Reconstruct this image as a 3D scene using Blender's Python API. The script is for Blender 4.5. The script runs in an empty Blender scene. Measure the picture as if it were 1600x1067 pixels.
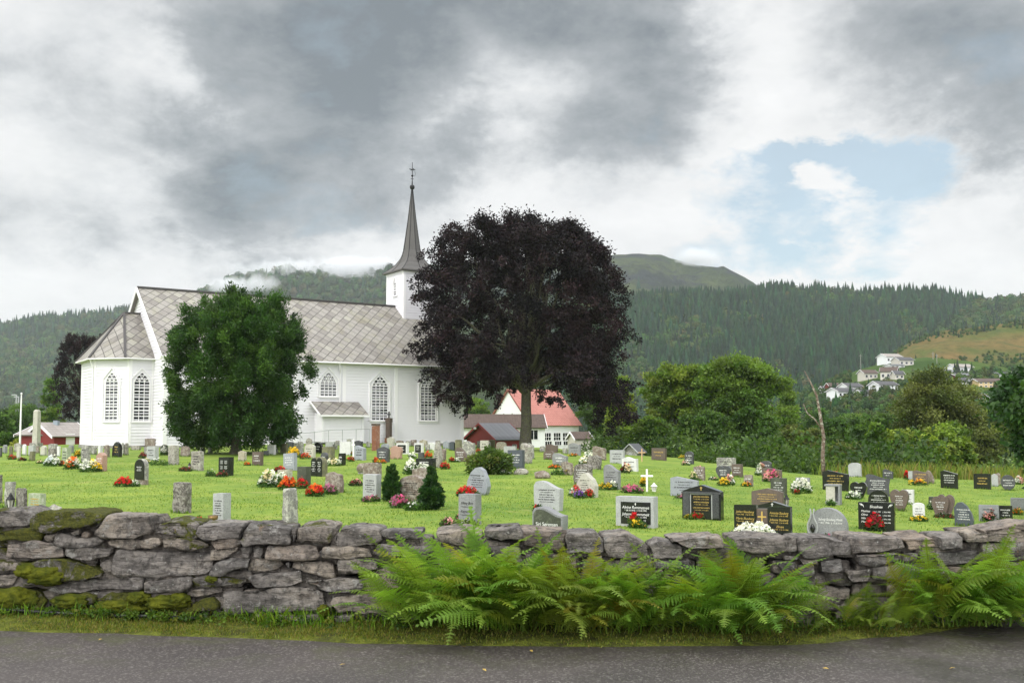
import bpy, bmesh, math, random
import numpy as np
from mathutils import Vector, Matrix, noise as mnoise
R = math.radians
S = bpy.context.scene
COL = S.collection
F = 1556.0; TILT = R(3.5); SH = 38.3; CZ = 1.65
ct, st = math.cos(TILT), math.sin(TILT)
# ---------------------------------------------------------------- camera
cam = bpy.data.objects.new('camera', bpy.data.cameras.new('camera')); COL.objects.link(cam)
cam.location = (0, 0, CZ); cam.rotation_euler = (math.pi/2 + TILT, 0, 0)
cam.data.sensor_width = 36; cam.data.lens = F/1600*36; cam.data.shift_y = SH/1600
cam.data.clip_end = 20000; cam.data.clip_start = 0.1
S.camera = cam
def ray(px, py):
    xc = (px-800)/F; yc = (533.5-py+SH)/F
    return Vector((xc, ct-yc*st, st+yc*ct))
def at(px, py, Y):
    d = ray(px, py); k = Y/d.y
    return Vector((d.x*k, Y, CZ+d.z*k))
def sstep(a, b, x):
    t = min(1, max(0, (x-a)/(b-a))); return t*t*(3-2*t)
def interp(x, xs, ys):
    return float(np.interp(x, xs, ys))
# ---------------------------------------------------------------- ground heights
def edge_y(s):      # where the churchyard lawn ends, by bearing
    return interp(s, [-1, .02, .07, .13, .20, .26, .33, .40, .50, .7], [135, 135, 95, 74, 58, 49, 46, 46.5, 50, 56])
def lawn_raw(X, Y):
    cap = 84-36*sstep(-13, 1, X); Yc = min(Y, cap)
    z = -.5 + .018*(Yc-20) - .014*max(0, Y-66)*sstep(-10, 2, X) - .045*max(0, X-2) - .034*max(0, -X-23)
    return z + .03*math.sin(X*.31+Y*.17)+.02*math.sin(X*.83-Y*.41)
def lawn_z(X, Y):
    e = edge_y(X/max(Y, 1))
    if Y <= e: return lawn_raw(X, Y)
    k = e/Y
    return max(-3.4, lawn_raw(X*k, e) - .10*(Y-e))
def lawn_at(px, py):
    d = ray(px, py); lo, hi = 9.0, 140.0
    Y = 9.5
    while Y < 140:
        p = at(px, py, Y)
        if p.z <= lawn_z(p.x, Y): break
        Y += .25
    a, b = Y-.25, Y
    for _ in range(20):
        m = (a+b)/2; p = at(px, py, m)
        if p.z <= lawn_z(p.x, m): b = m
        else: a = m
    p = at(px, py, b); p.z = lawn_z(p.x, p.y); return p
# ---------------------------------------------------------------- mesh building
class MB:
    def __init__(s): s.v = []; s.f = []; s.uv = []; s.mi = []; s.cur = 0
    def quad(s, pts, uv=None):
        b = len(s.v); s.v += [tuple(p) for p in pts]; s.f.append(tuple(range(b, b+len(pts)))); s.uv.append(uv); s.mi.append(s.cur)
    def faces(s, verts, faces):
        b = len(s.v); s.v += [tuple(p) for p in verts]
        for f in faces: s.f.append(tuple(i+b for i in f)); s.uv.append(None); s.mi.append(s.cur)
    def box(s, x0, x1, y0, y1, z0, z1, M=None):
        v = [Vector((x, y, z)) for z in (z0, z1) for (x, y) in ((x0, y0), (x1, y0), (x1, y1), (x0, y1))]
        if M is not None: v = [M @ p for p in v]
        s.faces(v, [(3, 2, 1, 0), (4, 5, 6, 7), (0, 1, 5, 4), (1, 2, 6, 5), (2, 3, 7, 6), (3, 0, 4, 7)])
    def beam(s, a, b, w, h, up=Vector((0, 0, 1))):
        a, b = Vector(a), Vector(b); d = (b-a).normalized(); sd = d.cross(up)
        if sd.length < 1e-4: sd = d.cross(Vector((1, 0, 0)))
        sd.normalize(); u = sd.cross(d).normalized()
        v = [p + sd*(i*w/2) + u*(j*h/2) for p in (a, b) for (i, j) in ((-1, -1), (1, -1), (1, 1), (-1, 1))]
        s.faces(v, [(0, 1, 2, 3), (7, 6, 5, 4), (0, 4, 5, 1), (1, 5, 6, 2), (2, 6, 7, 3), (3, 7, 4, 0)])
    def prism(s, prof, d0, d1, M=None):     # profile in x,z extruded along y from d0 to d1
        n = len(prof)
        v = [Vector((x, d0, z)) for x, z in prof] + [Vector((x, d1, z)) for x, z in prof]
        if M is not None: v = [M @ p for p in v]
        s.faces(v, [tuple(range(n)), tuple(range(2*n-1, n-1, -1))] + [(i, i+n, (i+1) % n+n, (i+1) % n) for i in range(n)])
    def tube(s, pts, rad, n=8, cap=True):
        pts = [Vector(p) for p in pts]; rings = []
        b = len(s.v); fs = []; vs = []
        for i, p in enumerate(pts):
            d = (pts[min(i+1, len(pts)-1)]-pts[max(i-1, 0)]).normalized()
            a = d.cross(Vector((0, 0, 1)) if abs(d.z) < .9 else Vector((1, 0, 0))).normalized(); c = d.cross(a)
            r = rad[i] if hasattr(rad, '__len__') else rad
            for k in range(n):
                t = 2*math.pi*k/n; vs.append(p + a*(r*math.cos(t)) + c*(r*math.sin(t)))
        for i in range(len(pts)-1):
            for k in range(n):
                k2 = (k+1) % n; fs.append((i*n+k, i*n+k2, (i+1)*n+k2, (i+1)*n+k))
        if cap: fs += [tuple(range(n-1, -1, -1)), tuple((len(pts)-1)*n+k for k in range(n))]
        s.faces(vs, fs)
    def lathe(s, prof, n=12, c=(0, 0, 0)):
        vs = []; fs = []
        for r, z in prof:
            for k in range(n):
                t = 2*math.pi*(k+.5)/n; vs.append((c[0]+r*math.cos(t), c[1]+r*math.sin(t), c[2]+z))
        for i in range(len(prof)-1):
            for k in range(n):
                k2 = (k+1) % n; fs.append((i*n+k, i*n+k2, (i+1)*n+k2, (i+1)*n+k))
        fs += [tuple(range(n-1, -1, -1)), tuple((len(prof)-1)*n+k for k in range(n))]
        s.faces(vs, fs)
    def build(s, name, mats, parent=None, loc=None, rotz=0, smooth=False, bevel=0):
        me = bpy.data.meshes.new(name)
        me.from_pydata([tuple(p) for p in s.v], [], s.f)
        for m in (mats if isinstance(mats, (list, tuple)) else [mats]): me.materials.append(m)
        if any(s.mi): me.polygons.foreach_set('material_index', s.mi)
        if any(u is not None for u in s.uv):
            l = me.uv_layers.new(name='UVMap'); i = 0
            for f, u in zip(s.f, s.uv):
                for k in range(len(f)):
                    if u is not None: l.data[i].uv = u[k]
                    i += 1
        if smooth: me.polygons.foreach_set('use_smooth', [True]*len(me.polygons))
        if bevel:
            bm = bmesh.new(); bm.from_mesh(me)
            bmesh.ops.bevel(bm, geom=[e for e in bm.edges if len(e.link_faces) == 2 and e.calc_face_angle(0) > .5], offset=bevel, segments=2, affect='EDGES', clamp_overlap=True)
            bm.to_mesh(me); bm.free()
        me.validate(); me.update()
        return link(name, me, parent, loc, rotz)
def link(name, me, parent=None, loc=None, rotz=0):
    o = bpy.data.objects.new(name, me); COL.objects.link(o)
    if loc is not None: o.location = loc
    if rotz: o.rotation_euler = (0, 0, rotz)
    if parent is not None: o.parent = parent
    return o
def empty(name, loc=(0, 0, 0), rotz=0):
    return link(name, None, None, loc, rotz)
def tag(o, label=None, cat=None, group=None, kind=None):
    if label: o['label'] = label
    if cat: o['category'] = cat
    if group: o['group'] = group
    if kind: o['kind'] = kind
    return o
def fast_mesh(name, V, Fq, mat, cols=None, parent=None, loc=None, smooth=False):
    """V (n,3) float array, Fq (m,k) int array, cols (n,3) optional point colour"""
    V = np.asarray(V, np.float32); Fq = np.asarray(Fq, np.int32); m, k = Fq.shape
    me = bpy.data.meshes.new(name)
    me.vertices.add(len(V)); me.vertices.foreach_set('co', V.ravel())
    me.loops.add(m*k); me.loops.foreach_set('vertex_index', Fq.ravel())
    me.polygons.add(m); me.polygons.foreach_set('loop_start', np.arange(0, m*k, k, dtype=np.int32))
    me.polygons.foreach_set('loop_total', np.full(m, k, np.int32))
    if smooth: me.polygons.foreach_set('use_smooth', np.ones(m, bool))
    me.update(calc_edges=True)
    if cols is not None:
        a = me.attributes.new('Col', 'FLOAT_COLOR', 'POINT')
        c = np.ones((len(V), 4), np.float32); c[:, :3] = cols; a.data.foreach_set('color', c.ravel())
    me.materials.append(mat)
    return link(name, me, parent, loc)
def dup(o, parent=None, loc=None, rotz=None, scale=None):
    c = o.copy(); COL.objects.link(c)
    for k in ('label', 'group'):
        if k in c and parent is not None: pass
    if parent is not None: c.parent = parent
    if loc is not None: c.location = loc
    if rotz is not None: c.rotation_euler = (0, 0, rotz)
    if scale is not None: c.scale = scale
    for ch in o.children: dup(ch, c)
    return c
# ---------------------------------------------------------------- materials
class NT:
    def __init__(s, tree): s.t = tree; tree.nodes.clear()
    def n(s, typ, ins=None, out=0, **props):
        nd = s.t.nodes.new(typ)
        for k, v in props.items(): setattr(nd, k, v)
        for k, v in (ins or {}).items():
            sk = nd.inputs[k]
            if isinstance(v, bpy.types.NodeSocket): s.t.links.new(v, sk)
            elif v is not None: sk.default_value = v
        return nd.outputs[out] if out is not None else nd
    def math(s, op, a, b=0, c=0, clamp=False):
        return s.n('ShaderNodeMath', {0: a, 1: b, 2: c}, operation=op, use_clamp=clamp)
    def noise(s, vec, scale, detail=4, rough=.55, dist=0, out=0):
        return s.n('ShaderNodeTexNoise', {'Vector': vec, 'Scale': scale, 'Detail': detail, 'Roughness': rough, 'Distortion': dist}, out=out)
    def ramp(s, fac, stops, interp='LINEAR'):
        nd = s.t.nodes.new('ShaderNodeValToRGB'); cr = nd.color_ramp; cr.interpolation = interp
        while len(cr.elements) < len(stops): cr.elements.new(.5)
        for e, (p, c) in zip(cr.elements, stops):
            e.position = p; e.color = (*c, 1) if len(c) == 3 else c
        s.t.links.new(fac, nd.inputs[0]); return nd.outputs[0]
    def mix(s, fac, a, b, mode='MIX'):
        nd = s.t.nodes.new('ShaderNodeMix'); nd.data_type = 'RGBA'; nd.blend_type = mode
        for k, v in ((0, fac), (6, a), (7, b)):
            if isinstance(v, bpy.types.NodeSocket): s.t.links.new(v, nd.inputs[k])
            else: nd.inputs[k].default_value = v if k == 0 else ((*v, 1) if len(v) == 3 else v)
        return nd.outputs[2]
    def maprange(s, v, a, b, c, d):
        return s.n('ShaderNodeMapRange', {0: v, 1: a, 2: b, 3: c, 4: d})
    def bump(s, h, strength=.3, dist=.02):
        return s.n('ShaderNodeBump', {'Height': h, 'Strength': strength, 'Distance': dist})
def g3(v): return (v, v, v)
MATS = {}
def newmat(name):
    m = bpy.data.materials.new(name); m.use_nodes = True; MATS[name] = m
    return m, NT(m.node_tree)
def finish(t, col, rough=.7, normal=None, spec=.5, metal=0):
    ins = {'Base Color': col if isinstance(col, bpy.types.NodeSocket) else (*col, 1), 'Roughness': rough, 'Specular IOR Level': spec, 'Metallic': metal}
    if normal is not None: ins['Normal'] = normal
    b = t.n('ShaderNodeBsdfPrincipled', ins); t.n('ShaderNodeOutputMaterial', {'Surface': b}, out=None)
def tc(t, which='Object'): return t.n('ShaderNodeTexCoord', out={'Generated': 0, 'Normal': 1, 'UV': 2, 'Object': 3}[which])
def geo(t): return t.n('ShaderNodeNewGeometry', out=0)
def simple(name, col, rough=.65, var=.15, scale=4, bump=0, bscale=30, spec=.4, metal=0, world=True):
    m, t = newmat(name); v = geo(t) if world else tc(t)
    n = t.noise(v, scale, 5, .6)
    c = t.mix(n, [x*(1-var) for x in col], [min(1, x*(1+var)) for x in col])
    c = t.mix(t.maprange(t.noise(v, scale*7, 3), .35, .75, 0, .5), c, [x*(1-var*1.3) for x in col])
    nm = t.bump(t.noise(v, bscale, 4), bump, .01) if bump else None
    finish(t, c, rough, nm, spec, metal); return m
def granite(name, a, b, c, rough=.5, scale=60, lichen=0, lcol=(.5, .5, .42), bump=.15, spec=.5):
    m, t = newmat(name); v = geo(t)
    n = t.noise(v, 3.2, 5, .65); k = t.n('ShaderNodeTexVoronoi', {'Vector': v, 'Scale': scale}, out=1)
    sp = t.n('ShaderNodeSeparateColor', {0: k}, out=0)
    col = t.mix(t.maprange(n, .3, .7, 0, 1), a, b)
    col = t.mix(t.maprange(sp, .55, .95, 0, .8), col, c)
    if lichen:
        l = t.noise(v, 7, 6, .7, .6)
        col = t.mix(t.maprange(l, .56-.12*lichen, .66-.08*lichen, 0, .9), col, lcol)
        l2 = t.noise(v, 16, 4, .7)
        col = t.mix(t.maprange(l2, .60, .68, 0, .7), col, [x*.35 for x in a])
    h = t.math('ADD', t.math('MULTIPLY', t.noise(v, 40, 5, .7), 1), t.math('MULTIPLY', n, .6))
    finish(t, col, rough, t.bump(h, bump, .02) if bump else None, spec); return m
def leafmat(name, trans=.35, rough=.55, spec=.3):
    m, t = newmat(name)
    c = t.n('ShaderNodeAttribute', attribute_name='Col')
    p = t.n('ShaderNodeBsdfPrincipled', {'Base Color': c, 'Roughness': rough, 'Specular IOR Level': spec})
    tr = t.n('ShaderNodeBsdfTranslucent', {'Color': t.mix(1, c, (1.3, 1.35, .6), 'MULTIPLY')})
    s = t.n('ShaderNodeMixShader', {0: trans, 1: p, 2: tr})
    t.n('ShaderNodeOutputMaterial', {'Surface': s}, out=None); return m
def leaves(rng, C, Rr, n, ln, wd, pal, bias=.4, droop=0.0, flat=.75, outward=None, cvar=.3):
    """leaf-sized faces in clumps C (k,3) of radius Rr (k,)"""
    k = len(C); wt = Rr**2; ci = rng.choice(k, n, p=wt/wt.sum()); r3 = rng.normal(0, .55, (n, 3)); r3[:, 2] *= flat
    P = C[ci] + r3*Rr[ci][:, None]
    d = rng.normal(0, 1, (n, 3)); ctr = C.mean(0) if outward is None else np.asarray(outward)
    o = C[ci]-ctr; o /= np.linalg.norm(o, axis=1)[:, None]+1e-6
    d += o*bias*2; d[:, 2] -= droop*2; d /= np.linalg.norm(d, axis=1)[:, None]
    e = np.cross(d, rng.normal(0, 1, (n, 3))); e /= np.linalg.norm(e, axis=1)[:, None]+1e-6
    u = np.cross(d, e); sz = rng.uniform(.65, 1.35, (n, 1)); L_ = d*ln*sz; W_ = e*wd*sz*.5; f = u*wd*.18*sz
    V = np.stack([P, P+L_*.5+W_+f, P+L_, P+L_*.5-W_+f], 1).reshape(-1, 3); Fq = np.arange(4*n).reshape(n, 4)
    pal = np.asarray(pal); cl = pal[rng.integers(0, len(pal), k)]*rng.uniform(1-cvar, 1+cvar, (k, 1))
    c = cl[ci]*rng.uniform(.7, 1.3, (n, 1)); return V, Fq, np.repeat(c, 4, 0)
# ---------------------------------------------------------------- world, sun, haze
S.view_settings.view_transform = 'Standard'; S.view_settings.look = 'None'
S.view_settings.exposure = 0.0; S.view_settings.gamma = 1
S.cycles.volume_bounces = 3
W = bpy.data.worlds.new('World'); S.world = W; W.use_nodes = True
SUN_EL, SUN_AZ = R(42), R(215)      # azimuth clockwise from +Y
t = NT(W.node_tree)
dirv = t.n('ShaderNodeTexCoord', out=0)
sx, sy, sz = [t.n('ShaderNodeSeparateXYZ', {0: dirv}, out=i) for i in range(3)]
sky = t.n('ShaderNodeTexSky', sky_type='NISHITA', sun_disc=False, sun_elevation=SUN_EL, sun_rotation=SUN_AZ, altitude=50, air_density=1, dust_density=1.5, ozone_density=1)
skyc = t.n('ShaderNodeVectorMath', {0: sky, 'Scale': .12}, operation='SCALE')
zz = t.math('ADD', t.math('MAXIMUM', sz, 0), .42)
pl = t.n('ShaderNodeCombineXYZ', {0: t.math('DIVIDE', sx, zz), 1: t.math('DIVIDE', sy, zz), 2: 0.3})
n1 = t.noise(pl, 1.7, 8, .58, .15); n2 = t.noise(pl, 4.2, 9, .60, .2); n3 = t.noise(pl, .55, 3, .5)
# direction warped a little so the cloud masses get ragged borders
wn = t.noise(pl, 3.2, 8, .62, .1, out=1)
wv = t.n('ShaderNodeVectorMath', {0: t.n('ShaderNodeVectorMath', {0: wn, 1: (.5, .5, .5)}, operation='SUBTRACT'), 'Scale': .30}, operation='SCALE')
dw = t.n('ShaderNodeVectorMath', {0: dirv, 1: wv}, operation='ADD')
def blob(px, py, rx, w, ry=None, rot=0):
    """a soft cloud mass centred on a bearing and elevation, angular radii in radians"""
    d = ray(px, py).normalized(); up = Vector((0, 0, 1)); a = d.cross(up).normalized(); b = a.cross(d)
    ry = ry or rx; c, s_ = math.cos(rot), math.sin(rot)
    a, b = a*c+b*s_, b*c-a*s_
    da = t.n('ShaderNodeVectorMath', {0: dw, 1: tuple(a/rx)}, operation='DOT_PRODUCT', out=1)
    db = t.n('ShaderNodeVectorMath', {0: dw, 1: tuple(b/ry)}, operation='DOT_PRODUCT', out=1)
    dd = t.n('ShaderNodeVectorMath', {0: dw, 1: tuple(d)}, operation='DOT_PRODUCT', out=1)
    q = t.math('ADD', t.math('POWER', da, 2), t.math('POWER', db, 2))
    q = t.math('ADD', q, t.math('MULTIPLY', t.math('LESS_THAN', dd, 0), 50))
    return t.math('MULTIPLY', t.math('EXPONENT', t.math('MULTIPLY', q, -1)), w)
def total(items):
    a = items[0]
    for b_ in items[1:]: a = t.math('ADD', a, b_)
    return a
dark = total([blob(560, 60, .20, .72, .16), blob(330, 90, .16, .34, .14), blob(1010, 50, .09, 1.0, .13), blob(820, 70, .12, .30, .10), blob(640, 200, .13, .42, .10),
              blob(520, 290, .14, .30, .08), blob(760, 130, .10, .22), blob(60, 110, .12, .26, .12), blob(1500, 80, .12, .52, .09), blob(1560, 150, .12, .40, .055), blob(1400, 30, .16, .22, .06),
              blob(200, 300, .16, .20, .08), blob(1200, 95, .06, .14, .05), blob(880, 210, .05, .16), blob(1270, 405, .10, .13, .018), blob(60, 330, .1, .1, .04),
              blob(1100, 140, .06, .12), blob(950, 350, .06, .10, .03), blob(400, 370, .2, .14, .04)])
lite = total([blob(240, 95, .045, .55, .05), blob(215, 270, .06, .5, .10, .3), blob(30, 200, .05, .3, .09), blob(1200, 200, .12, .2, .06), blob(800, 250, .08, .45, .07), blob(1190, 120, .05, .3, .10), blob(1500, 330, .14, .35, .07), blob(20, 440, .3, .3, .05), blob(1120, 350, .08, .25, .05),
              blob(1160, 30, .07, .22, .10), blob(1275, 352, .03, .9, .03, .2), blob(790, 100, .03, .2, .06)])
D = t.math('ADD', t.math('SUBTRACT', dark, lite), t.math('MULTIPLY', t.math('SUBTRACT', n1, .5), 2.4))
D = t.math('ADD', D, t.math('MULTIPLY', t.math('SUBTRACT', n2, .5), 1.9))
hz = t.math('MULTIPLY', t.math('EXPONENT', t.math('MULTIPLY', t.math('POWER', t.math('DIVIDE', sz, .19), 2), -1)), .42)
D = t.math('SUBTRACT', D, hz)
cloud = t.ramp(t.maprange(D, -.38, 1.25, 0, 1), [(0, (.93, .93, .93)), (.25, (.86, .865, .87)), (.42, (.72, .735, .75)), (.66, (.43, .455, .48)), (1, (.20, .23, .26))])
gap = total([blob(1265, 285, .085, 1.5, .028, -.10), blob(1200, 345, .065, 1.05, .040, .35), blob(1310, 385, .060, .95, .026), blob(1360, 262, .045, .9, .020)])
gapm = t.math('SUBTRACT', t.math('ADD', gap, t.math('MULTIPLY', t.math('SUBTRACT', n2, .5), 2.4)), t.math('MULTIPLY', t.math('ADD', lite, -.15), .9))
gapm = t.maprange(gapm, .22, .95, 0, .9)
bluec = t.mix(.40, t.mix(1, skyc, (.86, 1.04, 1.02), 'MULTIPLY'), (.78, .86, .88))
near = t.mix(gapm, cloud, bluec)
# unseen sky overhead and behind the viewer, gain added to light the scene
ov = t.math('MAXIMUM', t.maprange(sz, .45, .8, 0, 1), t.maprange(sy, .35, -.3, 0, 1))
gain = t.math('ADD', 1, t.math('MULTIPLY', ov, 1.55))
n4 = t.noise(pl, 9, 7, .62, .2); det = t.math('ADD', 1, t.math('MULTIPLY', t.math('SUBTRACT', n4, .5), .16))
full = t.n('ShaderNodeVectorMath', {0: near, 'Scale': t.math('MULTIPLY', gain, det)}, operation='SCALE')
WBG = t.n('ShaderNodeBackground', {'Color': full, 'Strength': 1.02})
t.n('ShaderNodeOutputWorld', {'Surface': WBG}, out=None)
W.cycles.sampling_method = 'MANUAL'; W.cycles.sample_map_resolution = 512
sl = bpy.data.lights.new('sun', 'SUN'); sl.energy = 1.5; sl.angle = R(14); sl.color = (1, .96, .9)
so = bpy.data.objects.new('sun', sl); COL.objects.link(so)
sdir = Vector((math.sin(SUN_AZ)*math.cos(SUN_EL), math.cos(SUN_AZ)*math.cos(SUN_EL), math.sin(SUN_EL)))   # towards the sun
so.rotation_euler = sdir.to_track_quat('Z', 'Y').to_euler(); so.location = (0, 0, 60)
def make_haze():
    m = bpy.data.materials.new('haze_air'); m.use_nodes = True; h = NT(m.node_tree)
    v = h.n('ShaderNodeVolumePrincipled', {'Color': (.86, .92, 1, 1), 'Density': HAZE, 'Anisotropy': .2})
    h.n('ShaderNodeOutputMaterial', {'Volume': v}, out=None)
    b = MB(); b.box(-1700, 1700, -60, 2500, -14, 375)
    o = b.build('haze', m); tag(o, kind='stuff'); m.cycles.homogeneous_volume = True
    return o
HAZE = .000105
make_haze()
# ---------------------------------------------------------------- ground, road, lawn
rng = np.random.default_rng(7)
def m_lawn():
    m, t = newmat('lawn_grass'); v = geo(t)
    a = t.noise(v, .22, 5, .6); b = t.noise(v, 1.7, 5, .65); c = t.noise(v, 14, 4, .7)
    sc = t.n('ShaderNodeVectorMath', {0: v, 1: (1, .35, 1)}, operation='MULTIPLY'); d = t.noise(sc, 5, 4, .7)
    col = t.mix(t.maprange(a, .36, .64, 0, 1), (.105, .195, .030), (.225, .310, .050))
    col = t.mix(t.maprange(b, .35, .75, 0, .75), col, (.33, .37, .07))
    col = t.mix(t.maprange(c, .45, .8, 0, .65), col, (.08, .175, .016))
    col = t.mix(t.maprange(d, .55, .8, 0, .45), col, (.12, .22, .022))
    col = t.mix(t.maprange(t.noise(v, .85, 6, .7, .4), .46, .64, 0, .65), col, (.085, .18, .030))
    dry = t.math('MULTIPLY', t.maprange(t.noise(v, .38, 3, .5, .4), .60, .72, 0, 1), t.maprange(b, .45, .6, 0, .6))
    col = t.mix(dry, col, (.40, .34, .13))
    h = t.math('ADD', t.math('MULTIPLY', c, .8), t.math('MULTIPLY', t.noise(v, 55, 3, .7), .6))
    finish(t, col, .85, t.bump(h, .55, .06), .15); return m
M_LAWN = m_lawn()
def heightgrid(name, xs, ys, fz, mat, smooth=True):
    X, Y = np.meshgrid(xs, ys); Z = np.vectorize(fz)(X, Y)
    V = np.stack([X.ravel(), Y.ravel(), Z.ravel()], 1); nx = len(xs); ny = len(ys)
    i = np.arange(nx-1)[None, :] + nx*np.arange(ny-1)[:, None]; i = i.ravel()
    return fast_mesh(name, V, np.stack([i, i+1, i+1+nx, i+nx], 1), mat, smooth=smooth)
o = heightgrid('churchyard_lawn', np.linspace(-85, 85, 240), np.concatenate([np.linspace(8.62, 60, 150), np.linspace(60.6, 150, 110)]), lawn_z, M_LAWN)
tag(o, kind='structure')
M_VALLEY = simple('valley_meadow', (.10, .16, .03), .9, .35, .05)
b = MB(); b.quad([(-4500, -300, -4.2), (4500, -300, -4.2), (4500, 6000, -4.2), (-4500, 6000, -4.2)])
tag(b.build('ground', M_VALLEY), kind='structure')
# where the wall foot and the road edge run, by pixel column
def wall_y(px): return interp(px, [-400, 0, 430, 1000, 1250, 1600, 2000], [9.2, 8.82, 8.42, 8.10, 8.08, 8.45, 9.2])
def road_y(px):
    py = interp(px, [-400, 0, 200, 430, 640, 900, 1200, 1400, 1600, 2000], [968, 981, 984, 990, 1001, 1010, 1005, 992, 974, 945])
    return 1.65*F/(py-667)
def wall_y_of_x(X): return wall_y(800 + X/8.4*F)
def road_y_of_x(X): return road_y(800 + X/7.7*F)
def m_road():
    m, t = newmat('asphalt'); v = geo(t)
    a = t.noise(v, .55, 5, .6, .3); b = t.noise(v, 90, 3, .7); vo = t.n('ShaderNodeTexVoronoi', {'Vector': v, 'Scale': 75}, out=1)
    sp = t.n('ShaderNodeSeparateColor', {0: vo}, out=0)
    col = t.mix(t.maprange(a, .3, .7, 0, 1), (.034, .027, .025), (.062, .050, .046))
    col = t.mix(t.maprange(sp, .72, 1, 0, .75), col, (.17, .155, .14))
    col = t.mix(t.maprange(b, .6, .85, 0, .6), col, (.025, .022, .022))
    # moss film creeping in from the verge and in streaks
    y = t.n('ShaderNodeSeparateXYZ', {0: v}, out=1); x = t.n('ShaderNodeSeparateXYZ', {0: v}, out=0)
    e = t.maprange(y, 6.7, 7.9, 0, .55); mo = t.math('MULTIPLY', e, t.maprange(t.noise(v, 2.2, 6, .7, .5), .46, .66, 0, 1))
    col = t.mix(mo, col, (.055, .062, .014))
    wet = t.math('MULTIPLY', t.maprange(x, -2.5, 3.2, .25, 1), t.maprange(t.noise(v, .9, 4, .55, .6), .38, .62, 0, 1))
    rough = t.maprange(wet, 0, 1, .70, .26)
    col = t.mix(t.math('MULTIPLY', wet, .35), col, (.03, .03, .032))
    h = t.math('ADD', t.math('MULTIPLY', sp, .6), t.math('MULTIPLY', b, .5))
    finish(t, col, rough, t.bump(h, .5, .012), .5); return m
M_ROAD = m_road()
def road_z(X, Y): return .015*math.sin(X*.4) + .0 - .006*(X*X*.02) + .008*math.sin(X*1.3+Y*.9)
xs = np.linspace(-40, 40, 201); V = []; ys = np.linspace(0, 1, 30)
for k in ys:
    for X in xs:
        ye = road_y_of_x(X) + .12 + .05*math.sin(X*5.1)+.03*math.sin(X*13.7); Y = -12 + (ye+12)*k
        V.append((X, Y, road_z(X, Y)))
i = (np.arange(200)[None, :] + 201*np.arange(29)[:, None]).ravel()
tag(fast_mesh('road', V, np.stack([i, i+1, i+202, i+201], 1), M_ROAD, smooth=True), kind='structure')
def m_verge():
    m, t = newmat('mossy_verge'); v = geo(t)
    a = t.noise(v, 4.5, 7, .72, .4); b = t.noise(v, 22, 4, .7)
    col = t.ramp(a, [(.3, (.030, .026, .014)), (.45, (.07, .08, .015)), (.58, (.13, .15, .020)), (.72, (.15, .115, .04))])
    col = t.mix(t.maprange(b, .5, .8, 0, .6), col, (.035, .03, .016))
    finish(t, col, .9, t.bump(t.math('ADD', b, a), .8, .04), .15); return m
M_VERGE = m_verge()
def verge_z(X, k):      # k 0 at the road edge, 1 under the wall
    return road_z(X, 7.8) + .012 + .05*sstep(0, .8, k) + .018*mnoise.noise((X*2.3, k*3, 1))
V = []; ks = np.linspace(0, 1, 14)
def verge_pt(X, k):
    y0 = road_y_of_x(X) + .03*math.sin(X*7.7) + .025*math.sin(X*17.3+1)+.05*mnoise.noise((X*3.1, 5, 2)); y1 = max(wall_y_of_x(X) + .5, y0+.5)
    return (X, y0+(y1-y0)*k, verge_z(X, k) if k > 0 else road_z(X, y0)-.01)
for k in ks:
    for X in xs: V.append(verge_pt(X, k))
i = (np.arange(200)[None, :] + 201*np.arange(13)[:, None]).ravel()
tag(fast_mesh('verge', V, np.stack([i, i+1, i+202, i+201], 1), M_VERGE, smooth=True), kind='structure')
# grass blades as real geometry
M_BLADE = leafmat('grass_blade', .4, .5, .3)
def blades(name, pts, hmin, hmax, wid, cols, lean=.5, seed=1):
    r = np.random.default_rng(seed); P = np.asarray(pts, float); n = len(P)
    a = r.uniform(0, 2*np.pi, n); h = r.uniform(hmin, hmax, n); l = r.uniform(.1, lean, n)*h; la = r.uniform(0, 2*np.pi, n)
    w = wid*r.uniform(.6, 1.3, n)/2
    dx = np.stack([np.cos(a)*w, np.sin(a)*w, np.zeros(n)], 1); ld = np.stack([np.cos(la)*l, np.sin(la)*l, np.zeros(n)], 1)
    up = np.stack([np.zeros(n), np.zeros(n), h], 1)
    V = np.stack([P-dx, P+dx, P+dx*.7+ld*.35+up*.6, P+ld+up, P-dx*.7+ld*.35+up*.6], 1).reshape(-1, 3)
    Fq = np.arange(n*5).reshape(n, 5)
    c = np.asarray(cols)[r.integers(0, len(cols), n)]*r.uniform(.75, 1.25, (n, 1))
    return fast_mesh(name, V, Fq, M_BLADE, np.repeat(c, 5, 0))
r = random.Random(3); pts = []
GC = [(.13, .235, .028), (.22, .31, .045), (.085, .175, .022), (.29, .33, .075)]
while len(pts) < 95000:
    s = r.uniform(-.56, .56); Y = 13 + 35*r.random()**1.3; X = s*Y
    if Y > edge_y(s): continue
    if mnoise.noise((X*.6, Y*.6, 3)) < r.uniform(-.6, .6): continue
    pts.append((X, Y, lawn_z(X, Y)-.005))
tag(blades('lawn_grass', pts, .02, .055, .02, GC, 1.1), kind='stuff')
pts = []
while len(pts) < 26000:
    X = r.uniform(-5.6, 5.6); k = r.random()**.8*.75+.02
    if X > -1.0 and r.random() > .35: continue
    dens = mnoise.noise((X*1.3, k*2, 7))*.6+.5
    if X < -1.0 and k > .55: dens *= .5
    if r.random() > dens: continue
    pts.append(verge_pt(X, k))
tag(blades('verge_grass', pts, .008, .032, .007, [(.13, .17, .02), (.19, .21, .028), (.08, .12, .014), (.22, .18, .045)], .9, 2), kind='stuff')
pts = []
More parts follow.
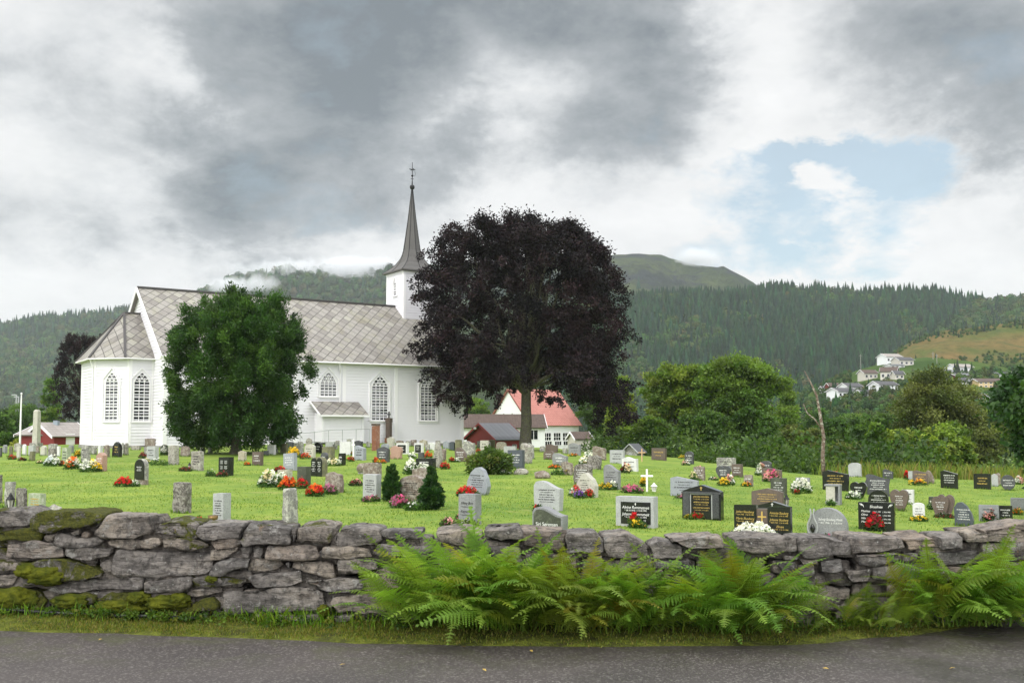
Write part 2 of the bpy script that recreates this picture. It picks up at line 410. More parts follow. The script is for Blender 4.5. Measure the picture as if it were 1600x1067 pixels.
for cx, n_ in ((-1.85, 300), (-1.6, 260), (-2.2, 120), (-1.1, 80), (-3.6, 90), (-4.3, 90), (2.7, 120), (3.0, 120)):
    for _ in range(n_):
        X = cx + r.gauss(0, .16); pts.append(verge_pt(X, min(.95, max(.2, r.gauss(.55, .1)))))
tag(blades('verge_tall_grass', pts, .06, .16, .008, [(.16, .30, .02), (.22, .34, .03), (.11, .24, .02)], .8, 3), kind='stuff')

# ---------------------------------------------------------------- hills
HILLS = {}
def hill(name, prof, Y0, Yc, z0, p, mat, amp, s_res=220, y_res=60, back=600, frq=1.0, yprof=None):
    sv = [(px-800)/F for px, _ in prof]; zc = [at(px, py, Yc).z for px, py in prof]
    def fz(s, Y):
        top = float(np.interp(s, sv, zc)); tt = (Y-Y0)/(Yc-Y0)
        if tt <= 1: z = z0 + (top-z0)*max(0, tt)**p
        else: z = top - (Y-Yc)*.25
        k = min(1, max(0, tt))*.9
        q = (s*Yc/260*frq, Y/260*frq, len(name)*1.7)
        e = mnoise.fractal(q, 1.0, 2.1, 5)
        if frq < 1: e = e*.6 + .75*(.55-abs(mnoise.fractal((q[0]*1.3, q[1]*.6, 5.5), .9, 2.1, 5)))*1.3
        return z + amp*e*k*(1-.75*sstep(.85, 1, tt))
    HILLS[name] = (fz, Y0, Yc)
    ss = np.linspace(sv[0], sv[-1], s_res); yy = np.concatenate([np.linspace(Y0, Yc, y_res), np.linspace(Yc+20, Yc+back, 8)])
    V = [(s*Y, Y, fz(s, Y)) for Y in yy for s in ss]
    n = s_res; i = (np.arange(n-1)[None, :] + n*np.arange(len(yy)-1)[:, None]).ravel()
    o = fast_mesh(name, V, np.stack([i, i+1, i+n+1, i+n], 1), mat, smooth=True)
    return tag(o, kind='structure')
def m_hill(name, cols, sc, patch=None, bump=.6):
    m, t = newmat(name); v = geo(t)
    n = t.noise(v, sc, 8, .62, .2); k = t.noise(v, sc*9, 5, .7)
    c = t.ramp(n, list(zip(np.linspace(.3, .7, len(cols)), cols)))
    c = t.mix(t.maprange(k, .4, .75, 0, .7), c, [x*.55 for x in cols[0]])
    if patch: c = t.mix(t.maprange(t.noise(v, patch[1], 6, .6, .3), patch[2], patch[2]+.1, 0, 1), c, patch[0])
    finish(t, c, .95, t.bump(t.math('ADD', k, n), bump, 6 if sc > .005 else 45), .05); return m
mf = m_hill('hill_forest_floor', [(.018, .030, .014), (.03, .045, .018), (.05, .07, .022)], .006)
mm = m_hill('mountain_heath', [(.022, .036, .016), (.050, .078, .024), (.095, .12, .036), (.026, .036, .020)], .0049, ((.030, .037, .036), .013, .51), 1)
mh = m_hill('hill_heath', [(.045, .075, .02), (.09, .11, .028), (.17, .12, .045), (.20, .13, .05)], .018, ((.04, .075, .02), .03, .54))
me_ = m_hill('hill_meadow', [(.045, .085, .02), (.075, .125, .026), (.12, .13, .04)], .02)
hill('forested_hill', [(-1200, 560), (-800, 540), (-500, 550), (-150, 545), (0, 519), (60, 508), (120, 503), (190, 494), (230, 490), (330, 500), (430, 540)], 1120, 1900, -6, .9, mf, 34)
hill('cloud_capped_mountain', [(100, 520), (200, 490), (270, 475), (330, 459), (370, 441), (400, 434), (450, 425), (500, 421), (600, 419), (700, 414), (800, 410), (900, 404), (955, 405), (1000, 402), (1035, 402), (1062, 409), (1100, 414), (1140, 424), (1190, 444), (1260, 470), (1400, 530)], 1120, 1950, -6, 1.1, mm, 70, 420, 120, 400, frq=.8)
hill('spruce_ridge', [(600, 520), (760, 505), (880, 492), (950, 486), (1000, 482), (1100, 478), (1180, 470), (1215, 462), (1260, 460), (1310, 463), (1360, 463), (1420, 463), (1470, 466), (1512, 476), (1560, 480), (1620, 474), (1700, 470), (1850, 480)], 640, 1080, -6, 1.0, mf, 20, 260, 70)
hill('heath_slope', [(1290, 640), (1340, 592), (1390, 556), (1430, 530), (1470, 516), (1530, 511), (1575, 507), (1620, 496), (1700, 482), (1850, 470)], 430, 620, -4, 1.0, mh, 8, 160, 60, 250, 3)
hill('village_slope', [(1150, 668), (1220, 634), (1280, 606), (1340, 580), (1390, 566), (1450, 560), (1530, 566), (1600, 580), (1700, 585), (1850, 590)], 190, 460, -4, 1.15, me_, 4, 160, 60, 120, 3)
def on_hill(name, px, py):
    fz, Y0, Yc = HILLS[name]; Y = Y0
    while Y < Yc*1.2:
        p = at(px, py, Y)
        if p.z <= fz(p.x/Y, Y): return Vector((p.x, Y, fz(p.x/Y, Y)))
        Y += 1.5
    p = at(px, py, Yc); return p
# far woods: every tree a small mesh of its own shape, all woods of a slope in one object (nobody could count them)
M_FAR = leafmat('far_foliage', .2, .8, .1)
def spruce_unit(rn):
    V = []; Fs = []; tiers = 5
    for k in range(tiers):
        zb = .06 + .80*k/tiers; zt = min(1, zb+.36); rb = .20*(1-k/tiers*.86); n = 7; b = len(V)
        V.append((0, 0, zt)); ph = rn.random()*6
        for j in range(n):
            a = 2*math.pi*j/n+ph; q = rb*(.7+.5*rn.random()); V.append((q*math.cos(a), q*math.sin(a), zb-.05*rn.random()))
        for j in range(n): Fs.append((b, b+1+j, b+1+(j+1) % n))
    return np.array(V), np.array(Fs)
def broad_unit(rn, n=110):
    V = []; Fs = []
    for k in range(n):
        d = Vector((rn.gauss(0, 1), rn.gauss(0, 1), rn.gauss(0, 1))).normalized(); q = .75+.3*rn.random()
        c = Vector((d.x*.36*q, d.y*.36*q, .58+d.z*.42*q)); s_ = .075+.06*rn.random()
        a = d.cross(Vector((rn.random(), rn.random(), rn.random()))).normalized(); e = d.cross(a)
        d2 = (d*.6+Vector((0, 0, .3))); b = len(V)
        V += [c+a*s_-d2*.04, c+e*s_*.9-d2*.04, c-(a+e)*s_*.75, ]
        Fs.append((b, b+1, b+2))
    return np.array([tuple(p) for p in V]), np.array(Fs)
rr = random.Random(11)
SPR = [spruce_unit(rr) for _ in range(5)]; BRO = [broad_unit(rr) for _ in range(5)]
def wood(name, trees):
    """trees: (x, y, z, height, width factor, kind, colour)"""
    Vs = []; Fs = []; Cs = []; b = 0
    for (x, y, z, h, wf, kind, c) in trees:
        U, Fq = (SPR if kind == 's' else BRO)[rr.randrange(5)]; a = rr.random()*6.3; ca, sa = math.cos(a), math.sin(a)
        V = np.stack([(U[:, 0]*ca-U[:, 1]*sa)*h*wf+x, (U[:, 0]*sa+U[:, 1]*ca)*h*wf+y, U[:, 2]*h+z], 1)
        Vs.append(V); Fs.append(Fq+b); b += len(U)
        cc = np.array(c)[None, :]*(np.random.default_rng(int(x*7+y*3) % 99999).uniform(.7, 1.35, (len(U), 1))); Cs.append(cc)
    return tag(fast_mesh(name, np.concatenate(Vs), np.concatenate(Fs), M_FAR, np.concatenate(Cs)), kind='stuff')
SPC = [(.018, .042, .020), (.026, .056, .026), (.014, .032, .017)]
BRC = [(.042, .082, .026), (.060, .10, .03), (.032, .064, .022), (.080, .115, .040)]
def scatter(hname, n, s0, s1, t0, t1, hs, hb, fs, seed):
    fz, Y0, Yc = HILLS[hname]; q = random.Random(seed); out = []
    for _ in range(n):
        s = q.uniform(s0, s1); tt = t0 + (t1-t0)*q.random()**.8; Y = Y0+(Yc-Y0)*tt; X = s*Y
        f = fs(s, tt, mnoise.fractal((X*.009, Y*.009, seed), 1, 2, 4))
        if f is None: continue
        k = 's' if q.random() < f else 'b'; h = (hs if k == 's' else hb)*q.uniform(.7, 1.25)
        c = q.choice(SPC if k == 's' else BRC); c = tuple(v*q.uniform(.75, 1.3) for v in c)
        out.append((X, Y, fz(s, Y)-.6, h, 1.0 if k == 's' else q.uniform(.9, 1.2), k, c))
    return out
wood('ridge_wood', scatter('spruce_ridge', 12500, .02, .56, .0, 1.0, 16, 10, lambda s, tt, e: (.97 if e > -.14 else .30) if (.17-.09*tt < s < .36+.11*tt) else (.45 if e > .12 else .05), 5))
wood('hillside_wood', scatter('forested_hill', 8000, -.83, -.27, .0, 1.0, 22, 16, lambda s, tt, e: .65 if e > .15 or tt > .8 else .12, 6))
wood('mountain_wood', scatter('cloud_capped_mountain', 6500, -.40, .25, .10, .98, 17, 14, lambda s, tt, e: (.45 if e > .05 else .1) if tt < (.58+.25*e if s > .04 else .97+.2*e) else None, 8))
wood('heath_scrub', scatter('heath_slope', 3200, .34, .62, .1, 1.0, 4.5, 2.0, lambda s, tt, e: .1 if (e > -.02 or tt > .95 or (.35 < tt < .62 and e > -.12 and s > .43)) else None, 9))
wood('village_scrub', scatter('village_slope', 2600, .24, .62, .04, 1.0, 6, 3.0, lambda s, tt, e: .05 if (e > -.12 or tt < .5 or s < .34) else None, 10))
# ---------------------------------------------------------------- church
M_WHITE = simple('white_paint', (.76, .745, .785), .55, .035, .7, .05, 60)
M_TRIM = simple('white_trim', (.83, .815, .83), .5, .02, 2)
M_GLASS = simple('dark_glass', (.012, .014, .018), .06, .2, 1.5, spec=.7)
M_FOUND = granite('foundation_stone', (.16, .15, .14), (.28, .27, .25), (.10, .10, .10), .85, 12, .5)
M_LEAD = simple('weathered_shingle', (.10, .095, .09), .6, .3, 3, .3, 25)
M_RIDGE = simple('ridge_board', (.075, .07, .07), .7, .2, 3)
M_IRON = simple('dark_iron', (.03, .03, .032), .45, .2, 5, metal=.6)
def m_slate(name, cols, size=.62):
    m, t = newmat(name); uv = tc(t, 'UV')
    u = t.n('ShaderNodeSeparateXYZ', {0: uv}, out=0); v = t.n('ShaderNodeSeparateXYZ', {0: uv}, out=1)
    wob = t.math('MULTIPLY', t.math('SUBTRACT', t.noise(uv, 1.6, 3), .5), .12)
    a = t.math('DIVIDE', t.math('ADD', t.math('ADD', u, t.math('MULTIPLY', v, .85)), wob), size); b = t.math('DIVIDE', t.math('ADD', t.math('SUBTRACT', u, t.math('MULTIPLY', v, .85)), wob), size)
    fa, fb = t.math('FRACT', a), t.math('FRACT', b)
    ida = t.n('ShaderNodeCombineXYZ', {0: t.math('FLOOR', a), 1: t.math('FLOOR', b), 2: 0})
    rn = t.n('ShaderNodeTexWhiteNoise', {'Vector': ida}, out=0); rn2 = t.n('ShaderNodeTexWhiteNoise', {'Vector': t.n('ShaderNodeVectorMath', {0: ida, 1: (7.3, 3.1, 1)}, operation='ADD')}, out=0)
    st_ = t.n('ShaderNodeVectorMath', {0: uv, 1: (1, .25, 1)}, operation='MULTIPLY')
    n = t.noise(st_, 2.6, 6, .65, .3)
    mixf = t.math('ADD', t.math('MULTIPLY', rn, .42), t.math('MULTIPLY', n, .62))
    col = t.ramp(mixf, list(zip(np.linspace(.22, .82, len(cols)), cols)))
    col = t.mix(t.maprange(rn2, .90, .96, 0, .6), col, (.36, .35, .29))
    col = t.mix(t.maprange(t.noise(uv, 5, 5, .7), .58, .72, 0, .6), col, (.11, .10, .085))
    col = t.mix(t.maprange(t.noise(uv, .5, 4, .6), .52, .7, 0, .35), col, (.22, .20, .10))
    gap_ = t.math('MAXIMUM', t.maprange(fa, .085, .045, 0, 1), t.maprange(fb, .915, .955, 0, 1))
    col = t.mix(t.math('MULTIPLY', gap_, .82), col, (.02, .018, .017))
    # each slate lies over the two below it: its lower edges stand up
    hgt = t.math('ADD', t.math('MULTIPLY', fb, .5), t.math('MULTIPLY', t.math('SUBTRACT', 1, fa), .5))
    hgt = t.math('SUBTRACT', hgt, t.math('MULTIPLY', gap_, .8))
    finish(t, col, t.maprange(n, .3, .7, .5, .75), t.bump(hgt, .6, .05), .4); return m
M_SLATE = m_slate('church_slate', [(.16, .145, .132), (.235, .217, .196), (.30, .282, .255), (.265, .255, .20)], .80)
UA = math.atan2(.552, .834)
CU = Vector((math.cos(UA), math.sin(UA), 0)); CV = Vector((-math.sin(UA), math.cos(UA), 0))
C1 = Vector((-23.05, 66, .46)); L = 23.0; Wd = 14.0; HE = 6.05; HR = 11.15
church = empty('church', C1, UA)
tag(church, 'white wooden church with a grey diamond slate roof and slender spire', 'church')
# local frame: x along the nave (away), y across (away from the viewer), z up
def clad(mb, p0, p1, z0, z1, clip=None, bh=.215, out=.04):
    """horizontal overlapping boards on a wall from p0 to p1 (plan), outward on the right-hand side of p0->p1"""
    p0, p1 = Vector((*p0, 0)), Vector((*p1, 0)); d = (p1-p0); ln = d.length; d.normalize(); nrm = Vector((d.y, -d.x, 0))
    z = z0
    while z < z1-.01:
        zt = min(z+bh, z1); a0, a1 = 0, ln; b0, b1 = 0, ln
        if clip:
            a0, a1 = clip(z); b0, b1 = clip(zt)
        if a1-a0 > .02:
            lo0, lo1 = p0+d*a0+nrm*out, p0+d*a1+nrm*out; hi0, hi1 = p0+d*b0+nrm*.002, p0+d*b1+nrm*.002
            mb.quad([(lo0.x, lo0.y, z), (lo1.x, lo1.y, z), (hi1.x, hi1.y, zt), (hi0.x, hi0.y, zt)])
            i0, i1 = p0+d*a0, p0+d*a1
            mb.quad([(i0.x, i0.y, z), (i1.x, i1.y, z), (lo1.x, lo1.y, z), (lo0.x, lo0.y, z)])
        z = zt
def core(mb, poly, z0, z1):
    n = len(poly); v = [(x, y, z0) for x, y in poly] + [(x, y, z1) for x, y in poly]
    mb.faces(v, [tuple(range(n-1, -1, -1)), tuple(range(n, 2*n))] + [(i, (i+1) % n, (i+1) % n+n, i+n) for i in range(n)])
ch, ce, cc_ = 4.2, 4.4, 2.65   # chancel half width, end face, chamfer
q = (ch-ce/2)
apse = [(0, Wd/2-ch), (-1.6, Wd/2-ch), (-1.6-1.88, Wd/2-ce/2), (-1.6-1.88, Wd/2+ce/2), (-1.6, Wd/2+ch), (0, Wd/2+ch)]
w = MB()
core(w, [(0.05, .05), (L-.05, .05), (L-.05, Wd-.05), (.05, Wd-.05)], .3, HE)
clad(w, (0, 0), (L, 0), -.06, HE); clad(w, (L, 0), (L, Wd), -.06, HE); clad(w, (L, Wd), (0, Wd), -.06, HE); clad(w, (0, Wd), (0, 0), -.06, HE)
slope = (HR-HE)/(Wd/2)
gab = lambda z: ((z-HE)/slope, Wd-(z-HE)/slope)
for X0, a_, b_ in ((0.0, (0, Wd), (0, 0)), (L, (L, 0), (L, Wd))):
    clad(w, a_, b_, HE, HR-.1, gab)
    w.faces([(X0+(.05 if X0 == 0 else -.05), 0.1, HE), (X0+(.05 if X0 == 0 else -.05), Wd-.1, HE), (X0+(.05 if X0 == 0 else -.05), Wd/2, HR-.15)], [(0, 1, 2)])
core(w, [(x*.985, Wd/2+(y-Wd/2)*.985) for x, y in apse], .3, HE)
for a_, b_ in zip(apse[1:], apse[:-1]): clad(w, a_, b_, -.06, HE)
wall = w.build('wall', M_WHITE, church)
f = MB(); f.box(-.06, L+.06, -.06, Wd+.06, -.8, -.06)
core(f, [(x*1.02-.03, Wd/2+(y-Wd/2)*1.015) for x, y in apse], -.8, -.062)
f.build('foundation', M_FOUND, church)
# corner boards, pilaster strips, frieze
tr = MB()
for X in (0.09, 4.6, 9.1, 12.85, 17.1, L-.09): tr.box(X-.13, X+.13, -.055, .0, -.05, HE-.32)
tr.box(-.05, L+.05, -.07, -.0, HE-.32, HE-.02)
tr.box(-.055, 0, -.05, .22, -.05, HE-.05); tr.box(-.045, 0.02, 0, Wd, HE-.30, HE-.02)
tr.box(-.02, L, -.06, .0, -.06, .04)
for a_, b_ in zip(apse[:-1], apse[1:]):
    A, B = Vector((*a_, 0)), Vector((*b_, 0)); d = (B-A).normalized(); n_ = Vector((-d.y, d.x, 0))
    for k, wd in ((0, .16), (1, -.16)):
        P = A if k == 0 else B; Q = P + d*wd; n2_ = n_*-.045 if False else n_*.045
        sg = -1
        tr.faces([tuple(P+n2_*sg*0+Vector((0, 0, -.05))), tuple(Q+Vector((0, 0, -.05))), tuple(Q-n_*-.045*1+Vector((0, 0, -.05))), tuple(P+n_*.045+Vector((0, 0, -.05))),
                  tuple(P+Vector((0, 0, HE-.03))), tuple(Q+Vector((0, 0, HE-.03))), tuple(Q+n_*.045+Vector((0, 0, HE-.03))), tuple(P+n_*.045+Vector((0, 0, HE-.03)))],
                 [(0, 1, 2, 3), (7, 6, 5, 4), (0, 4, 5, 1), (1, 5, 6, 2), (2, 6, 7, 3), (3, 7, 4, 0)])
    fa_, fb_ = A+n_*.05, B+n_*.05
    tr.beam((fa_.x, fa_.y, HE-.17), (fb_.x, fb_.y, HE-.17), .06, .27)
tr.build('trim_board', M_TRIM, church)
# roofs
def roofquad(mb, pts, ud, vd, thick=.10, o=None):
    pts = [Vector(p) for p in pts]; o = Vector(o) if o is not None else pts[0]
    n = (pts[1]-pts[0]).cross(pts[2]-pts[0]).normalized()
    if n.z < 0: pts.reverse(); n = -n
    uv = [((p-o).dot(ud), (p-o).dot(vd)) for p in pts]; mb.quad(pts, uv)
    low = [p-n*thick for p in pts]; mb.quad(list(reversed(low)), None)
    k = len(pts)
    for i in range(k): mb.quad([pts[i], low[i], low[(i+1) % k], pts[(i+1) % k]], [(0, 0)]*4)
ov, ovg = .42, .32
ze = HE - slope*ov + .12; zr = HR + .12
rf = MB()
vd = Vector((0, 1, slope)).normalized()
roofquad(rf, [(-ovg, -ov, ze), (L+ovg, -ov, ze), (L+ovg, Wd/2, zr), (-ovg, Wd/2, zr)], Vector((1, 0, 0)), vd)
vd2 = Vector((0, -1, slope)).normalized()
roofquad(rf, [(-ovg, Wd+ov, ze), (L+ovg, Wd+ov, ze), (L+ovg, Wd/2, zr), (-ovg, Wd/2, zr)], Vector((1, 0, 0)), vd2)
rf.build('roof', M_SLATE, church)
# apse roof
ax = -1.15; az = 9.35; eo = .40
def offs(poly, e):
    out = []
    for i, p in enumerate(poly):
        P = Vector((p[0]+1.0, p[1]-Wd/2)); out.append((p[0] + (-(e) if p[0] < -.1 else 0), p[1] + (e*.9 if p[1] > Wd/2 else -e*.9) * (1 if abs(P.y) > 3 else .55)))
    return out
ap2 = offs(apse, eo); ar = MB(); zA = HE-.18
apex = Vector((ax, Wd/2, az)); apw = Vector((-.02, Wd/2, az))
E = [Vector((x, y, zA)) for x, y in ap2]; E[0].x = E[5].x = -.03
def slopeface(pts):
    a, b_ = pts[0], pts[1]; ud = (b_-a).normalized(); n = (pts[1]-pts[0]).cross(pts[2]-pts[0]).normalized(); vd_ = n.cross(ud)
    if vd_.z < 0: vd_ = -vd_
    roofquad(ar, pts, ud, vd_, .08)
slopeface([E[0], E[1], apex, apw]); slopeface([E[1], E[2], apex]); slopeface([E[2], E[3], apex]); slopeface([E[3], E[4], apex]); slopeface([E[4], E[5], apw, apex])
ar.build('chancel_roof', M_SLATE, church)
rd = MB()
rd.beam((-ovg, Wd/2, zr+.03), (L-1.5, Wd/2, zr+.03), .30, .12)
for k in (1, 2, 3): rd.beam(E[k]+Vector((0, 0, .05)), apex+Vector((0, 0, .05)), .16, .07)
rd.beam(apex+Vector((0, 0, .04)), apw+Vector((0, 0, .04)), .2, .09)
rd.build('ridge_cap', M_RIDGE, church)
for X0 in (-ovg-.03, L+ovg+.03):
    for y0 in (-ov, Wd+ov):
        bg = MB(); bg.beam((X0, y0, ze-.09), (X0, Wd/2, zr-.09), .05, .30); bg.build('bargeboard', M_TRIM, church)
gt = MB()
gt.tube([(-ovg, -ov-.06, ze-.02), (L+ovg, -ov-.06, ze-.02)], .06, 8)
for k in range(5): gt.tube([E[k]+Vector((0, 0, -.06)), E[k+1]+Vector((0, 0, -.06))], .05, 6)
gt.build('gutter', M_TRIM, church)
dp = MB(); dp.tube([(12.3, -ov-.05, ze-.05), (12.45, -.2, HE-.75), (12.5, -.09, HE-.95), (12.5, -.09, .3)], .045, 8)
dp.build('downpipe', M_TRIM, church)
dp = MB(); x_, y_ = apse[2]; dp.tube([(x_-.3, y_-.1, zA-.1), (x_-.08, y_-.03, zA-.7), (x_-.08, y_-.03, .3)], .045, 8); dp.build('downpipe', M_TRIM, church)
# windows
def gothic(n=7, w=1.0, h=1.0):
    """pointed outline: (x, z), springing at z=h-0.5w"""
    sp = h-.62*w; pts = [(-w/2, 0), (w/2, 0)]
    for k in range(n+1):
        a = k/n; pts.append((w/2*(1-a**1.5), sp+(h-sp)*a))
    for k in range(n-1, -1, -1):
        a = k/n; pts.append((-w/2*(1-a**1.5), sp+(h-sp)*a))
    return pts
def halfw(z, w, h):
    sp = h-.62*w
    if z <= sp: return w/2
    s_ = min(1, (z-sp)/(h-sp)); return w/2*(1-s_**1.5)
def window(parent, base, ang, w, h, cols, rows, hood=True, name='window'):
    """base: sill centre in the parent's frame; the pane faces local -y"""
    M = Matrix.Translation(base) @ Matrix.Rotation(ang, 4, 'Z')
    def put(mb, nm, mat, par):
        mb.v = [tuple(M @ Vector(p)) for p in mb.v]; return mb.build(nm, mat, par)
    out = gothic(7, w+.16, h+.10); inn = gothic(7, w, h); n = len(out)
    fr = MB(); zo = -.07
    vs = [(x, -.075, z-.05) for x, z in out] + [(x, -.075, z) for x, z in inn] + [(x, 0, z-.05) for x, z in out] + [(x, -.02, z) for x, z in inn]
    fr.faces(vs, [(i, (i+1) % n, (i+1) % n+n, i+n) for i in range(n)] + [(i, i+2*n, (i+1) % n+2*n, (i+1) % n) for i in range(n)] + [(i+n, (i+1) % n+n, (i+1) % n+3*n, i+3*n) for i in range(n)])
    fr.box(-w/2-.16, w/2+.16, -.13, 0, -.14, -.05)
    frame = put(fr, name, M_TRIM, parent)
    gl = MB(); gl.faces([(x, -.03, z) for x, z in inn], [tuple(range(n))]); put(gl, 'pane', M_GLASS, frame)
    mu = MB()
    for k in range(1, cols):
        x = -w/2+w*k/cols; zt = h-.62*w
        for zz_ in np.linspace(zt, h, 30):
            if halfw(zz_, w, h) > abs(x)+.01: zt = zz_
        mu.box(x-.019, x+.019, -.06, -.028, 0, zt-.2*w if cols > 2 else zt)
    sp = h-.62*w
    for k in range(1, rows):
        z = sp*k/(rows-1); mu.box(-w/2, w/2, -.055, -.03, z-.015, z+.015)
    if cols > 2:       # crossing tracery bars in the pointed head
        for k in range(cols):
            x0 = -w/2+w*k/cols; x1 = x0+w/cols; xm = (x0+x1)/2; zt = sp+.30*w*.8
            zt = min(zt, h)
            for xa in (x0, x1): 
                if halfw(zt, w, h) > abs(xm): mu.beam((xa, -.05, sp), (xm, -.05, zt), .03, .045, Vector((0, 1, 0)))
        for k in range(1, cols):
            x0 = -w/2+w*k/cols; z0 = sp+.30*w*.8*0+.22*w
            for dx in (-w/cols/2, w/cols/2):
                if halfw(z0+.2*w, w, h) > abs(x0+dx)-.02: mu.beam((x0+dx, -.05, sp+.24*w), (x0, -.05, min(h-.02, sp+.50*w)), .03, .04, Vector((0, 1, 0)))
    put(mu, 'glazing_bar', M_TRIM, frame)
    if hood:
        hd = MB(); zt = h+.34
        hd.beam((-w/2-.20, -.06, h-.42*w), (0, -.06, zt), .06, .09, Vector((0, 1, 0))); hd.beam((w/2+.20, -.06, h-.42*w), (0, -.06, zt), .06, .09, Vector((0, 1, 0)))
        hd.beam((-w/2-.20, -.055, -.1), (-w/2-.20, -.055, h-.40*w), .05, .09, Vector((0, 1, 0))); hd.beam((w/2+.20, -.055, -.1), (w/2+.20, -.055, h-.40*w), .05, .09, Vector((0, 1, 0)))
        put(hd, 'hood_trim', M_TRIM, frame)
    return frame
def nave_x(px):     # position along the near wall of a pixel column
    s = (px-800)/F; return (s*C1.y - C1.x)/(CU.x - s*CU.y)
for px in (668.5, 593): window(church, Vector((nave_x(px), 0, 1.72)), 0, 1.28, 3.30, 4, 9)
for px in (330, 415): window(church, Vector((nave_x(px), 0, 1.72)), 0, 1.28, 3.30, 4, 9)
window(church, Vector((nave_x(512.5), 0, 3.45)), 0, 1.22, 1.70, 4, 4)
for a_, b_, k in ((apse[1], apse[0], .50), (apse[2], apse[1], .52)):
    A, B = Vector((*a_, 0)), Vector((*b_, 0)); d = B-A
    window(church, A+d*k+Vector((0, 0, 1.62)), math.atan2(d.y, d.x), .98 if k == .5 else .92, 3.25, 3, 9)
# tower
TX, TY, TH = 22.05, Wd/2, 1.56
tz1 = 14.2
tw = MB()
sq = [(TX-TH, TY-TH), (TX+TH, TY-TH), (TX+TH, TY+TH), (TX-TH, TY+TH)]
core(tw, [(TX+(x-TX)*.97, TY+(y-TY)*.97) for x, y in sq], HE-5, tz1)
for k in range(4): clad(tw, sq[k], sq[(k+1) % 4], 8.5, tz1-.02)
tower = tw.build('tower', M_WHITE, church)
tt_ = MB()
for x, y in sq:
    sx_, sy_ = (1 if x > TX else -1), (1 if y > TY else -1)
    tt_.box(min(x, x-.2*sx_), max(x, x-.2*sx_), y-.001*sy_ if sy_ > 0 else y-.045, y+.045 if sy_ > 0 else y+.001, 8.4, tz1-.2)
    tt_.box(x-.001 if sx_ > 0 else x-.045, x+.045 if sx_ > 0 else x+.001, min(y, y-.2*sy_), max(y, y-.2*sy_), 8.4, tz1-.2)
tt_.box(TX-TH-.06, TX+TH+.06, TY-TH-.06, TY+TH+.06, tz1-.22, tz1-.08)
tt_.build('corner_board', M_TRIM, tower)
window(tower, Vector((TX-.02, TY-TH, tz1-1.98)), 0, .52, 1.15, 3, 6)
window(tower, Vector((TX-TH, TY-.1, tz1-1.98)), -math.pi/2, .46, 1.15, 2, 6)
# spire: square flared eaves passing into an eight-sided needle
spm = MB(); prof = [(0, 1.86, 0), (.10, 1.86, 0), (.42, 1.50, .15), (.85, 1.16, .5), (1.35, .93, .85), (2.0, .74, 1), (3.2, .56, 1), (4.8, .34, 1), (6.6, .13, 1), (7.35, .05, 1)]
vs = []; n = 16
for z, hw, rnd in prof:
    for k in range(n):
        a = 2*math.pi*(k)/n + math.pi/4
        sqr = hw/max(abs(math.cos(a)), abs(math.sin(a))); a8 = (a % (math.pi/4))-math.pi/8; oc = hw*1.02*math.cos(math.pi/8)/math.cos(a8)
        r_ = sqr*(1-rnd)+oc*rnd; vs.append((TX+r_*math.cos(a), TY+r_*math.sin(a), tz1-.06+z))
m_ = len(prof)
spm.faces(vs, [(i*n+k, i*n+(k+1) % n, (i+1)*n+(k+1) % n, (i+1)*n+k) for i in range(m_-1) for k in range(n)] + [tuple(range(n-1, -1, -1))])
spire = spm.build('spire', M_LEAD, tower)
hipm = MB()
for k in range(0, n, 2):
    pts_ = [Vector(vs[i*n+k]) for i in range(1, m_)]
    hipm.tube(pts_, .03, 5)
hipm.build('hip_roll', M_IRON, spire)
fi = MB(); fz0 = tz1+7.2
fi.lathe([(.05, -.3), (.06, 0), (.18, .08), (.22, .22), (.18, .36), (.06, .44), (.035, .8), (.03, 1.1), (.10, 1.18), (.10, 1.24), (.03, 1.3), (.025, 2.35), (.0, 2.4)], 12, (TX, TY, fz0))
fi.box(TX-.02, TX+.02, TY-.28, TY+.28, fz0+1.72, fz0+1.78); fi.box(TX-.28, TX+.28, TY-.02, TY+.02, fz0+1.72, fz0+1.78)
fi.tube([(TX+.3*math.cos(a), TY+.3*math.sin(a)*.3, fz0+1.45+.3*math.sin(a)) for a in np.linspace(-1.2, 1.2, 9)], .012, 5)
for a in (0, math.pi/2): fi.box(TX-.14, TX+.14, TY-.015, TY+.015, fz0+.92, fz0+.96)
fi.build('finial', M_IRON, spire)
# porch
px0, px1 = nave_x(487)+.15, nave_x(553)+.1
pw = MB(); pw.box(px0+.12, px1-.12, -1.50, 0, .1, 2.15)
clad(pw, (px0+.1, -1.52), (px1-.1, -1.52), .15, 2.15); clad(pw, (px0+.1, 0), (px0+.1, -1.52), .15, 2.15)
for X in (px0+.1, px1-.1): pw.box(X-.09, X+.09, -1.60, -1.45, .1, 2.16)
porch = pw.build('porch', M_WHITE, church)
pr = MB(); a_ = Vector((px0-.25, -1.95, 2.02)); b_ = Vector((px1+.25, -1.95, 2.02)); c_ = Vector((px1+.25, -.0, 3.05)); d_ = Vector((px0-.25, 0, 3.05))
roofquad(pr, [a_, b_, c_, d_], Vector((1, 0, 0)), (c_-b_).normalized(), .08); pr.build('porch_roof', M_SLATE, porch)
pf = MB(); pf.beam(a_+Vector((0, -.02, -.04)), b_+Vector((0, -.02, -.04)), .04, .12); pf.beam(a_+Vector((-.03, 0, -.04)), d_+Vector((-.03, 0, -.04)), .04, .14); pf.build('porch_fascia', M_TRIM, porch)
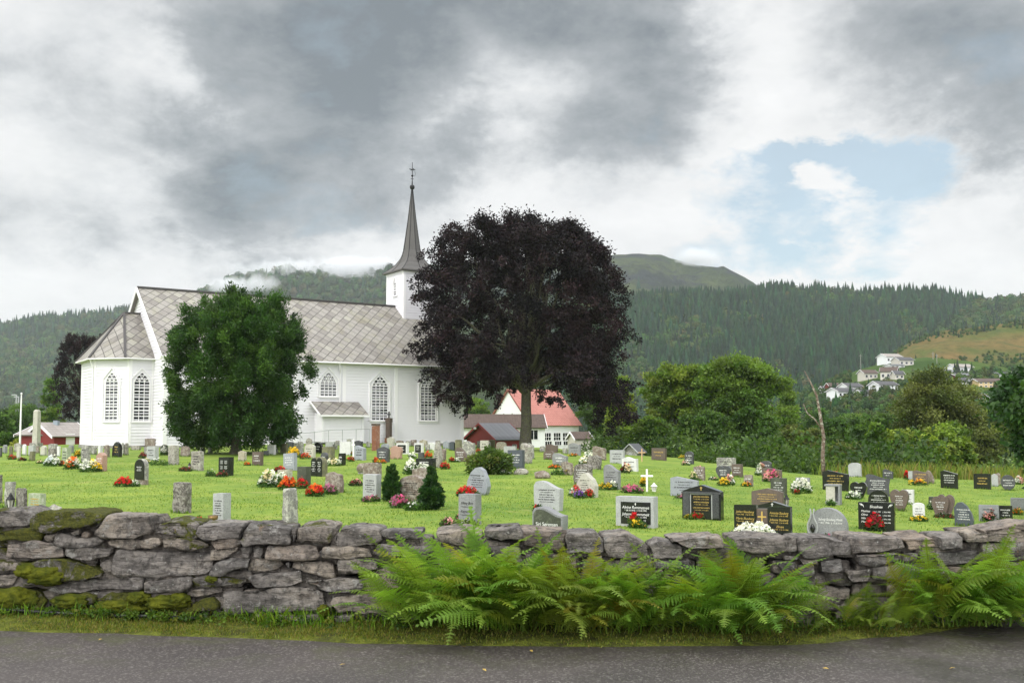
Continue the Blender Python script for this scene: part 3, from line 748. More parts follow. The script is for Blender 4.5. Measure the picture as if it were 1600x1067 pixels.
# ramp rail beside the porch
rl = empty('handrail', C1+CU*nave_x(450)-CV*2.4+Vector((0, 0, 0)), UA); tag(rl, 'thin grey metal ramp handrail along the church wall by the porch', 'handrail')
LR = nave_x(556)-nave_x(450)
mrail = simple('galvanised', (.45, .46, .47), .4, .1, 5, metal=.5)
b = MB(); b.tube([(0, 0, .75), (LR*.5, 0, 1.0), (LR, 0, 1.05)], .025, 6); b.build('rail', mrail, rl)
for k in range(6):
    b = MB(); x = LR*k/5; b.tube([(x, 0, -.3), (x, 0, .75+.3*min(1, k/3.2))], .022, 6); b.build('post', mrail, rl)
# ---------------------------------------------------------------- dry stone wall
def m_wallstone():
    m, t = newmat('wall_stone'); v = geo(t)
    oi = t.n('ShaderNodeObjectInfo', out=5)       # random per stone
    vo = t.n('ShaderNodeVectorMath', {0: v, 1: t.n('ShaderNodeCombineXYZ', {0: t.math('MULTIPLY', oi, 9), 1: t.math('MULTIPLY', oi, 5), 2: t.math('MULTIPLY', oi, 3)})}, operation='ADD')
    sq_ = t.n('ShaderNodeVectorMath', {0: vo, 1: (.7, 1, 2.0)}, operation='MULTIPLY')
    a = t.noise(sq_, 2.6, 7, .68, .4); b = t.noise(vo, 13, 6, .72, .3); c = t.noise(vo, 45, 4, .7)
    col = t.ramp(a, [(.30, (.070, .064, .060)), (.42, (.165, .152, .140)), (.52, (.27, .25, .228)), (.62, (.35, .318, .278)), (.75, (.20, .168, .140))])
    tint = t.ramp(oi, [(0, (1.12, 1.05, .98)), (.2, (.66, .67, .70)), (.4, (1.28, 1.18, 1.06)), (.6, (.82, .80, .80)), (.8, (1.0, .98, .98)), (1, (1.15, .98, .84))])
    col = t.mix(1, col, tint, 'MULTIPLY')
    col = t.mix(t.maprange(b, .46, .62, 0, .8), col, (.042, .038, .035))
    col = t.mix(t.maprange(t.noise(vo, 6, 6, .75, .5), .56, .66, 0, .75), col, (.36, .35, .325))      # pale lichen
    col = t.mix(t.maprange(t.noise(vo, 24, 4, .7), .62, .68, 0, .8), col, (.42, .41, .38))
    col = t.mix(t.maprange(t.noise(vo, 4.2, 5, .7, .6), .66, .72, 0, .5), col, (.30, .17, .07))
    nz = t.n('ShaderNodeSeparateXYZ', {0: t.n('ShaderNodeNewGeometry', out=1)}, out=2)
    mv = t.n('ShaderNodeAttribute', attribute_name='moss', out=2)
    mn = t.noise(v, 4.5, 6, .7, .5)
    ms = t.math('ADD', t.math('MULTIPLY', mv, .62), t.math('ADD', t.math('MULTIPLY', nz, .10), t.math('MULTIPLY', t.math('SUBTRACT', mn, .5), 1.5)))
    ms = t.maprange(ms, .36, .46, 0, 1)
    mcol = t.mix(t.maprange(c, .35, .7, 0, 1), (.045, .055, .008), (.15, .15, .014))
    col = t.mix(ms, col, mcol)
    lay = t.noise(t.n('ShaderNodeVectorMath', {0: vo, 1: (1.6, 1.6, 11)}, operation='MULTIPLY'), 3.2, 6, .7, .5)
    vc = t.n('ShaderNodeTexVoronoi', {'Vector': t.n('ShaderNodeVectorMath', {0: vo, 1: (1, 1, 2.2)}, operation='MULTIPLY'), 'Scale': 9, 'Randomness': 1}, out=0)
    b = t.math('ADD', b, t.math('ADD', t.math('MULTIPLY', lay, .9), t.math('MULTIPLY', vc, -.7)))
    h = t.math('ADD', t.math('ADD', t.math('MULTIPLY', b, 1.2), t.math('MULTIPLY', c, .45)), t.math('MULTIPLY', ms, t.math('MULTIPLY', t.noise(v, 120, 2), .9)))
    finish(t, col, t.maprange(ms, 0, 1, .68, .95), t.bump(h, 1.0, .045), .35); return m
M_WALLST = m_wallstone()
wall_top = empty('dry_stone_wall', (0, 8.4, 0)); tag(wall_top, 'low mossy dry stone wall along the road in front of the churchyard', 'wall')
def stone_mesh(poly, depth, seed, moss=0, y_jit=0, res=.05, rough=.016, name='stone', back=.0):
    """poly: pixel outline of its face; the stone stands in the wall line, real size"""
    r = random.Random(seed); cx = sum(p[0] for p in poly)/len(poly)
    pts = []
    cyp_ = sum(p[1] for p in poly)/len(poly); ex = .5 if name == 'stone' else 0
    for px, py in poly:
        px += ex*(1 if px > cx else -1); py += ex*(1 if py > cyp_ else -1); Y = wall_y(px); p = at(px, py, Y); pts.append((p.x, p.z))
    n = len(pts); ar = sum(pts[i][0]*pts[(i+1) % n][1]-pts[(i+1) % n][0]*pts[i][1] for i in range(n))
    if ar < 0: pts.reverse()
    bm = bmesh.new(); mx = sum(p[0] for p in pts)/n; mz = sum(p[1] for p in pts)/n
    y0 = wall_y_of_x(mx)+y_jit+back
    sz = max(p[1] for p in pts)-min(p[1] for p in pts)
    fr = [bm.verts.new((x, wall_y_of_x(x)+y_jit+back+r.uniform(-.012, .012), z)) for x, z in pts]
    bk = [bm.verts.new((mx+(x-mx)*.96, wall_y_of_x(x)+y_jit+back+depth+r.uniform(-.03, .03), mz+(z-mz)*.96)) for x, z in pts]
    bm.faces.new(fr); bm.faces.new(bk[::-1])
    for i in range(n): bm.faces.new((fr[i], bk[i], bk[(i+1) % n], fr[(i+1) % n]))
    bmesh.ops.recalc_face_normals(bm, faces=bm.faces)
    bv = min(.024, sz*.16)
    bmesh.ops.bevel(bm, geom=list(bm.edges), offset=bv, segments=2, affect='EDGES', clamp_overlap=True, profile=.6)
    bmesh.ops.triangulate(bm, faces=bm.faces)
    for _ in range(5):
        es = [e for e in bm.edges if e.calc_length() > res*1.6]
        if not es: break
        bmesh.ops.subdivide_edges(bm, edges=es, cuts=1); bmesh.ops.triangulate(bm, faces=[f for f in bm.faces if len(f.verts) > 3])
    bm.normal_update(); o = Vector((seed*3.7 % 31, seed*1.3 % 17, seed*.7 % 11))
    for v in bm.verts:
        c = v.co; e = mnoise.fractal(Vector((c.x*3.2, c.y*3.2, c.z*6))+o, 1, 2.1, 4)*rough*1.5
        ridge = abs(mnoise.noise(Vector((c.x*5, c.y*5, c.z*14))+o))*rough*1.1
        v.co += v.normal*(e-ridge)
    me = bpy.data.meshes.new(name); bm.to_mesh(me); bm.free()
    me.polygons.foreach_set('use_smooth', [True]*len(me.polygons))
    at_ = me.attributes.new('moss', 'FLOAT', 'POINT'); at_.data.foreach_set('value', [float(moss)]*len(me.vertices))
    me.materials.append(M_WALLST); return me
def zl(o, s, txt):
    out = []
    for ln in txt.strip().split('\n'):
        ms = 0
        if ln[0] in 'm':
            ms = float(ln[1:ln.index(' ')]); ln = ln[ln.index(' ')+1:]
        v = [float(q) for q in ln.replace(',', ' ').split()]
        out.append((ms, [(o[0]+v[i]/s, o[1]+v[i+1]/s) for i in range(0, len(v), 2)]))
    return out
STONES = zl((0, 780), 5, '''m.35 -160,92 60,90 200,100 255,140 215,215 90,232 -160,235
m.85 235,150 270,110 680,88 800,110 815,140 705,205 560,215 360,245 240,225
705,215 800,150 812,170 715,248
m.1 735,265 870,115 1180,130 1200,200 1180,260 1040,310 790,305
1135,265 1190,230 1195,260 1160,300
m.62 1200,260 1230,190 1330,170 1530,200 1545,290 1500,305 1210,275
m1 -160,250 230,235 318,250 310,330 200,335 -160,335
345,295 445,250 430,300 410,335 350,330
540,265 620,225 625,275 580,295
625,270 655,252 685,275 680,300 630,298
425,290 470,270 540,280 600,310 740,305 798,325 770,350 640,375 520,370 430,345
m.2 805,330 860,312 1240,310 1250,350 1170,385 1040,395 900,390 850,365
m.5 1265,315 1330,295 1560,320 1640,345 1640,375 1500,395 1270,390
15,440 45,345 310,335 490,350 495,450 420,455 200,470 30,470
500,420 515,390 700,380 870,385 865,435 740,480 610,470 510,455
m.05 860,580 890,410 1250,405 1620,400 1665,420 1665,540 1600,600 1300,605 900,610
m.6 -160,490 55,490 180,490 175,555 50,560 -160,560
m.5 -160,590 70,585 140,600 80,695 -160,695
m.72 160,560 250,480 420,470 640,490 760,530 805,570 790,620 560,640 300,670 160,690
770,515 820,480 865,490 850,570 800,540
m.25 340,705 470,660 620,630 830,615 1095,620 1100,700 900,720 700,730 480,735 360,725
1120,740 1125,650 1170,640 1485,615 1490,680 1380,715 1200,745
1115,640 1150,605 1245,602 1250,620 1170,650 1120,650
1140,760 1375,725 1380,770 1160,795
1385,765 1470,715 1700,700 1745,700 1700,740 1560,765
m.5 1500,690 1500,620 1690,610 1740,640 1690,690 1560,700
m.95 -160,710 140,695 300,710 340,790 300,860 -160,860
m.8 370,770 420,735 620,740 740,760 720,810 560,850 380,840
m.8 750,780 850,735 1100,740 1110,770 960,800 800,800
m.95 620,880 760,820 960,810 1100,830 1100,925 800,930 640,910
m.9 1110,830 1300,800 1480,820 1560,900 1480,930 1120,930''') + zl((300, 790), 5, '''m.1 45,210 65,150 400,140 405,165 375,250 200,260 120,270 60,240
m.3 385,270 420,190 450,140 560,140 770,175 775,290 700,300 600,305 420,310
780,190 815,170 815,250 790,290
m.35 800,290 830,175 1000,165 1090,185 1075,290 1040,310 900,285 810,300
m.1 1120,215 1160,175 1320,165 1480,190 1485,260 1440,310 1180,320 1140,290
1490,200 1680,190 1800,200 1800,255 1700,268 1575,268 1500,240
150,280 330,255 380,295 320,330 190,340
130,350 280,335 360,325 350,365 230,420 140,430
380,390 385,330 430,312 465,325 455,395 430,410
m.5 470,330 560,315 565,360 540,415 470,400
m.3 580,400 590,310 800,305 985,315 1005,395 960,415 780,420 620,410
990,365 1010,345 1030,360 1015,410 995,400
1030,405 1040,335 1240,325 1400,335 1425,405 1300,410 1120,415
1430,370 1450,305 1600,300 1640,350 1620,400 1440,400
m.2 130,540 200,440 300,405 460,415 430,480 250,530 150,550
430,510 470,425 680,415 725,460 680,515 560,525
730,440 765,435 765,490 735,500
m.1 770,490 780,430 1040,420 1120,440 1115,560 1060,565 860,510
1130,540 1140,425 1300,415 1460,430 1465,490 1380,520 1180,555
435,560 560,520 840,515 870,600 760,625 520,645 490,640
870,610 890,575 1040,570 1270,565 1340,590 1330,650 1230,675 1050,670 960,630
1340,650 1370,550 1460,505 1600,530 1640,560 1640,680 1420,690 1340,670
m.55 0,580 150,555 340,560 435,590 380,625 200,635 20,645
m.12 225,800 240,690 400,665 640,650 980,650 1020,690 1050,800 1000,820 700,830 420,845 260,865
m.1 1070,760 1100,700 1370,685 1500,700 1560,750 1540,830 1400,845 1240,840 1140,840
m.3 490,850 610,840 640,890 560,905 490,890
m.4 660,850 1000,840 1020,890 860,900 680,900
m.4 1090,860 1240,850 1250,900 1120,930
m.9 -10,745 160,720 210,760 200,810 -10,830''') + zl((560, 800), 2.857, '''m.2 345,90 480,75 555,100 560,150 350,150
m.15 565,78 715,72 735,120 610,127 562,112
m.2 725,80 925,85 920,170 860,180 740,150
930,100 1060,90 1095,130 1090,183 932,188
1085,105 1200,95 1290,145 1300,203 1110,212
1297,150 1340,122 1445,150 1450,207 1312,212
m.1 1390,125 1500,110 1620,112 1625,160 1480,170
1000,222 1090,190 1092,272 1010,268
1098,220 1310,214 1312,252 1150,268 1098,268
1320,217 1480,212 1480,252 1322,254
1200,275 1360,263 1370,292 1210,303
m.2 180,165 330,150 340,200 200,210
350,160 540,158 550,220 360,230
560,160 720,150 730,225 570,232
740,190 980,195 985,270 750,270''') + zl((1040, 800), 2.857, '''300,118 340,112 580,113 580,168 420,183 305,168
585,120 690,105 820,130 818,185 620,205 590,180
822,115 1050,115 1068,160 960,175 832,178
1055,118 1200,110 1212,158 1085,170
1215,108 1325,100 1322,165 1222,168
1330,92 1600,78 1760,80 1760,130 1340,132
1410,78 1600,50 1760,45 1760,76 1420,90
845,190 1050,175 1055,213 930,243 850,240
1062,172 1130,177 1130,215 1062,223
1136,180 1202,183 1197,220 1142,223
680,215 780,205 790,260 690,270
600,240 665,235 665,280 600,285
595,210 670,205 680,230 610,232
530,195 600,200 590,215 530,212
800,258 915,250 915,318 830,323 802,290
920,246 1150,228 1155,293 1000,303 922,298
580,350 650,345 655,405 575,405
500,222 580,220 580,290 520,280
1130,300 1180,300 1180,350 1130,345
985,318 1120,308 1125,350 1000,358
1210,175 1400,172 1405,235 1212,240
1410,140 1600,138 1760,140 1760,215 1415,220
1170,235 1330,245 1335,310 1172,300
1340,245 1600,225 1760,222 1760,300 1345,310''')
for k, (ms, poly) in enumerate(STONES):
    cop = min(p[1] for p in poly) < 842 and k not in (7, 8, 9)
    h = (max(p[1] for p in poly)-min(p[1] for p in poly))
    me = stone_mesh(poly, .50 if cop and h > 18 else .34, k+1, ms, random.Random(k).uniform(-.035, .03) - (.02 if cop else 0), .036 if k < 61 else .045, .021 if h > 12 else .011)
    o = link('stone', me, wall_top); o.matrix_parent_inverse = wall_top.matrix_basis.inverted() if False else Matrix.Translation((0, -8.4, 0))
# smaller stones and earth packed behind the face, seen only through the gaps
V_, F_, A_ = [], [], []
q = random.Random(5); nb = 0
px = -330
while px < 1930:
    for row in range(7):
        top = interp(px, [-300, 0, 430, 1000, 1300, 1600, 1900], [812, 818, 838, 856, 856, 845, 840]); bot = interp(px, [-300, 0, 430, 1000, 1250, 1600, 1900], [962, 966, 985, 1000, 1000, 985, 970])
        hgt = (bot-top)/7; y0 = top+hgt*row+q.uniform(-3, 3); wd = q.uniform(30, 60); x0 = px+q.uniform(-9, 9)
        poly = [(x0, y0), (x0+wd*.5, y0-q.uniform(0, 3)), (x0+wd, y0), (x0+wd+q.uniform(-3, 3), y0+hgt*.92), (x0+wd*.4, y0+hgt), (x0+q.uniform(-3, 3), y0+hgt*.9)]
        vis = 600 <= px
        me = stone_mesh(poly, .3, int(px)*7+row+3000, .45 if px < 300 and row > 4 else .15, .075+q.uniform(-.03, .04), .10, .014, 'tmp')
        n = len(me.vertices); c = np.empty(n*3, np.float32); me.vertices.foreach_get('co', c); V_.append(c.reshape(-1, 3))
        F_.append(np.array([p.vertices[:] for p in me.polygons])+nb); nb += n; A_.append(np.full(n, .4 if px < 300 else .15)); bpy.data.meshes.remove(me)
    px += 34
o = fast_mesh('rubble_fill', np.concatenate(V_), np.concatenate(F_), M_WALLST, None, wall_top, smooth=True)
a_ = o.data.attributes.new('moss', 'FLOAT', 'POINT'); a_.data.foreach_set('value', np.concatenate(A_).astype(np.float32))
o.matrix_parent_inverse = Matrix.Translation((0, -8.4, 0)); tag(o, kind='stuff')
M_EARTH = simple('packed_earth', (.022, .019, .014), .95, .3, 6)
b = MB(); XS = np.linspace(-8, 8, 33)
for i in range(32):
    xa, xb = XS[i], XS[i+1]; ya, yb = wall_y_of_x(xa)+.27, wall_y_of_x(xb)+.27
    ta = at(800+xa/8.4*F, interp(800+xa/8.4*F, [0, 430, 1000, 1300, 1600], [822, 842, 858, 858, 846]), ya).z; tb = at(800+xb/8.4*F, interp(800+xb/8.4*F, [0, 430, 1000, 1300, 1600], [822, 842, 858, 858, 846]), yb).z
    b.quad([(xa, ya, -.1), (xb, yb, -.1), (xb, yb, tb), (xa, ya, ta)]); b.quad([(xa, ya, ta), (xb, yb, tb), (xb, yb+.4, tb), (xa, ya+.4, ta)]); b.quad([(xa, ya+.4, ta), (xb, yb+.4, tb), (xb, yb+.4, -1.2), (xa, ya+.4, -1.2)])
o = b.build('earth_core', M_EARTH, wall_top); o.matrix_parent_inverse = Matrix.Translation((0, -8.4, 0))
# black hose along the wall foot
M_HOSE = simple('black_plastic', (.012, .012, .013), .4, .2, 8)
b = MB(); pts = []
for px in range(-200, 316, 12):
    py = interp(px, [-200, 0, 100, 200, 300, 316], [948, 952, 958, 964, 970, 972]); Y = wall_y(px)-.06+.015*math.sin(px*.06); p = at(px, py, Y); pts.append((p.x, Y, max(.05, p.z)))
b.tube(pts, .017, 8); tag(b.build('garden_hose', M_HOSE, smooth=True), 'black plastic hose lying along the mossy foot of the stone wall', 'hose')

# ---------------------------------------------------------------- ferns
M_FERN = leafmat('fern_leaf', .45, .5, .3)
def frond(r, ln, wmax, npin=26, arch=1.0):
    """one frond in its own frame: grows along +x, arching over in z; returns verts, quads, tone"""
    V = []; Fq = []; T = []
    def spine(u):
        return Vector((ln*(u*.80+.02*u*u), 0, ln*(.72*u-.62*arch*u*u)))
    for i in range(12):
        u0, u1 = i/12, (i+1)/12; a, b = spine(u0), spine(u1); w0, w1 = .006*(1-u0)+.0012, .006*(1-u1)+.0012
        k = len(V); V += [a+Vector((0, -w0, 0)), a+Vector((0, w0, 0)), b+Vector((0, w1, 0)), b+Vector((0, -w1, 0))]; Fq.append((k, k+1, k+2, k+3)); T += [.8]*4
    for i in range(npin):
        u = .10+.90*(i+.5)/npin; c = spine(u); tg = (spine(min(1, u+.02))-spine(u-.02)).normalized()
        wl = wmax*(math.sin(math.pi*min(1, u*1.02+.12)**1.15)**.75 if u < .88 else .30*(1-u)/.12+.05)
        wl = max(.012, wl)*r.uniform(.9, 1.08); up = Vector((-tg.z, 0, tg.x))
        for sd in (-1, 1):
            ax = (Vector((0, sd, 0))*.93+tg*r.uniform(.25, .42)-up*r.uniform(-.02, .22)).normalized(); nb = tg*.95
            ns = 7; tone = r.uniform(.85, 1.15)
            for j in range(ns):
                v0 = (j+.05)/ns; v1 = (j+.95)/ns; wid = ln/npin*.40*(1-.75*v0)
                b0 = c+ax*(wl*v0)-up*(.10*wl*v0*v0); b1 = c+ax*(wl*v1)-up*(.10*wl*v1*v1)
                for s2 in (-1, 1):
                    tip = (b0+b1)*.5+nb*(s2*wid)+ax*(wl/ns*.35)-up*(.15*wid); k = len(V)
                    V += [b0, b1, tip+ax*wl/ns*.22, tip-ax*wl/ns*.25]; Fq.append((k, k+1, k+2, k+3)); T += [tone]*4
    return np.array([tuple(p) for p in V]), np.array(Fq), np.array(T)
rf_ = random.Random(21)
FRONDS = [frond(rf_, 1.0, .135*rf_.uniform(.85, 1.15), 27, a) for a in (.75, .9, 1.0, 1.1, 1.25, .85)]
def fern(px, base_y, toward, n, ln, label, seed, spread=1.0, tones=((.17, .31, .036), (.13, .26, .030), (.14, .22, .024), (.23, .35, .05)), yaw0=None, stand=.0):
    r = random.Random(seed); Vs = []; Fs = []; Cs = []; nb = 0
    Y0 = wall_y(px)-toward; p0 = at(px, base_y, Y0); X0 = p0.x; z0 = .05
    for i in range(n):
        V, Fq, T = FRONDS[r.randrange(len(FRONDS))]
        l = ln*r.uniform(.65, 1.12)
        a = r.uniform(-math.pi*1.02, .02) if r.random() < .86 else r.uniform(0, math.pi)
        lift = r.uniform(.12, 1.2)+stand; roll = r.gauss(0, .35)
        M = Matrix.Rotation(a, 3, 'Z') @ Matrix.Rotation(-lift*.75, 3, 'Y') @ Matrix.Rotation(roll, 3, 'X')
        P = (V*l) @ np.array(M).T
        P = P + np.array([X0+r.gauss(0, .07)*spread*2.2, Y0+r.gauss(0, .05), z0])
        # fronds that would enter the wall bend up along its face
        wy = np.array([wall_y_of_x(x) for x in (P[:, 0].min(), P[:, 0].max())]).min()-.03
        over = np.maximum(0, P[:, 1]-wy)*(P[:, 2] < .85); P[:, 1] -= over; P[:, 2] += over*.6
        low = np.maximum(0, .05-P[:, 2]); P[:, 2] += low
        c = np.array(r.choice(tones))*r.uniform(.85, 1.15); x = V[:, 0]
        cc = c[None, :]*T[:, None]
        if r.random() < .12: cc = cc*np.array([[1.35, .95, .8]])
        Vs.append(P); Fs.append(Fq+nb); Cs.append(cc); nb += len(P)
    o = fast_mesh('fern', np.concatenate(Vs)-np.array([X0, Y0, 0]), np.concatenate(Fs), M_FERN, np.concatenate(Cs), loc=(X0, Y0, 0))
    return tag(o, label, 'fern', 'ferns growing along the foot of the stone wall')
fern(705, 985, .16, 92, 1.0, 'big yellow-green fern nearest the bare mossy end of the stone wall, overtopping its coping', 1, 1.5)
fern(800, 985, .20, 80, .98, 'bushy fern merging with the biggest clump, spilling from wall top to road edge', 2, 1.3)
fern(900, 990, .22, 84, .92, 'sprawling fern with brownish fronds hanging down onto the edge of the road', 3, 1.4, ((.19, .27, .04), (.17, .26, .034), (.23, .31, .045), (.17, .22, .026)))
fern(985, 985, .18, 56, .84, 'feathery fern with long fronds reaching sideways across low wall stones', 4, 1.0)
fern(1145, 985, .20, 92, .98, 'tall dark green fern standing alone with upright fronds over the wall top', 5, 1.2, ((.115, .24, .028), (.13, .20, .022), (.15, .29, .034), (.20, .32, .045)))
fern(1330, 975, .14, 26, .52, 'small fern low against the wall beside bare stones and mossy verge', 6, .8, ((.13, .20, .02), (.10, .16, .018), (.17, .24, .03)))
fern(1410, 975, .14, 15, .50, 'smallest fern with few upright fronds between a low fern and a tall clump', 7, .6, ((.14, .22, .022), (.17, .24, .03), (.10, .17, .018)), stand=.25)
fern(1530, 968, .20, 96, .95, 'dense tall fern clump covering the wall where the road bends away', 8, 1.5, ((.125, .25, .03), (.16, .30, .036), (.14, .21, .022), (.19, .32, .042)))
fern(1640, 962, .2, 34, .84, 'fern cut off by the frame edge beyond the dense tall clump', 9, 1.3, ((.12, .19, .02), (.09, .15, .018), (.17, .23, .03)))
# fallen leaves on the road
M_DRY = simple('fallen_leaf', (.38, .26, .06), .6, .4, 20)
lf = None
for k, (px, py) in enumerate([(392, 985), (655, 1000), (725, 1012), (830, 1020), (535, 1037), (757, 1048), (465, 988), (1290, 1050), (640, 999), (700, 1003), (157, 998), (1488, 1048)]):
    d = ray(px, py); s_ = -CZ/d.z; p = Vector((d.x*s_, d.y*s_, 0)); p.z = road_z(p.x, p.y)+.012
    if lf is None:
        b = MB(); b.faces([(-.022, 0, 0), (0, -.012, .004), (.024, 0, .002), (0, .012, .006)], [(0, 1, 2, 3)]); lf = b.build('fallen_leaf', M_DRY, loc=p); o = lf
    else: o = dup(lf, loc=p)
    o.rotation_euler = (.2*math.sin(k), .2*math.cos(k*2), k*1.7)
    tag(o, 'small dry yellow leaf lying on the grey asphalt road', 'fallen leaf', 'fallen leaves on the road')

# cushions of moss and small weeds at the wall foot (ground cover)
rng = np.random.default_rng(55); q = random.Random(55); C = []
while len(C) < 420:
    px = q.uniform(-260, 1750)
    if px > 330 and q.random() < .6: continue
    X = (px-800)/F*8.4; y = wall_y(px)-.02-abs(q.gauss(0, .07)); C.append((X, y, verge_z(X, .6)+q.uniform(0, .05)))
V, Fq, c = leaves(rng, np.array(C), np.full(len(C), .05), 9000, .026, .018, [(.08, .15, .02), (.12, .19, .025), (.05, .10, .016), (.13, .14, .02)], outward=(0, 30, -9), bias=.5, flat=.6)
tag(fast_mesh('wall_foot_weeds', V, Fq, M_FERN, c), kind='stuff')
b = MB()
for px, py, rx, rz in ((20, 935, .20, .09), (70, 900, .17, .08), (110, 940, .16, .06), (190, 948, .22, .06), (260, 942, .18, .06), (40, 892, .10, .06), (215, 935, .10, .05), (280, 936, .08, .05), (330, 905, .06, .03), (505, 955, .05, .05)):
    Y = wall_y(px)-.03; p = at(px, py, Y); vs = []; n = 14
    bm = bmesh.new(); bmesh.ops.create_icosphere(bm, subdivisions=4, radius=1)
    for v in bm.verts:
        e = 1+.35*mnoise.fractal(v.co*2.2+Vector((px, 0, 0)), 1, 2, 4); v.co = Vector((p.x+v.co.x*rx*e, Y+v.co.y*.07*e+.03, p.z+v.co.z*rz*e))
    b.faces([v.co.copy() for v in bm.verts], [tuple(v.index for v in f.verts) for f in bm.faces]); bm.free()
m, t = newmat('moss'); v = geo(t); k_ = t.noise(v, 60, 4, .7)
col = t.mix(t.maprange(t.noise(v, 9, 5, .65), .35, .65, 0, 1), (.040, .055, .008), (.14, .15, .014)); col = t.mix(t.maprange(k_, .5, .8, 0, .6), col, (.02, .03, .006))
finish(t, col, .95, t.bump(k_, 1, .03), .1)
o = b.build('moss', m, wall_top, smooth=True); o.matrix_parent_inverse = Matrix.Translation((0, -8.4, 0)); tag(o, kind='stuff')
# ---------------------------------------------------------------- trees
M_LEAF = leafmat('leaf', .38, .5, .35); M_DARKLEAF = leafmat('copper_leaf', .10, .6, .15)
M_BARK = granite('bark', (.055, .045, .034), (.10, .085, .065), (.14, .14, .11), .9, 22, .5, (.13, .14, .06), .8)
M_DEADBARK = granite('dead_bark', (.085, .055, .04), (.15, .10, .075), (.26, .21, .17), .85, 14, .2, bump=.7)
def limbs(mb, base, fork, ends, r0, r1, rnd, wob=.3):
    base, fork = Vector(base), Vector(fork); pts = []
    for k in range(6):
        u = k/5; pts.append(base.lerp(fork, u)+Vector((rnd.gauss(0, 1), rnd.gauss(0, 1), 0))*r0*.10*(k > 0))
    mb.tube([pts[0]+Vector((0, 0, -.2))]+pts, [r0*1.35]+[r0*1.18]+[r0+(r1-r0)*k/5 for k in range(1, 6)], 12)
    for e in ends:
        e = Vector(e); L_ = (e-fork).length; st_ = base.lerp(fork, rnd.uniform(.75, 1)); p = []
        for k in range(7):
            u = k/6; q_ = st_.lerp(e, u)+Vector((0, 0, math.sin(u*math.pi)*L_*.12))+Vector((rnd.gauss(0, 1), rnd.gauss(0, 1), rnd.gauss(0, 1)))*L_*.03*(0 < k < 6); p.append(q_)
        mb.tube(p, [r1*.55*(1-.85*k/6)+.012 for k in range(7)], 6)
def crown_clumps(rng, blobs, n, rc, shell=.72):
    """blobs: (x,y,z,rx,ry,rz); clump centres mostly near the skin of each"""
    B = np.array(blobs, float); vol = B[:, 3]*B[:, 5]; bi = rng.choice(len(B), n, p=vol/vol.sum()); d = rng.normal(0, 1, (n, 3)); d /= np.linalg.norm(d, axis=1)[:, None]
    q_ = rng.uniform(shell, 1.02, (n, 1)); q_[rng.random(n) < .25] *= .6
    C = B[bi, :3]+d*B[bi, 3:6]*q_; return C, rng.uniform(.6, 1.3, n)*rc
def make_tree(name, loc, blobs, trunk, nclump, rc, nleaf, ln, wd, pal, label, cat='tree', group=None, seed=1, leafm=None, bark=None, **kw):
    rng = np.random.default_rng(seed); rnd = random.Random(seed); root = empty(name, loc); tag(root, label, cat, group)
    C, Rr = crown_clumps(rng, blobs, nclump, rc, kw.pop('shell', .72)); outw = kw.pop('outward', None)
    zmin = kw.pop('zmin', None)
    if zmin is not None:
        C[:, 2] = np.maximum(C[:, 2], zmin)
    V, Fq, c = leaves(rng, C, Rr, nleaf, ln, wd, pal, outward=outw, **kw)
    fast_mesh('crown', V, Fq, leafm or M_LEAF, c, root)
    if trunk:
        (h, r0, r1) = trunk; mb = MB(); ends = C[rng.choice(len(C), min(14, len(C)), replace=False)]*np.array([.75, .75, .85]); ends[:, 2] = np.maximum(ends[:, 2], h*1.05)
        limbs(mb, (0, 0, 0), (rnd.gauss(0, .1), rnd.gauss(0, .1), h), [tuple(e) for e in ends], r0, r1, rnd); mb.build('trunk', bark or M_BARK, root, smooth=True)
    return root
G1 = [(.085, .165, .022), (.12, .20, .028), (.055, .115, .018), (.15, .23, .038)]
G2 = [(.06, .125, .022), (.085, .155, .026), (.042, .09, .018)]
G3 = [(.15, .225, .028), (.20, .26, .038), (.10, .175, .024)]
GW = [(.105, .14, .032), (.13, .16, .038), (.08, .11, .026), (.15, .17, .045)]
YEW = [(.030, .078, .013), (.042, .10, .017), (.022, .058, .011), (.062, .125, .022)]
COP = [(.015, .0105, .0125), (.021, .0135, .0155), (.010, .0085, .010), (.032, .018, .021)]
# evergreen in front of the nave
p = lawn_at(368, 709); k = p.y/F
bl = [(0, 0, 150*k, 84*k, 84*k, 86*k), (-18*k, 0, 175*k, 70*k, 74*k, 56*k), (26*k, 0, 165*k, 70*k, 74*k, 64*k), (0, 0, 62*k, 84*k, 82*k, 58*k), (-38*k, 0, 62*k, 56*k, 62*k, 52*k), (52*k, 0, 58*k, 46*k, 55*k, 44*k), (-42*k, 0, 216*k, 28*k, 30*k, 28*k), (-8*k, 0, 224*k, 28*k, 28*k, 24*k), (26*k, 0, 222*k, 22*k, 22*k, 24*k), (50*k, 0, 214*k, 16*k, 18*k, 26*k), (80*k, 0, 192*k, 14*k, 14*k, 28*k), (100*k, 0, 134*k, 20*k, 24*k, 16*k), (92*k, 0, 165*k, 16*k, 20*k, 26*k), (-92*k, 0, 165*k, 14*k, 20*k, 34*k), (-78*k, 0, 40*k, 20*k, 26*k, 18*k), (-96*k, 0, 105*k, 10*k, 14*k, 30*k)]
rq_ = random.Random(31)
for _ in range(46):
    zz_ = rq_.uniform(20, 235); an = rq_.uniform(0, 6.28); rr_ = 99*math.sqrt(max(.05, 1-((zz_-120)/138)**2)); bl.append((rr_*math.cos(an)*k, rr_*math.sin(an)*k*.95, zz_*k, rq_.uniform(7, 13)*k, rq_.uniform(7, 13)*k, rq_.uniform(14, 28)*k))
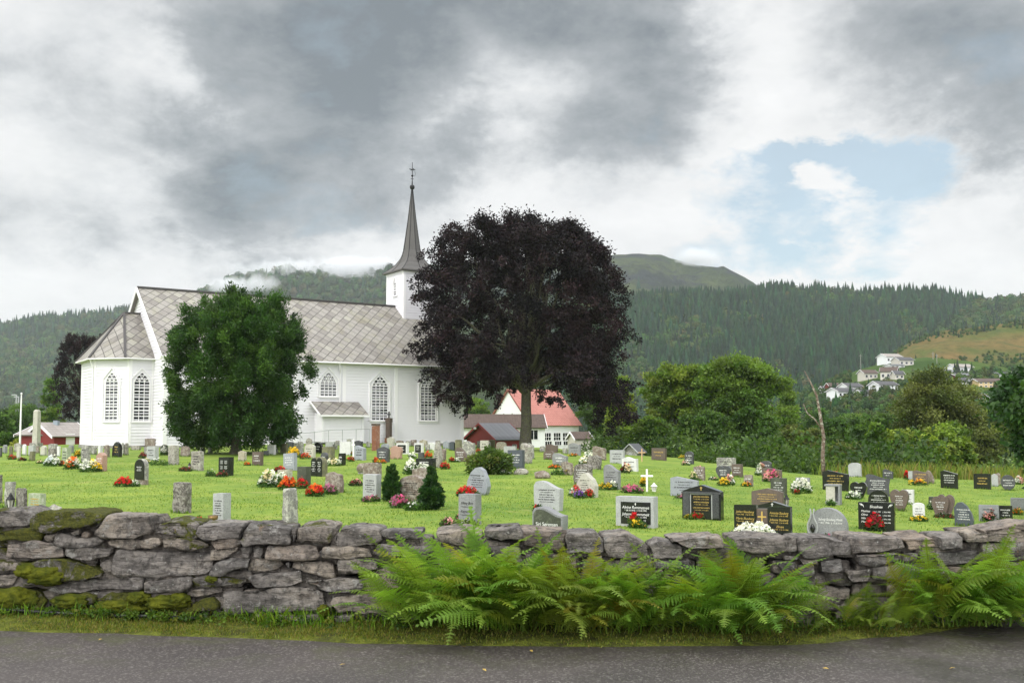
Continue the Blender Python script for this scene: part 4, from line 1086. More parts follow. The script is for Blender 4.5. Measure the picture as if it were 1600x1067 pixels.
make_tree('evergreen_tree', p, bl, (2.0, .32, .2), 1500, 7.5*k, 170000, .17, .065, YEW, 'dense round dark evergreen tree hiding part of the white church nave', 'tree', None, 4, None, None, bias=.7, droop=-.15, flat=1.1, shell=.80, zmin=.25, cvar=.45)
# copper beech: domed weeping crown on one clear trunk
p = lawn_at(821, 703); k = p.y/F
def copper(root, k, seed, nl, nk):
    rng = np.random.default_rng(seed); rnd = random.Random(seed)
    zL = [70, 73, 103, 133, 163, 193, 253, 273, 313, 340, 358, 383]; rL = [60, 84, 122, 148, 158, 164, 160, 154, 150, 132, 100, 45]
    zR = [50, 63, 103, 133, 163, 203, 243, 273, 303, 333, 353, 368, 383]; rR = [112, 140, 162, 150, 142, 152, 158, 152, 132, 108, 82, 54, 24]
    n = nk; z = np.where(rng.random(n) < .86, 55+rng.random(n)*325, 330+rng.random(n)*54); a = rng.uniform(0, 2*np.pi, n); ca = np.cos(a); z = 55+(z-55)*.89
    wR = np.clip(.5+.75*ca, 0, 1); Rm = np.interp(z, zL, rL)*(1-wR)+np.interp(z, zR, rR)*wR; Rm = Rm*.95
    lobes = 1+.07*np.sin(3*a+z*.02)+.07*np.sin(5*a+z*.05)+.06*np.sin(9*a-z*.07)
    rq = np.where(rng.random(n) < .72, rng.uniform(.72, 1.0, n), rng.uniform(.15, .8, n)); r_ = Rm*lobes*rq; x = r_*ca; y = r_*np.sin(a)
    low = np.interp(x, [-150, -120, -80, -30, 0, 60, 100, 140, 160], [165, 118, 92, 96, 104, 92, 70, 88, 112])+7*np.sin(x*.13+y*.07); keep = z > low
    C = np.stack([x, y, z], 1)[keep]*k; Rr = rng.uniform(.4, 1.2, len(C))*12*k
    tw = []
    for ang, zz_, rr_ in ((3.0, 305, 172), (2.9, 366, 130), (3.2, 286, 178), (3.1, 205, 172), (.05, 100, 166), (-.2, 335, 128), (3.3, 250, 172), (3.0, 382, 128), (-.1, 72, 150), (.2, 300, 150), (3.14, 330, 168), (.1, 250, 165), (3.2, 150, 164), (.4, 378, 60)):
        for s_ in np.linspace(.75, 1, 7): tw.append((rr_*s_*math.cos(ang), rr_*s_*math.sin(ang), zz_*.89-2+26*math.sin((s_-.75)*9)-40*(s_-.75)))
    C2 = np.array(tw)*k; C = np.concatenate([C, C2]); Rr = np.concatenate([Rr, np.full(len(C2), 5*k)])
    tz = []
    for _ in range(120):
        z0_ = rng.uniform(75, 335); a0_ = rng.uniform(0, 6.28); w0_ = np.clip(.5+.75*np.cos(a0_), 0, 1); R0_ = np.interp(z0_, zL, rL)*(1-w0_)+np.interp(z0_, zR, rR)*w0_; up_ = rng.uniform(-14, 20); ln_ = rng.uniform(.06, .26)
        for j_ in range(5): tz.append((R0_*(.93+ln_*j_/4)*np.cos(a0_), R0_*(.93+ln_*j_/4)*np.sin(a0_), z0_*.92+up_*j_/4-9*(j_/4)**2))
    C = np.concatenate([C, np.array(tz)*k]); Rr = np.concatenate([Rr, np.full(len(tz), 4.6*k)])
    dr = [(145*u_+6, q_*40, h_) for u_ in (.72, .84, .95, 1.05) for q_ in (-1, 0, 1) for h_ in (88, 74, 60, 46, 34)] + [(-150*u_, q_*40, h_) for u_ in (.62, .75, .88) for q_ in (-1, 0, 1) for h_ in (108, 96, 86, 78)]
    C3 = np.array([(a_, b_, c_) for a_, b_, c_ in dr if c_ > 30+abs(a_-130)*.5 or a_ < 0], float); C3 += rng.normal(0, 6, C3.shape); C = np.concatenate([C, C3*k]); Rr = np.concatenate([Rr, np.full(len(C3), 6*k)])
    V, Fq, c = leaves(rng, C, Rr, nl, .175, .105, COP, .45, .28, .95, np.array([0, 0, 200*k]), .3)
    fast_mesh('crown', V, Fq, M_DARKLEAF, c, root)
    mb = MB(); ends = C[rng.choice(len(C), 40, replace=False)]*np.array([.8, .8, .95]); ends[:, 2] = np.maximum(ends[:, 2], 95*k)
    limbs(mb, (0, 0, 0), (.1, 0, 110*k), [tuple(e) for e in ends], 9.2*k, 7*k, rnd)
    mb.tube([(.05, 0, 105*k), (-.3, .1, 180*k), (.2, 0, 260*k), (.1, 0, 330*k)], [6.5*k, 5*k, 3*k, 1*k], 8)
    mb.build('trunk', M_BARK, root, smooth=True)
root = empty('copper_beech', p); tag(root, 'large dark copper beech tree with domed weeping crown beside the church tower', 'tree')
copper(root, k, 12, 220000, 1150)
p = at(136, 690, 112); root = empty('copper_beech', (p.x, 112, .3)); tag(root, 'dark copper beech tree standing behind the church chancel and red shed', 'tree'); copper(root, .033, 13, 60000, 700); root.scale = (.64, .64, 1)
# tree belt beyond the lawn
def belt(name, px, top, base, wpx, Y, pal, label, seed, nl=14000, leaf=.34, kind='round', zb=None, cat='tree', grp='trees beyond the churchyard lawn', nk=None):
    k = Y/F; pt = at(px, base, Y); H = (base-top)*k; w = wpx*k/2; rnd = random.Random(seed)
    if kind == 'round': bl = [(0, 0, H*.55, w*.85, w*.85, H*.40)] + [(rnd.uniform(-.55, .55)*w, rnd.uniform(-.5, .5)*w, H*rnd.uniform(.35, .85), w*rnd.uniform(.35, .5), w*.4, H*rnd.uniform(.12, .2)) for _ in range(7)]
    elif kind == 'tall': bl = [(0, 0, H*(.2+.16*j), w*(.95-.13*j)*rnd.uniform(.8, 1), w*(.95-.13*j), H*.16) for j in range(6)]
    else: bl = [(rnd.uniform(-.6, .6)*w, rnd.uniform(-.3, .3)*w, H*rnd.uniform(.3, .65), w*.5, w*.45, H*.32) for _ in range(5)]
    return make_tree(name, pt, bl, (H*.3, max(.08, w*.06), max(.05, w*.04)), nk or int(60+nl/230), max(.22, w*.16), nl, leaf, leaf*.62, pal, label, cat, grp, seed, bias=.5, droop=.12, flat=.6, cvar=.35, shell=.7)
T = [
 ('maple_tree', 1155, 543, 712, 146, 92, G1, 'broad bright green maple tree with rounded crown, tallest beyond the lawn', 14, 'round', 24000),
 ('ash_tree', 1058, 560, 712, 104, 96, G3, 'light green tree with loose crown just beside the broad maple', 15, 'round', 16000),
 ('broadleaf_tree', 970, 606, 708, 74, 100, G3, 'yellow-green tree between the white parish house and the light ash', 16, 'tall', 10000),
 ('broadleaf_tree', 932, 596, 705, 60, 128, G2, 'dark green tree behind the gable end of the white parish house', 17, 'round', 8000),
 ('willow_tree', 1465, 578, 740, 152, 84, GW, 'olive green willow-like tree, the highest one under the hillside houses', 18, 'round', 26000),
 ('broadleaf_tree', 1370, 634, 742, 92, 100, G2, 'dark green round tree on the slope below the white houses', 19, 'round', 13000),
 ('broadleaf_tree', 1310, 648, 738, 84, 112, G2, 'dark green tree behind the bare dead trunk', 20, 'round', 11000),
 ('broadleaf_tree', 1250, 660, 728, 80, 82, GW, 'low greyish green tree at the lawn edge beside the bare dead trunk', 21, 'round', 10000),
 ('broadleaf_tree', 1232, 618, 726, 70, 118, G1, 'mid green tree behind the low greyish one, beside the maple', 22, 'tall', 9000),
 ('young_maple', 1442, 656, 748, 108, 64, G3, 'bright yellow-green young maple in front of the olive willow', 23, 'bush', 13000),
 ('young_maple', 1498, 668, 746, 66, 66, G3, 'small yellow-green maple sapling beside the bigger young maple', 24, 'tall', 8000),
 ('shrub', 1372, 668, 748, 52, 62, G1, 'leafy green shrub with pointed top at the lawn edge, below dark trees', 25, 'tall', 6000),
 ('shrub', 1312, 690, 744, 60, 60, GW, 'dull green shrub behind the white and brown gravestones', 26, 'bush', 6000),
 ('shrub', 1215, 680, 728, 46, 70, G2, 'dark shrub below the maple at the lawn edge', 27, 'bush', 5000),
 ('broadleaf_tree', 1540, 640, 745, 90, 96, GW, 'grey-green tree behind the tall yellow grass', 28, 'round', 10000),
 ('broadleaf_tree', 1180, 640, 722, 90, 74, G2, 'dark spreading tree at the foot of the maple', 29, 'round', 11000),
 ('broadleaf_tree', 1100, 640, 714, 90, 80, G2, 'dark low tree in shade under the ash and maple', 30, 'round', 11000),
 ('broadleaf_tree', 1020, 650, 708, 70, 86, G1, 'mid green low tree behind the brown polished gravestone', 31, 'round', 8000),
 ('broadleaf_tree', 1410, 618, 735, 80, 130, G2, 'dark green tree behind the olive willow', 32, 'round', 9000),
 ('broadleaf_tree', 1555, 628, 735, 70, 140, G1, 'mid green tree below the yellow hillside house', 33, 'round', 9000),
 ('broadleaf_tree', 1270, 632, 720, 60, 150, G2, 'distant green tree right below the lowest white houses', 34, 'round', 6000),
 ('broadleaf_tree', 1345, 646, 725, 70, 160, G1, 'distant mid green tree in front of the long white house', 35, 'round', 6000),
 ('broadleaf_tree', 745, 622, 700, 50, 160, G1, 'bright green tree seen between church corner and parish house', 36, 'round', 5000),
 ('broadleaf_tree', 30, 628, 700, 90, 150, G2, 'green tree behind the white flagpole', 37, 'round', 9000),
 ('broadleaf_tree', 78, 606, 695, 62, 140, G1, 'bright green tree behind the memorial obelisk and red shed', 38, 'tall', 7000),
 ('broadleaf_tree', -8, 640, 705, 60, 120, G2, 'dark green tree cut by the frame edge near the flagpole', 39, 'round', 6000),
 ('shrub', 14, 676, 702, 34, 92, G2, 'dark rounded shrub at the churchyard border by the flagpole', 40, 'bush', 4000),
 ('shrub', 34, 683, 702, 24, 90, [(.20, .24, .03), (.26, .28, .04)], 'yellow-leaved shrub growing around the flagpole foot', 41, 'bush', 3500),
]
for (nm, px, top, base, wpx, Y, pal, lab, sd, kd, nl) in T: belt(nm, px, top, base, wpx, Y, pal, lab, sd, int(nl*1.8), .21 if Y < 90 else .28, kd, cat='shrub' if nm == 'shrub' else 'tree')
# near tree at the picture's edge, its crown reaching in
pt = Vector((15.3, 27.5, 0)); pt.z = lawn_z(pt.x, pt.y); kk = 27.5/F
make_tree('overhanging_tree', pt, [(.1, 0, 3.4, 1.75, 1.8, 1.0), (-.9, -.2, 3.2, 1.1, 1.2, .7), (.3, 0, 3.7, 1.4, 1.4, .8), (-1.25, 0, 2.3, .35, .5, .5), (-.95, 0, 1.5, .3, .4, .5), (.6, 0, 2.6, 1.1, 1.3, 1.4)], (2.2, .16, .11), 210, .30, 15000, .17, .10, [(.03, .075, .017), (.045, .10, .02), (.022, .06, .015), (.07, .13, .025)], 'dark leafy tree reaching in from the edge over the gravestones', 'tree', None, 50, droop=.25, flat=.7, bias=.4)
# dead bare trunk
p = at(1287, 738, 46.5); p.z = lawn_z(p.x, p.y); k = p.y/F; root = empty('dead_tree', p); tag(root, 'bare dead trunk with a single broken branch before green trees', 'dead tree')
b = MB(); J = lambda dx, h, y=0: (dx*k, y, h*k)
b.tube([J(0, -5), J(-1, 30), J(1, 60), J(-4, 95), J(-9, 125), J(-18, 145), J(-27, 163)], [.105, .09, .082, .07, .052, .036, .015], 9)
b.build('trunk', M_DEADBARK, root, smooth=True)
b = MB(); b.tube([J(-2, 72), J(-14, 88, -.1), J(-24, 97), J(-30, 112)], [.042, .034, .024, .012], 7); b.build('branch', M_DEADBARK, root, smooth=True)
# laurel bush and two small cypresses among the graves
def bush(name, px, base, wpx, hpx, pal, label, seed, nl, leaf, cat, blobs=None, **kw):
    p = lawn_at(px, base); k = p.y/F; w, h = wpx*k/2, hpx*k
    bl = blobs(w, h) if blobs else [(0, 0, h*.5, w*.8, w*.7, h*.42), (-w*.4, 0, h*.4, w*.5, w*.5, h*.32), (w*.4, 0, h*.42, w*.5, w*.5, h*.32)]
    return make_tree(name, p, bl, None, kw.pop('nk', 130), w*kw.pop('rcf', .16), nl, leaf, leaf*.5, pal, label, cat, None, seed, zmin=.06, **kw)
bush('laurel_bush', 765, 740, 78, 38, [(.07, .12, .02), (.10, .16, .03), (.05, .09, .018), (.13, .15, .04)], 'broad leafy laurel bush spreading among gravestones by the copper beech', 61, 9000, .13, 'bush', bias=.7)
cyp = lambda w, h: [(0, 0, h*(.12+.13*j), w*(.92, 1, .95, .8, .6, .38, .2)[j], w*(.92, 1, .95, .8, .6, .38, .2)[j], h*.11) for j in range(7)]
bush('cypress', 612, 783, 24, 63, [(.03, .08, .018), (.045, .10, .02), (.022, .06, .015)], 'slim pointed dwarf cypress beside the rounded brown headstone, the narrower of two', 62, 9000, .09, 'cypress', cyp, bias=.5, droop=-.6, nk=150)
bush('cypress', 674, 796, 34, 66, [(.025, .07, .018), (.04, .09, .02), (.018, .05, .013)], 'bushy dark dwarf cypress in front of the rounded brown headstone', 63, 11000, .09, 'cypress', cyp, bias=.5, droop=-.6, nk=170)
# tall yellowing grass beyond the lawn
pts = []; q = random.Random(8)
while len(pts) < 16000:
    s = q.uniform(.30, .60); Y = edge_y(s)+q.uniform(.5, 16); X = s*Y
    if s < .40 and q.random() > (s-.3)*8: continue
    pts.append((X, Y, lawn_z(X, Y)-.05))
tag(blades('tall_grass', pts, .35, 1.05, .05, [(.20, .26, .045), (.16, .24, .035), (.27, .28, .07), (.13, .20, .03), (.24, .19, .06)], .5, 9), kind='stuff')
# ---------------------------------------------------------------- gravestones
PHI = R(29)
GM = {
 'pale': granite('pale_granite', (.34, .35, .35), (.46, .47, .46), (.22, .22, .23), .6, 90),
 'white': granite('white_stone', (.58, .58, .57), (.72, .72, .70), (.45, .45, .45), .6, 70),
 'grey': granite('grey_granite', (.20, .205, .21), (.29, .295, .30), (.12, .12, .13), .5, 90),
 'mid': granite('weathered_grey', (.19, .185, .17), (.30, .29, .265), (.11, .105, .10), .8, 50, .6, bump=.4),
 'rough': granite('lichen_stone', (.14, .12, .105), (.24, .215, .185), (.40, .38, .34), .9, 30, 1.0, (.40, .39, .33), .8),
 'mossy': granite('mossy_stone', (.12, .115, .075), (.20, .185, .12), (.09, .10, .05), .9, 35, .9, (.19, .19, .09), .7),
 'bark': granite('dark_mottled_stone', (.060, .052, .046), (.13, .115, .10), (.33, .31, .28), .85, 26, .7, (.30, .28, .25), .8),
 'tan': granite('tan_stone', (.30, .26, .19), (.40, .36, .27), (.21, .18, .13), .75, 50, .5, bump=.3),
 'beige': granite('beige_stone', (.42, .40, .34), (.52, .50, .43), (.32, .31, .27), .7, 60, .4, bump=.3),
 'green': granite('green_lichen_stone', (.26, .31, .19), (.36, .40, .27), (.22, .25, .18), .75, 60, .2),
 'brown': granite('brown_granite', (.10, .072, .058), (.16, .12, .095), (.055, .042, .038), .35, 90, bump=.1),
 'brownm': granite('brown_weathered', (.15, .115, .09), (.24, .19, .15), (.09, .07, .06), .8, 40, .7, (.34, .31, .27), .5),
 'pink': granite('pink_granite', (.36, .21, .155), (.45, .29, .22), (.24, .15, .12), .45, 80),
 'red': granite('red_granite', (.26, .10, .06), (.34, .15, .09), (.16, .065, .045), .5, 80, .2, (.36, .26, .2)),
 'dark': granite('dark_granite', (.040, .042, .045), (.070, .072, .076), (.11, .112, .118), .22, 110, bump=.04),
 'black': granite('black_polished', (.011, .012, .011), (.020, .021, .020), (.035, .036, .035), .10, 120, bump=.0),
 'blue': granite('blue_grey_slate', (.055, .066, .080), (.085, .098, .115), (.05, .055, .065), .35, 70, bump=.08),
 'dgreen': granite('dark_green_stone', (.035, .040, .028), (.060, .066, .045), (.085, .09, .07), .3, 80, .1, (.12, .13, .09), .15),
 'lblue': granite('blue_grey_granite', (.25, .27, .30), (.34, .36, .385), (.18, .19, .21), .5, 90),
}
TXT = {'g': simple('gold_lettering', (.62, .43, .12), .4, .05, 9, metal=.3), 'w': simple('white_lettering', (.78, .78, .76), .6, .03, 9), 'k': simple('dark_lettering', (.03, .03, .03), .7, .05, 9)}
def prof(shape, w, h, q):
    P = []
    def arc(x0, x1, z0, z1, n=10, pw=1.0):
        return [(x0+(x1-x0)*(1-math.cos(math.pi*k/n))/2, z0+(z1-z0)*math.sin(math.pi*k/n)**pw) for k in range(n+1)]
    if shape == 'rect': P = [(w/2, 0), (w/2, h), (-w/2, h*.985), (-w/2, 0)]
    elif shape == 'arch':
        s = h-min(w*.26, h*.35); P = [(w/2, 0)] + [(x, z) for x, z in reversed(arc(-w/2, w/2, s, h))] + [(-w/2, 0)]
    elif shape == 'round':
        s = h-min(w*.5, h*.7); P = [(w/2, 0)] + list(reversed(arc(-w/2, w/2, s, h, 14))) + [(-w/2, 0)]
    elif shape == 'gable': P = [(w/2, 0), (w/2, h*.84), (0, h), (-w/2, h*.84), (-w/2, 0)]
    elif shape == 'gothic': P = [(w/2, 0), (w/2, h*.55), (w*.43, h*.72), (w*.27, h*.88), (0, h), (-w*.27, h*.88), (-w*.43, h*.72), (-w/2, h*.55), (-w/2, 0)]
    elif shape == 'slr': P = [(w/2, 0), (w/2, h*.80), (-w*.30, h), (-w/2, h*.93), (-w/2, 0)]            # falls to one side
    elif shape == 'sll': P = [(w/2, 0), (w/2, h*.95), (w*.2, h), (-w/2, h*.78), (-w/2, 0)]
    elif shape == 'wave': P = [(w*.46, 0), (w/2, h*.5), (w/2, h*.74)] + [(w*(.5-k/10), h*(.74+.26*(.5-.5*math.cos(math.pi*min(1, k/7.5))))) for k in range(1, 9)] + [(-w*.42, h*.97), (-w*.5, h*.84), (-w*.5, h*.4), (-w*.44, 0)]
    elif shape == 'swave': P = [(w/2, 0), (w/2, h*.88), (w*.36, h*.84), (w*.2, h*.88), (0, h*.97), (-w*.16, h), (-w*.34, h*.93), (-w/2, h*.86), (-w/2, 0)]
    elif shape == 'flag': P = [(w*.47, 0), (w*.44, h*.45), (w*.5, h*.80), (w*.30, h*.80), (w*.08, h*.86), (-w*.2, h*.97), (-w*.38, h), (-w*.5, h*.93), (-w*.40, h*.5), (-w*.45, 0)]
    elif shape == 'oval': P = [(w*.26, 0), (w*.44, h*.10), (w*.5, h*.32), (w*.42, h*.60), (w*.25, h*.90), (w*.06, h), (-w*.10, h*.97), (-w*.30, h*.80), (-w*.45, h*.5), (-w*.5, h*.25), (-w*.42, 0)]
    elif shape == 'point': P = [(w*.46, 0), (w*.5, h*.45), (w*.36, h*.72), (w*.02, h), (-w*.12, h*.97), (-w*.38, h*.62), (-w*.5, h*.35), (-w*.42, 0)]
    elif shape == 'taper': P = [(w/2, 0), (w*.30, h*.97), (w*.22, h), (-w*.20, h), (-w*.27, h*.97), (-w/2, 0)]
    elif shape == 'circle': P = [(w*.18, 0)] + [(w/2*math.sin(a), h/2+h/2*-math.cos(a)) for a in np.linspace(.5, 2*math.pi-.5, 18)] + [(-w*.18, 0)]
    elif shape == 'heart':
        P = [(w*.10, 0), (w*.36, h*.25), (w*.48, h*.55), (w*.5, h*.72), (w*.45, h*.88), (w*.34, h*.97), (w*.2, h), (w*.08, h*.95), (0, h*.88), (-w*.08, h*.95), (-w*.2, h), (-w*.34, h*.97), (-w*.45, h*.88), (-w*.5, h*.72), (-w*.48, h*.55), (-w*.36, h*.25), (-w*.10, 0)]
    elif shape == 'leaf': P = [(w*.48, 0), (w*.5, h*.25), (w*.40, h*.55), (w*.15, h*.85), (-w*.1, h), (-w*.32, h*.97), (-w*.5, h*.75), (-w*.46, h*.3), (-w*.44, 0)]
    elif shape == 'top': P = [(w/2, 0), (w/2, h*.80), (w*.44, h*.84), (0, h), (-w*.44, h*.84), (-w/2, h*.80), (-w/2, 0)]
    else:       # rough
        n = 9; P = [(w*.48, 0)]
        P += [(w*(.5+q.uniform(-.05, .03)), h*u) for u in (.3, .6, .82)]
        P += [(w*(.42-.84*k/5), h*(.90+.10*math.sin(k/5*math.pi)+q.uniform(-.06, .04))) for k in range(6)]
        P += [(-w*(.5+q.uniform(-.05, .03)), h*u) for u in (.8, .5, .25)] + [(-w*.48, 0)]
    return P
def text_mesh(body, size, mat, parent, loc, align='CENTER', shear=0, maxw=None):
    cu = bpy.data.curves.new('txt', 'FONT'); cu.body = body; cu.size = size; cu.align_x = align; cu.extrude = .0015; cu.space_line = .95; cu.shear = shear; cu.offset = 0
    ob = bpy.data.objects.new('txt', cu); COL.objects.link(ob); dg = bpy.context.evaluated_depsgraph_get(); dg.update()
    me = bpy.data.meshes.new_from_object(ob.evaluated_get(dg)); bpy.data.objects.remove(ob); bpy.data.curves.remove(cu)
    wd_ = max((v.co.x for v in me.vertices), default=0)-min((v.co.x for v in me.vertices), default=0)
    lim = maxw or parent.get('tw', 9)
    if wd_ > lim: me.transform(Matrix.Diagonal((lim/wd_, 1, 1, 1)))
    me.transform(Matrix.Rotation(math.pi/2, 4, 'X')); me.materials.clear(); me.materials.append(mat); me.name = 'lettering'
    return link('lettering', me, parent, loc)
def scribble(rows, w, h, y, q, mat, parent, dz0=.0, mono=.012):
    """rows of short carved strokes, for lettering too small to read in the photograph"""
    b = MB(); lh = h/rows
    for r_ in range(rows):
        z = dz0+h-lh*(r_+.5); ww = w*(q.uniform(.72, 1) if r_ % 2 == 0 else q.uniform(.5, .8)); x = -ww/2; hh = lh*(.5 if r_ % 2 == 0 else .34)
        while x < ww/2:
            cw = hh*q.uniform(.25, .55)
            if q.random() < .84:
                k = q.random(); t_ = hh*.17
                b.box(x, x+t_, y-.002, y+.003, z-hh/2, z+hh/2*q.choice((1, .6)))
                if k > .3: b.box(x, x+cw*.8, y-.002, y+.0028, z-hh/2*q.choice((1, -.2, .1)), z-hh/2*q.choice((1, -.2, .1))+t_*1.01+hh*.02)
            x += cw
    return b.build('lettering', mat, parent)
def place(x0, x1, yt, yb, d=.17, yaw=None, sink=0):
    yaw = PHI if yaw is None else yaw; cx = (x0+x1)/2; p = lawn_at(cx, yb); k = p.y/F; A = (x1-x0)*k; tx = (cx-800)/F
    cw = abs(math.cos(yaw)+tx*math.sin(yaw)); cs = abs(math.sin(yaw)-tx*math.cos(yaw))
    w = (A-d*cs)/cw
    if w < .45*A/cw: d = max(.08, .5*A/cs*.6); w = (A-d*cs)/cw
    h = (yb-yt)*k
    return p+Vector((0, d*.35, 0)), w, h, d, yaw
HS = []
def headstone(x0, x1, yt, yb, shape, mat, label, ins='', d=.17, yaw=None, rows=None, name='headstone', cat='gravestone', seed=None):
    seed = seed or int(x0*31+yb*7); q = random.Random(seed)
    if yaw is None: yaw = PHI+R(q.gauss(0, 3.5))
    p, w, h, d, yaw = place(x0, x1, yt, yb, d, yaw)
    root = empty(name, p-Vector((0, 0, .0)), -yaw); tag(root, label, cat, 'gravestones in the churchyard')
    if q.random() < .3: root.rotation_euler = (R(q.gauss(0, 1.5)), R(q.gauss(0, 1.2)), -yaw)
    mb = MB(); pr_ = prof(shape, w, h, q); pr_ = [(x, z if z > 1e-4 else -.12) for x, z in pr_]
    mb.prism(pr_, -d/2, d/2)
    rough = mat in ('rough', 'mossy', 'bark', 'brownm', 'mid')
    o = mb.build('slab', GM[mat], root, bevel=min(.02, w*.05) if rough else .008)
    if rough:
        me = o.data; bm = bmesh.new(); bm.from_mesh(me); bmesh.ops.triangulate(bm, faces=bm.faces)
        for _ in range(3):
            es = [e for e in bm.edges if e.calc_length() > .11]
            if es: bmesh.ops.subdivide_edges(bm, edges=es, cuts=1); bmesh.ops.triangulate(bm, faces=[f for f in bm.faces if len(f.verts) > 3])
        bm.normal_update()
        for v in bm.verts: v.co += v.normal*mnoise.fractal(v.co*6+Vector((seed % 13, seed % 7, 0)), 1, 2, 3)*.018
        bm.to_mesh(me); bm.free()
    if ins and (yb-yt) > 13:
        n = rows or max(2, int((yb-yt)/6.5)); n = min(n, 8)
        zt = h*(.80 if shape in ('rect', 'slr', 'sll', 'taper') else .74)
        ww = w*(.72 if shape not in ('heart', 'gothic', 'point', 'taper') else .5)
        scribble(n, ww, zt*.66, -d/2-(.008 if rough else .002), q, TXT[ins], root, zt*.34)
    HS.append(root); return root, w, h, d
def rows(txt):
    for ln in txt.strip().split('\n'):
        if not ln.strip(): continue
        a, lab = ln.split('|'); a = a.split(); x0, x1, yt, yb = map(float, a[:4]); kw = {}
        for e in a[6:]:
            if '=' in e: kk, vv = e.split('='); kw[kk] = float(vv)
            else: kw['ins'] = e
        if 'yaw' in kw: kw['yaw'] = R(kw['yaw'])
        if 'rows' in kw: kw['rows'] = int(kw['rows'])
        headstone(x0, x1, yt, yb, a[4], a[5], lab.strip(), **kw)
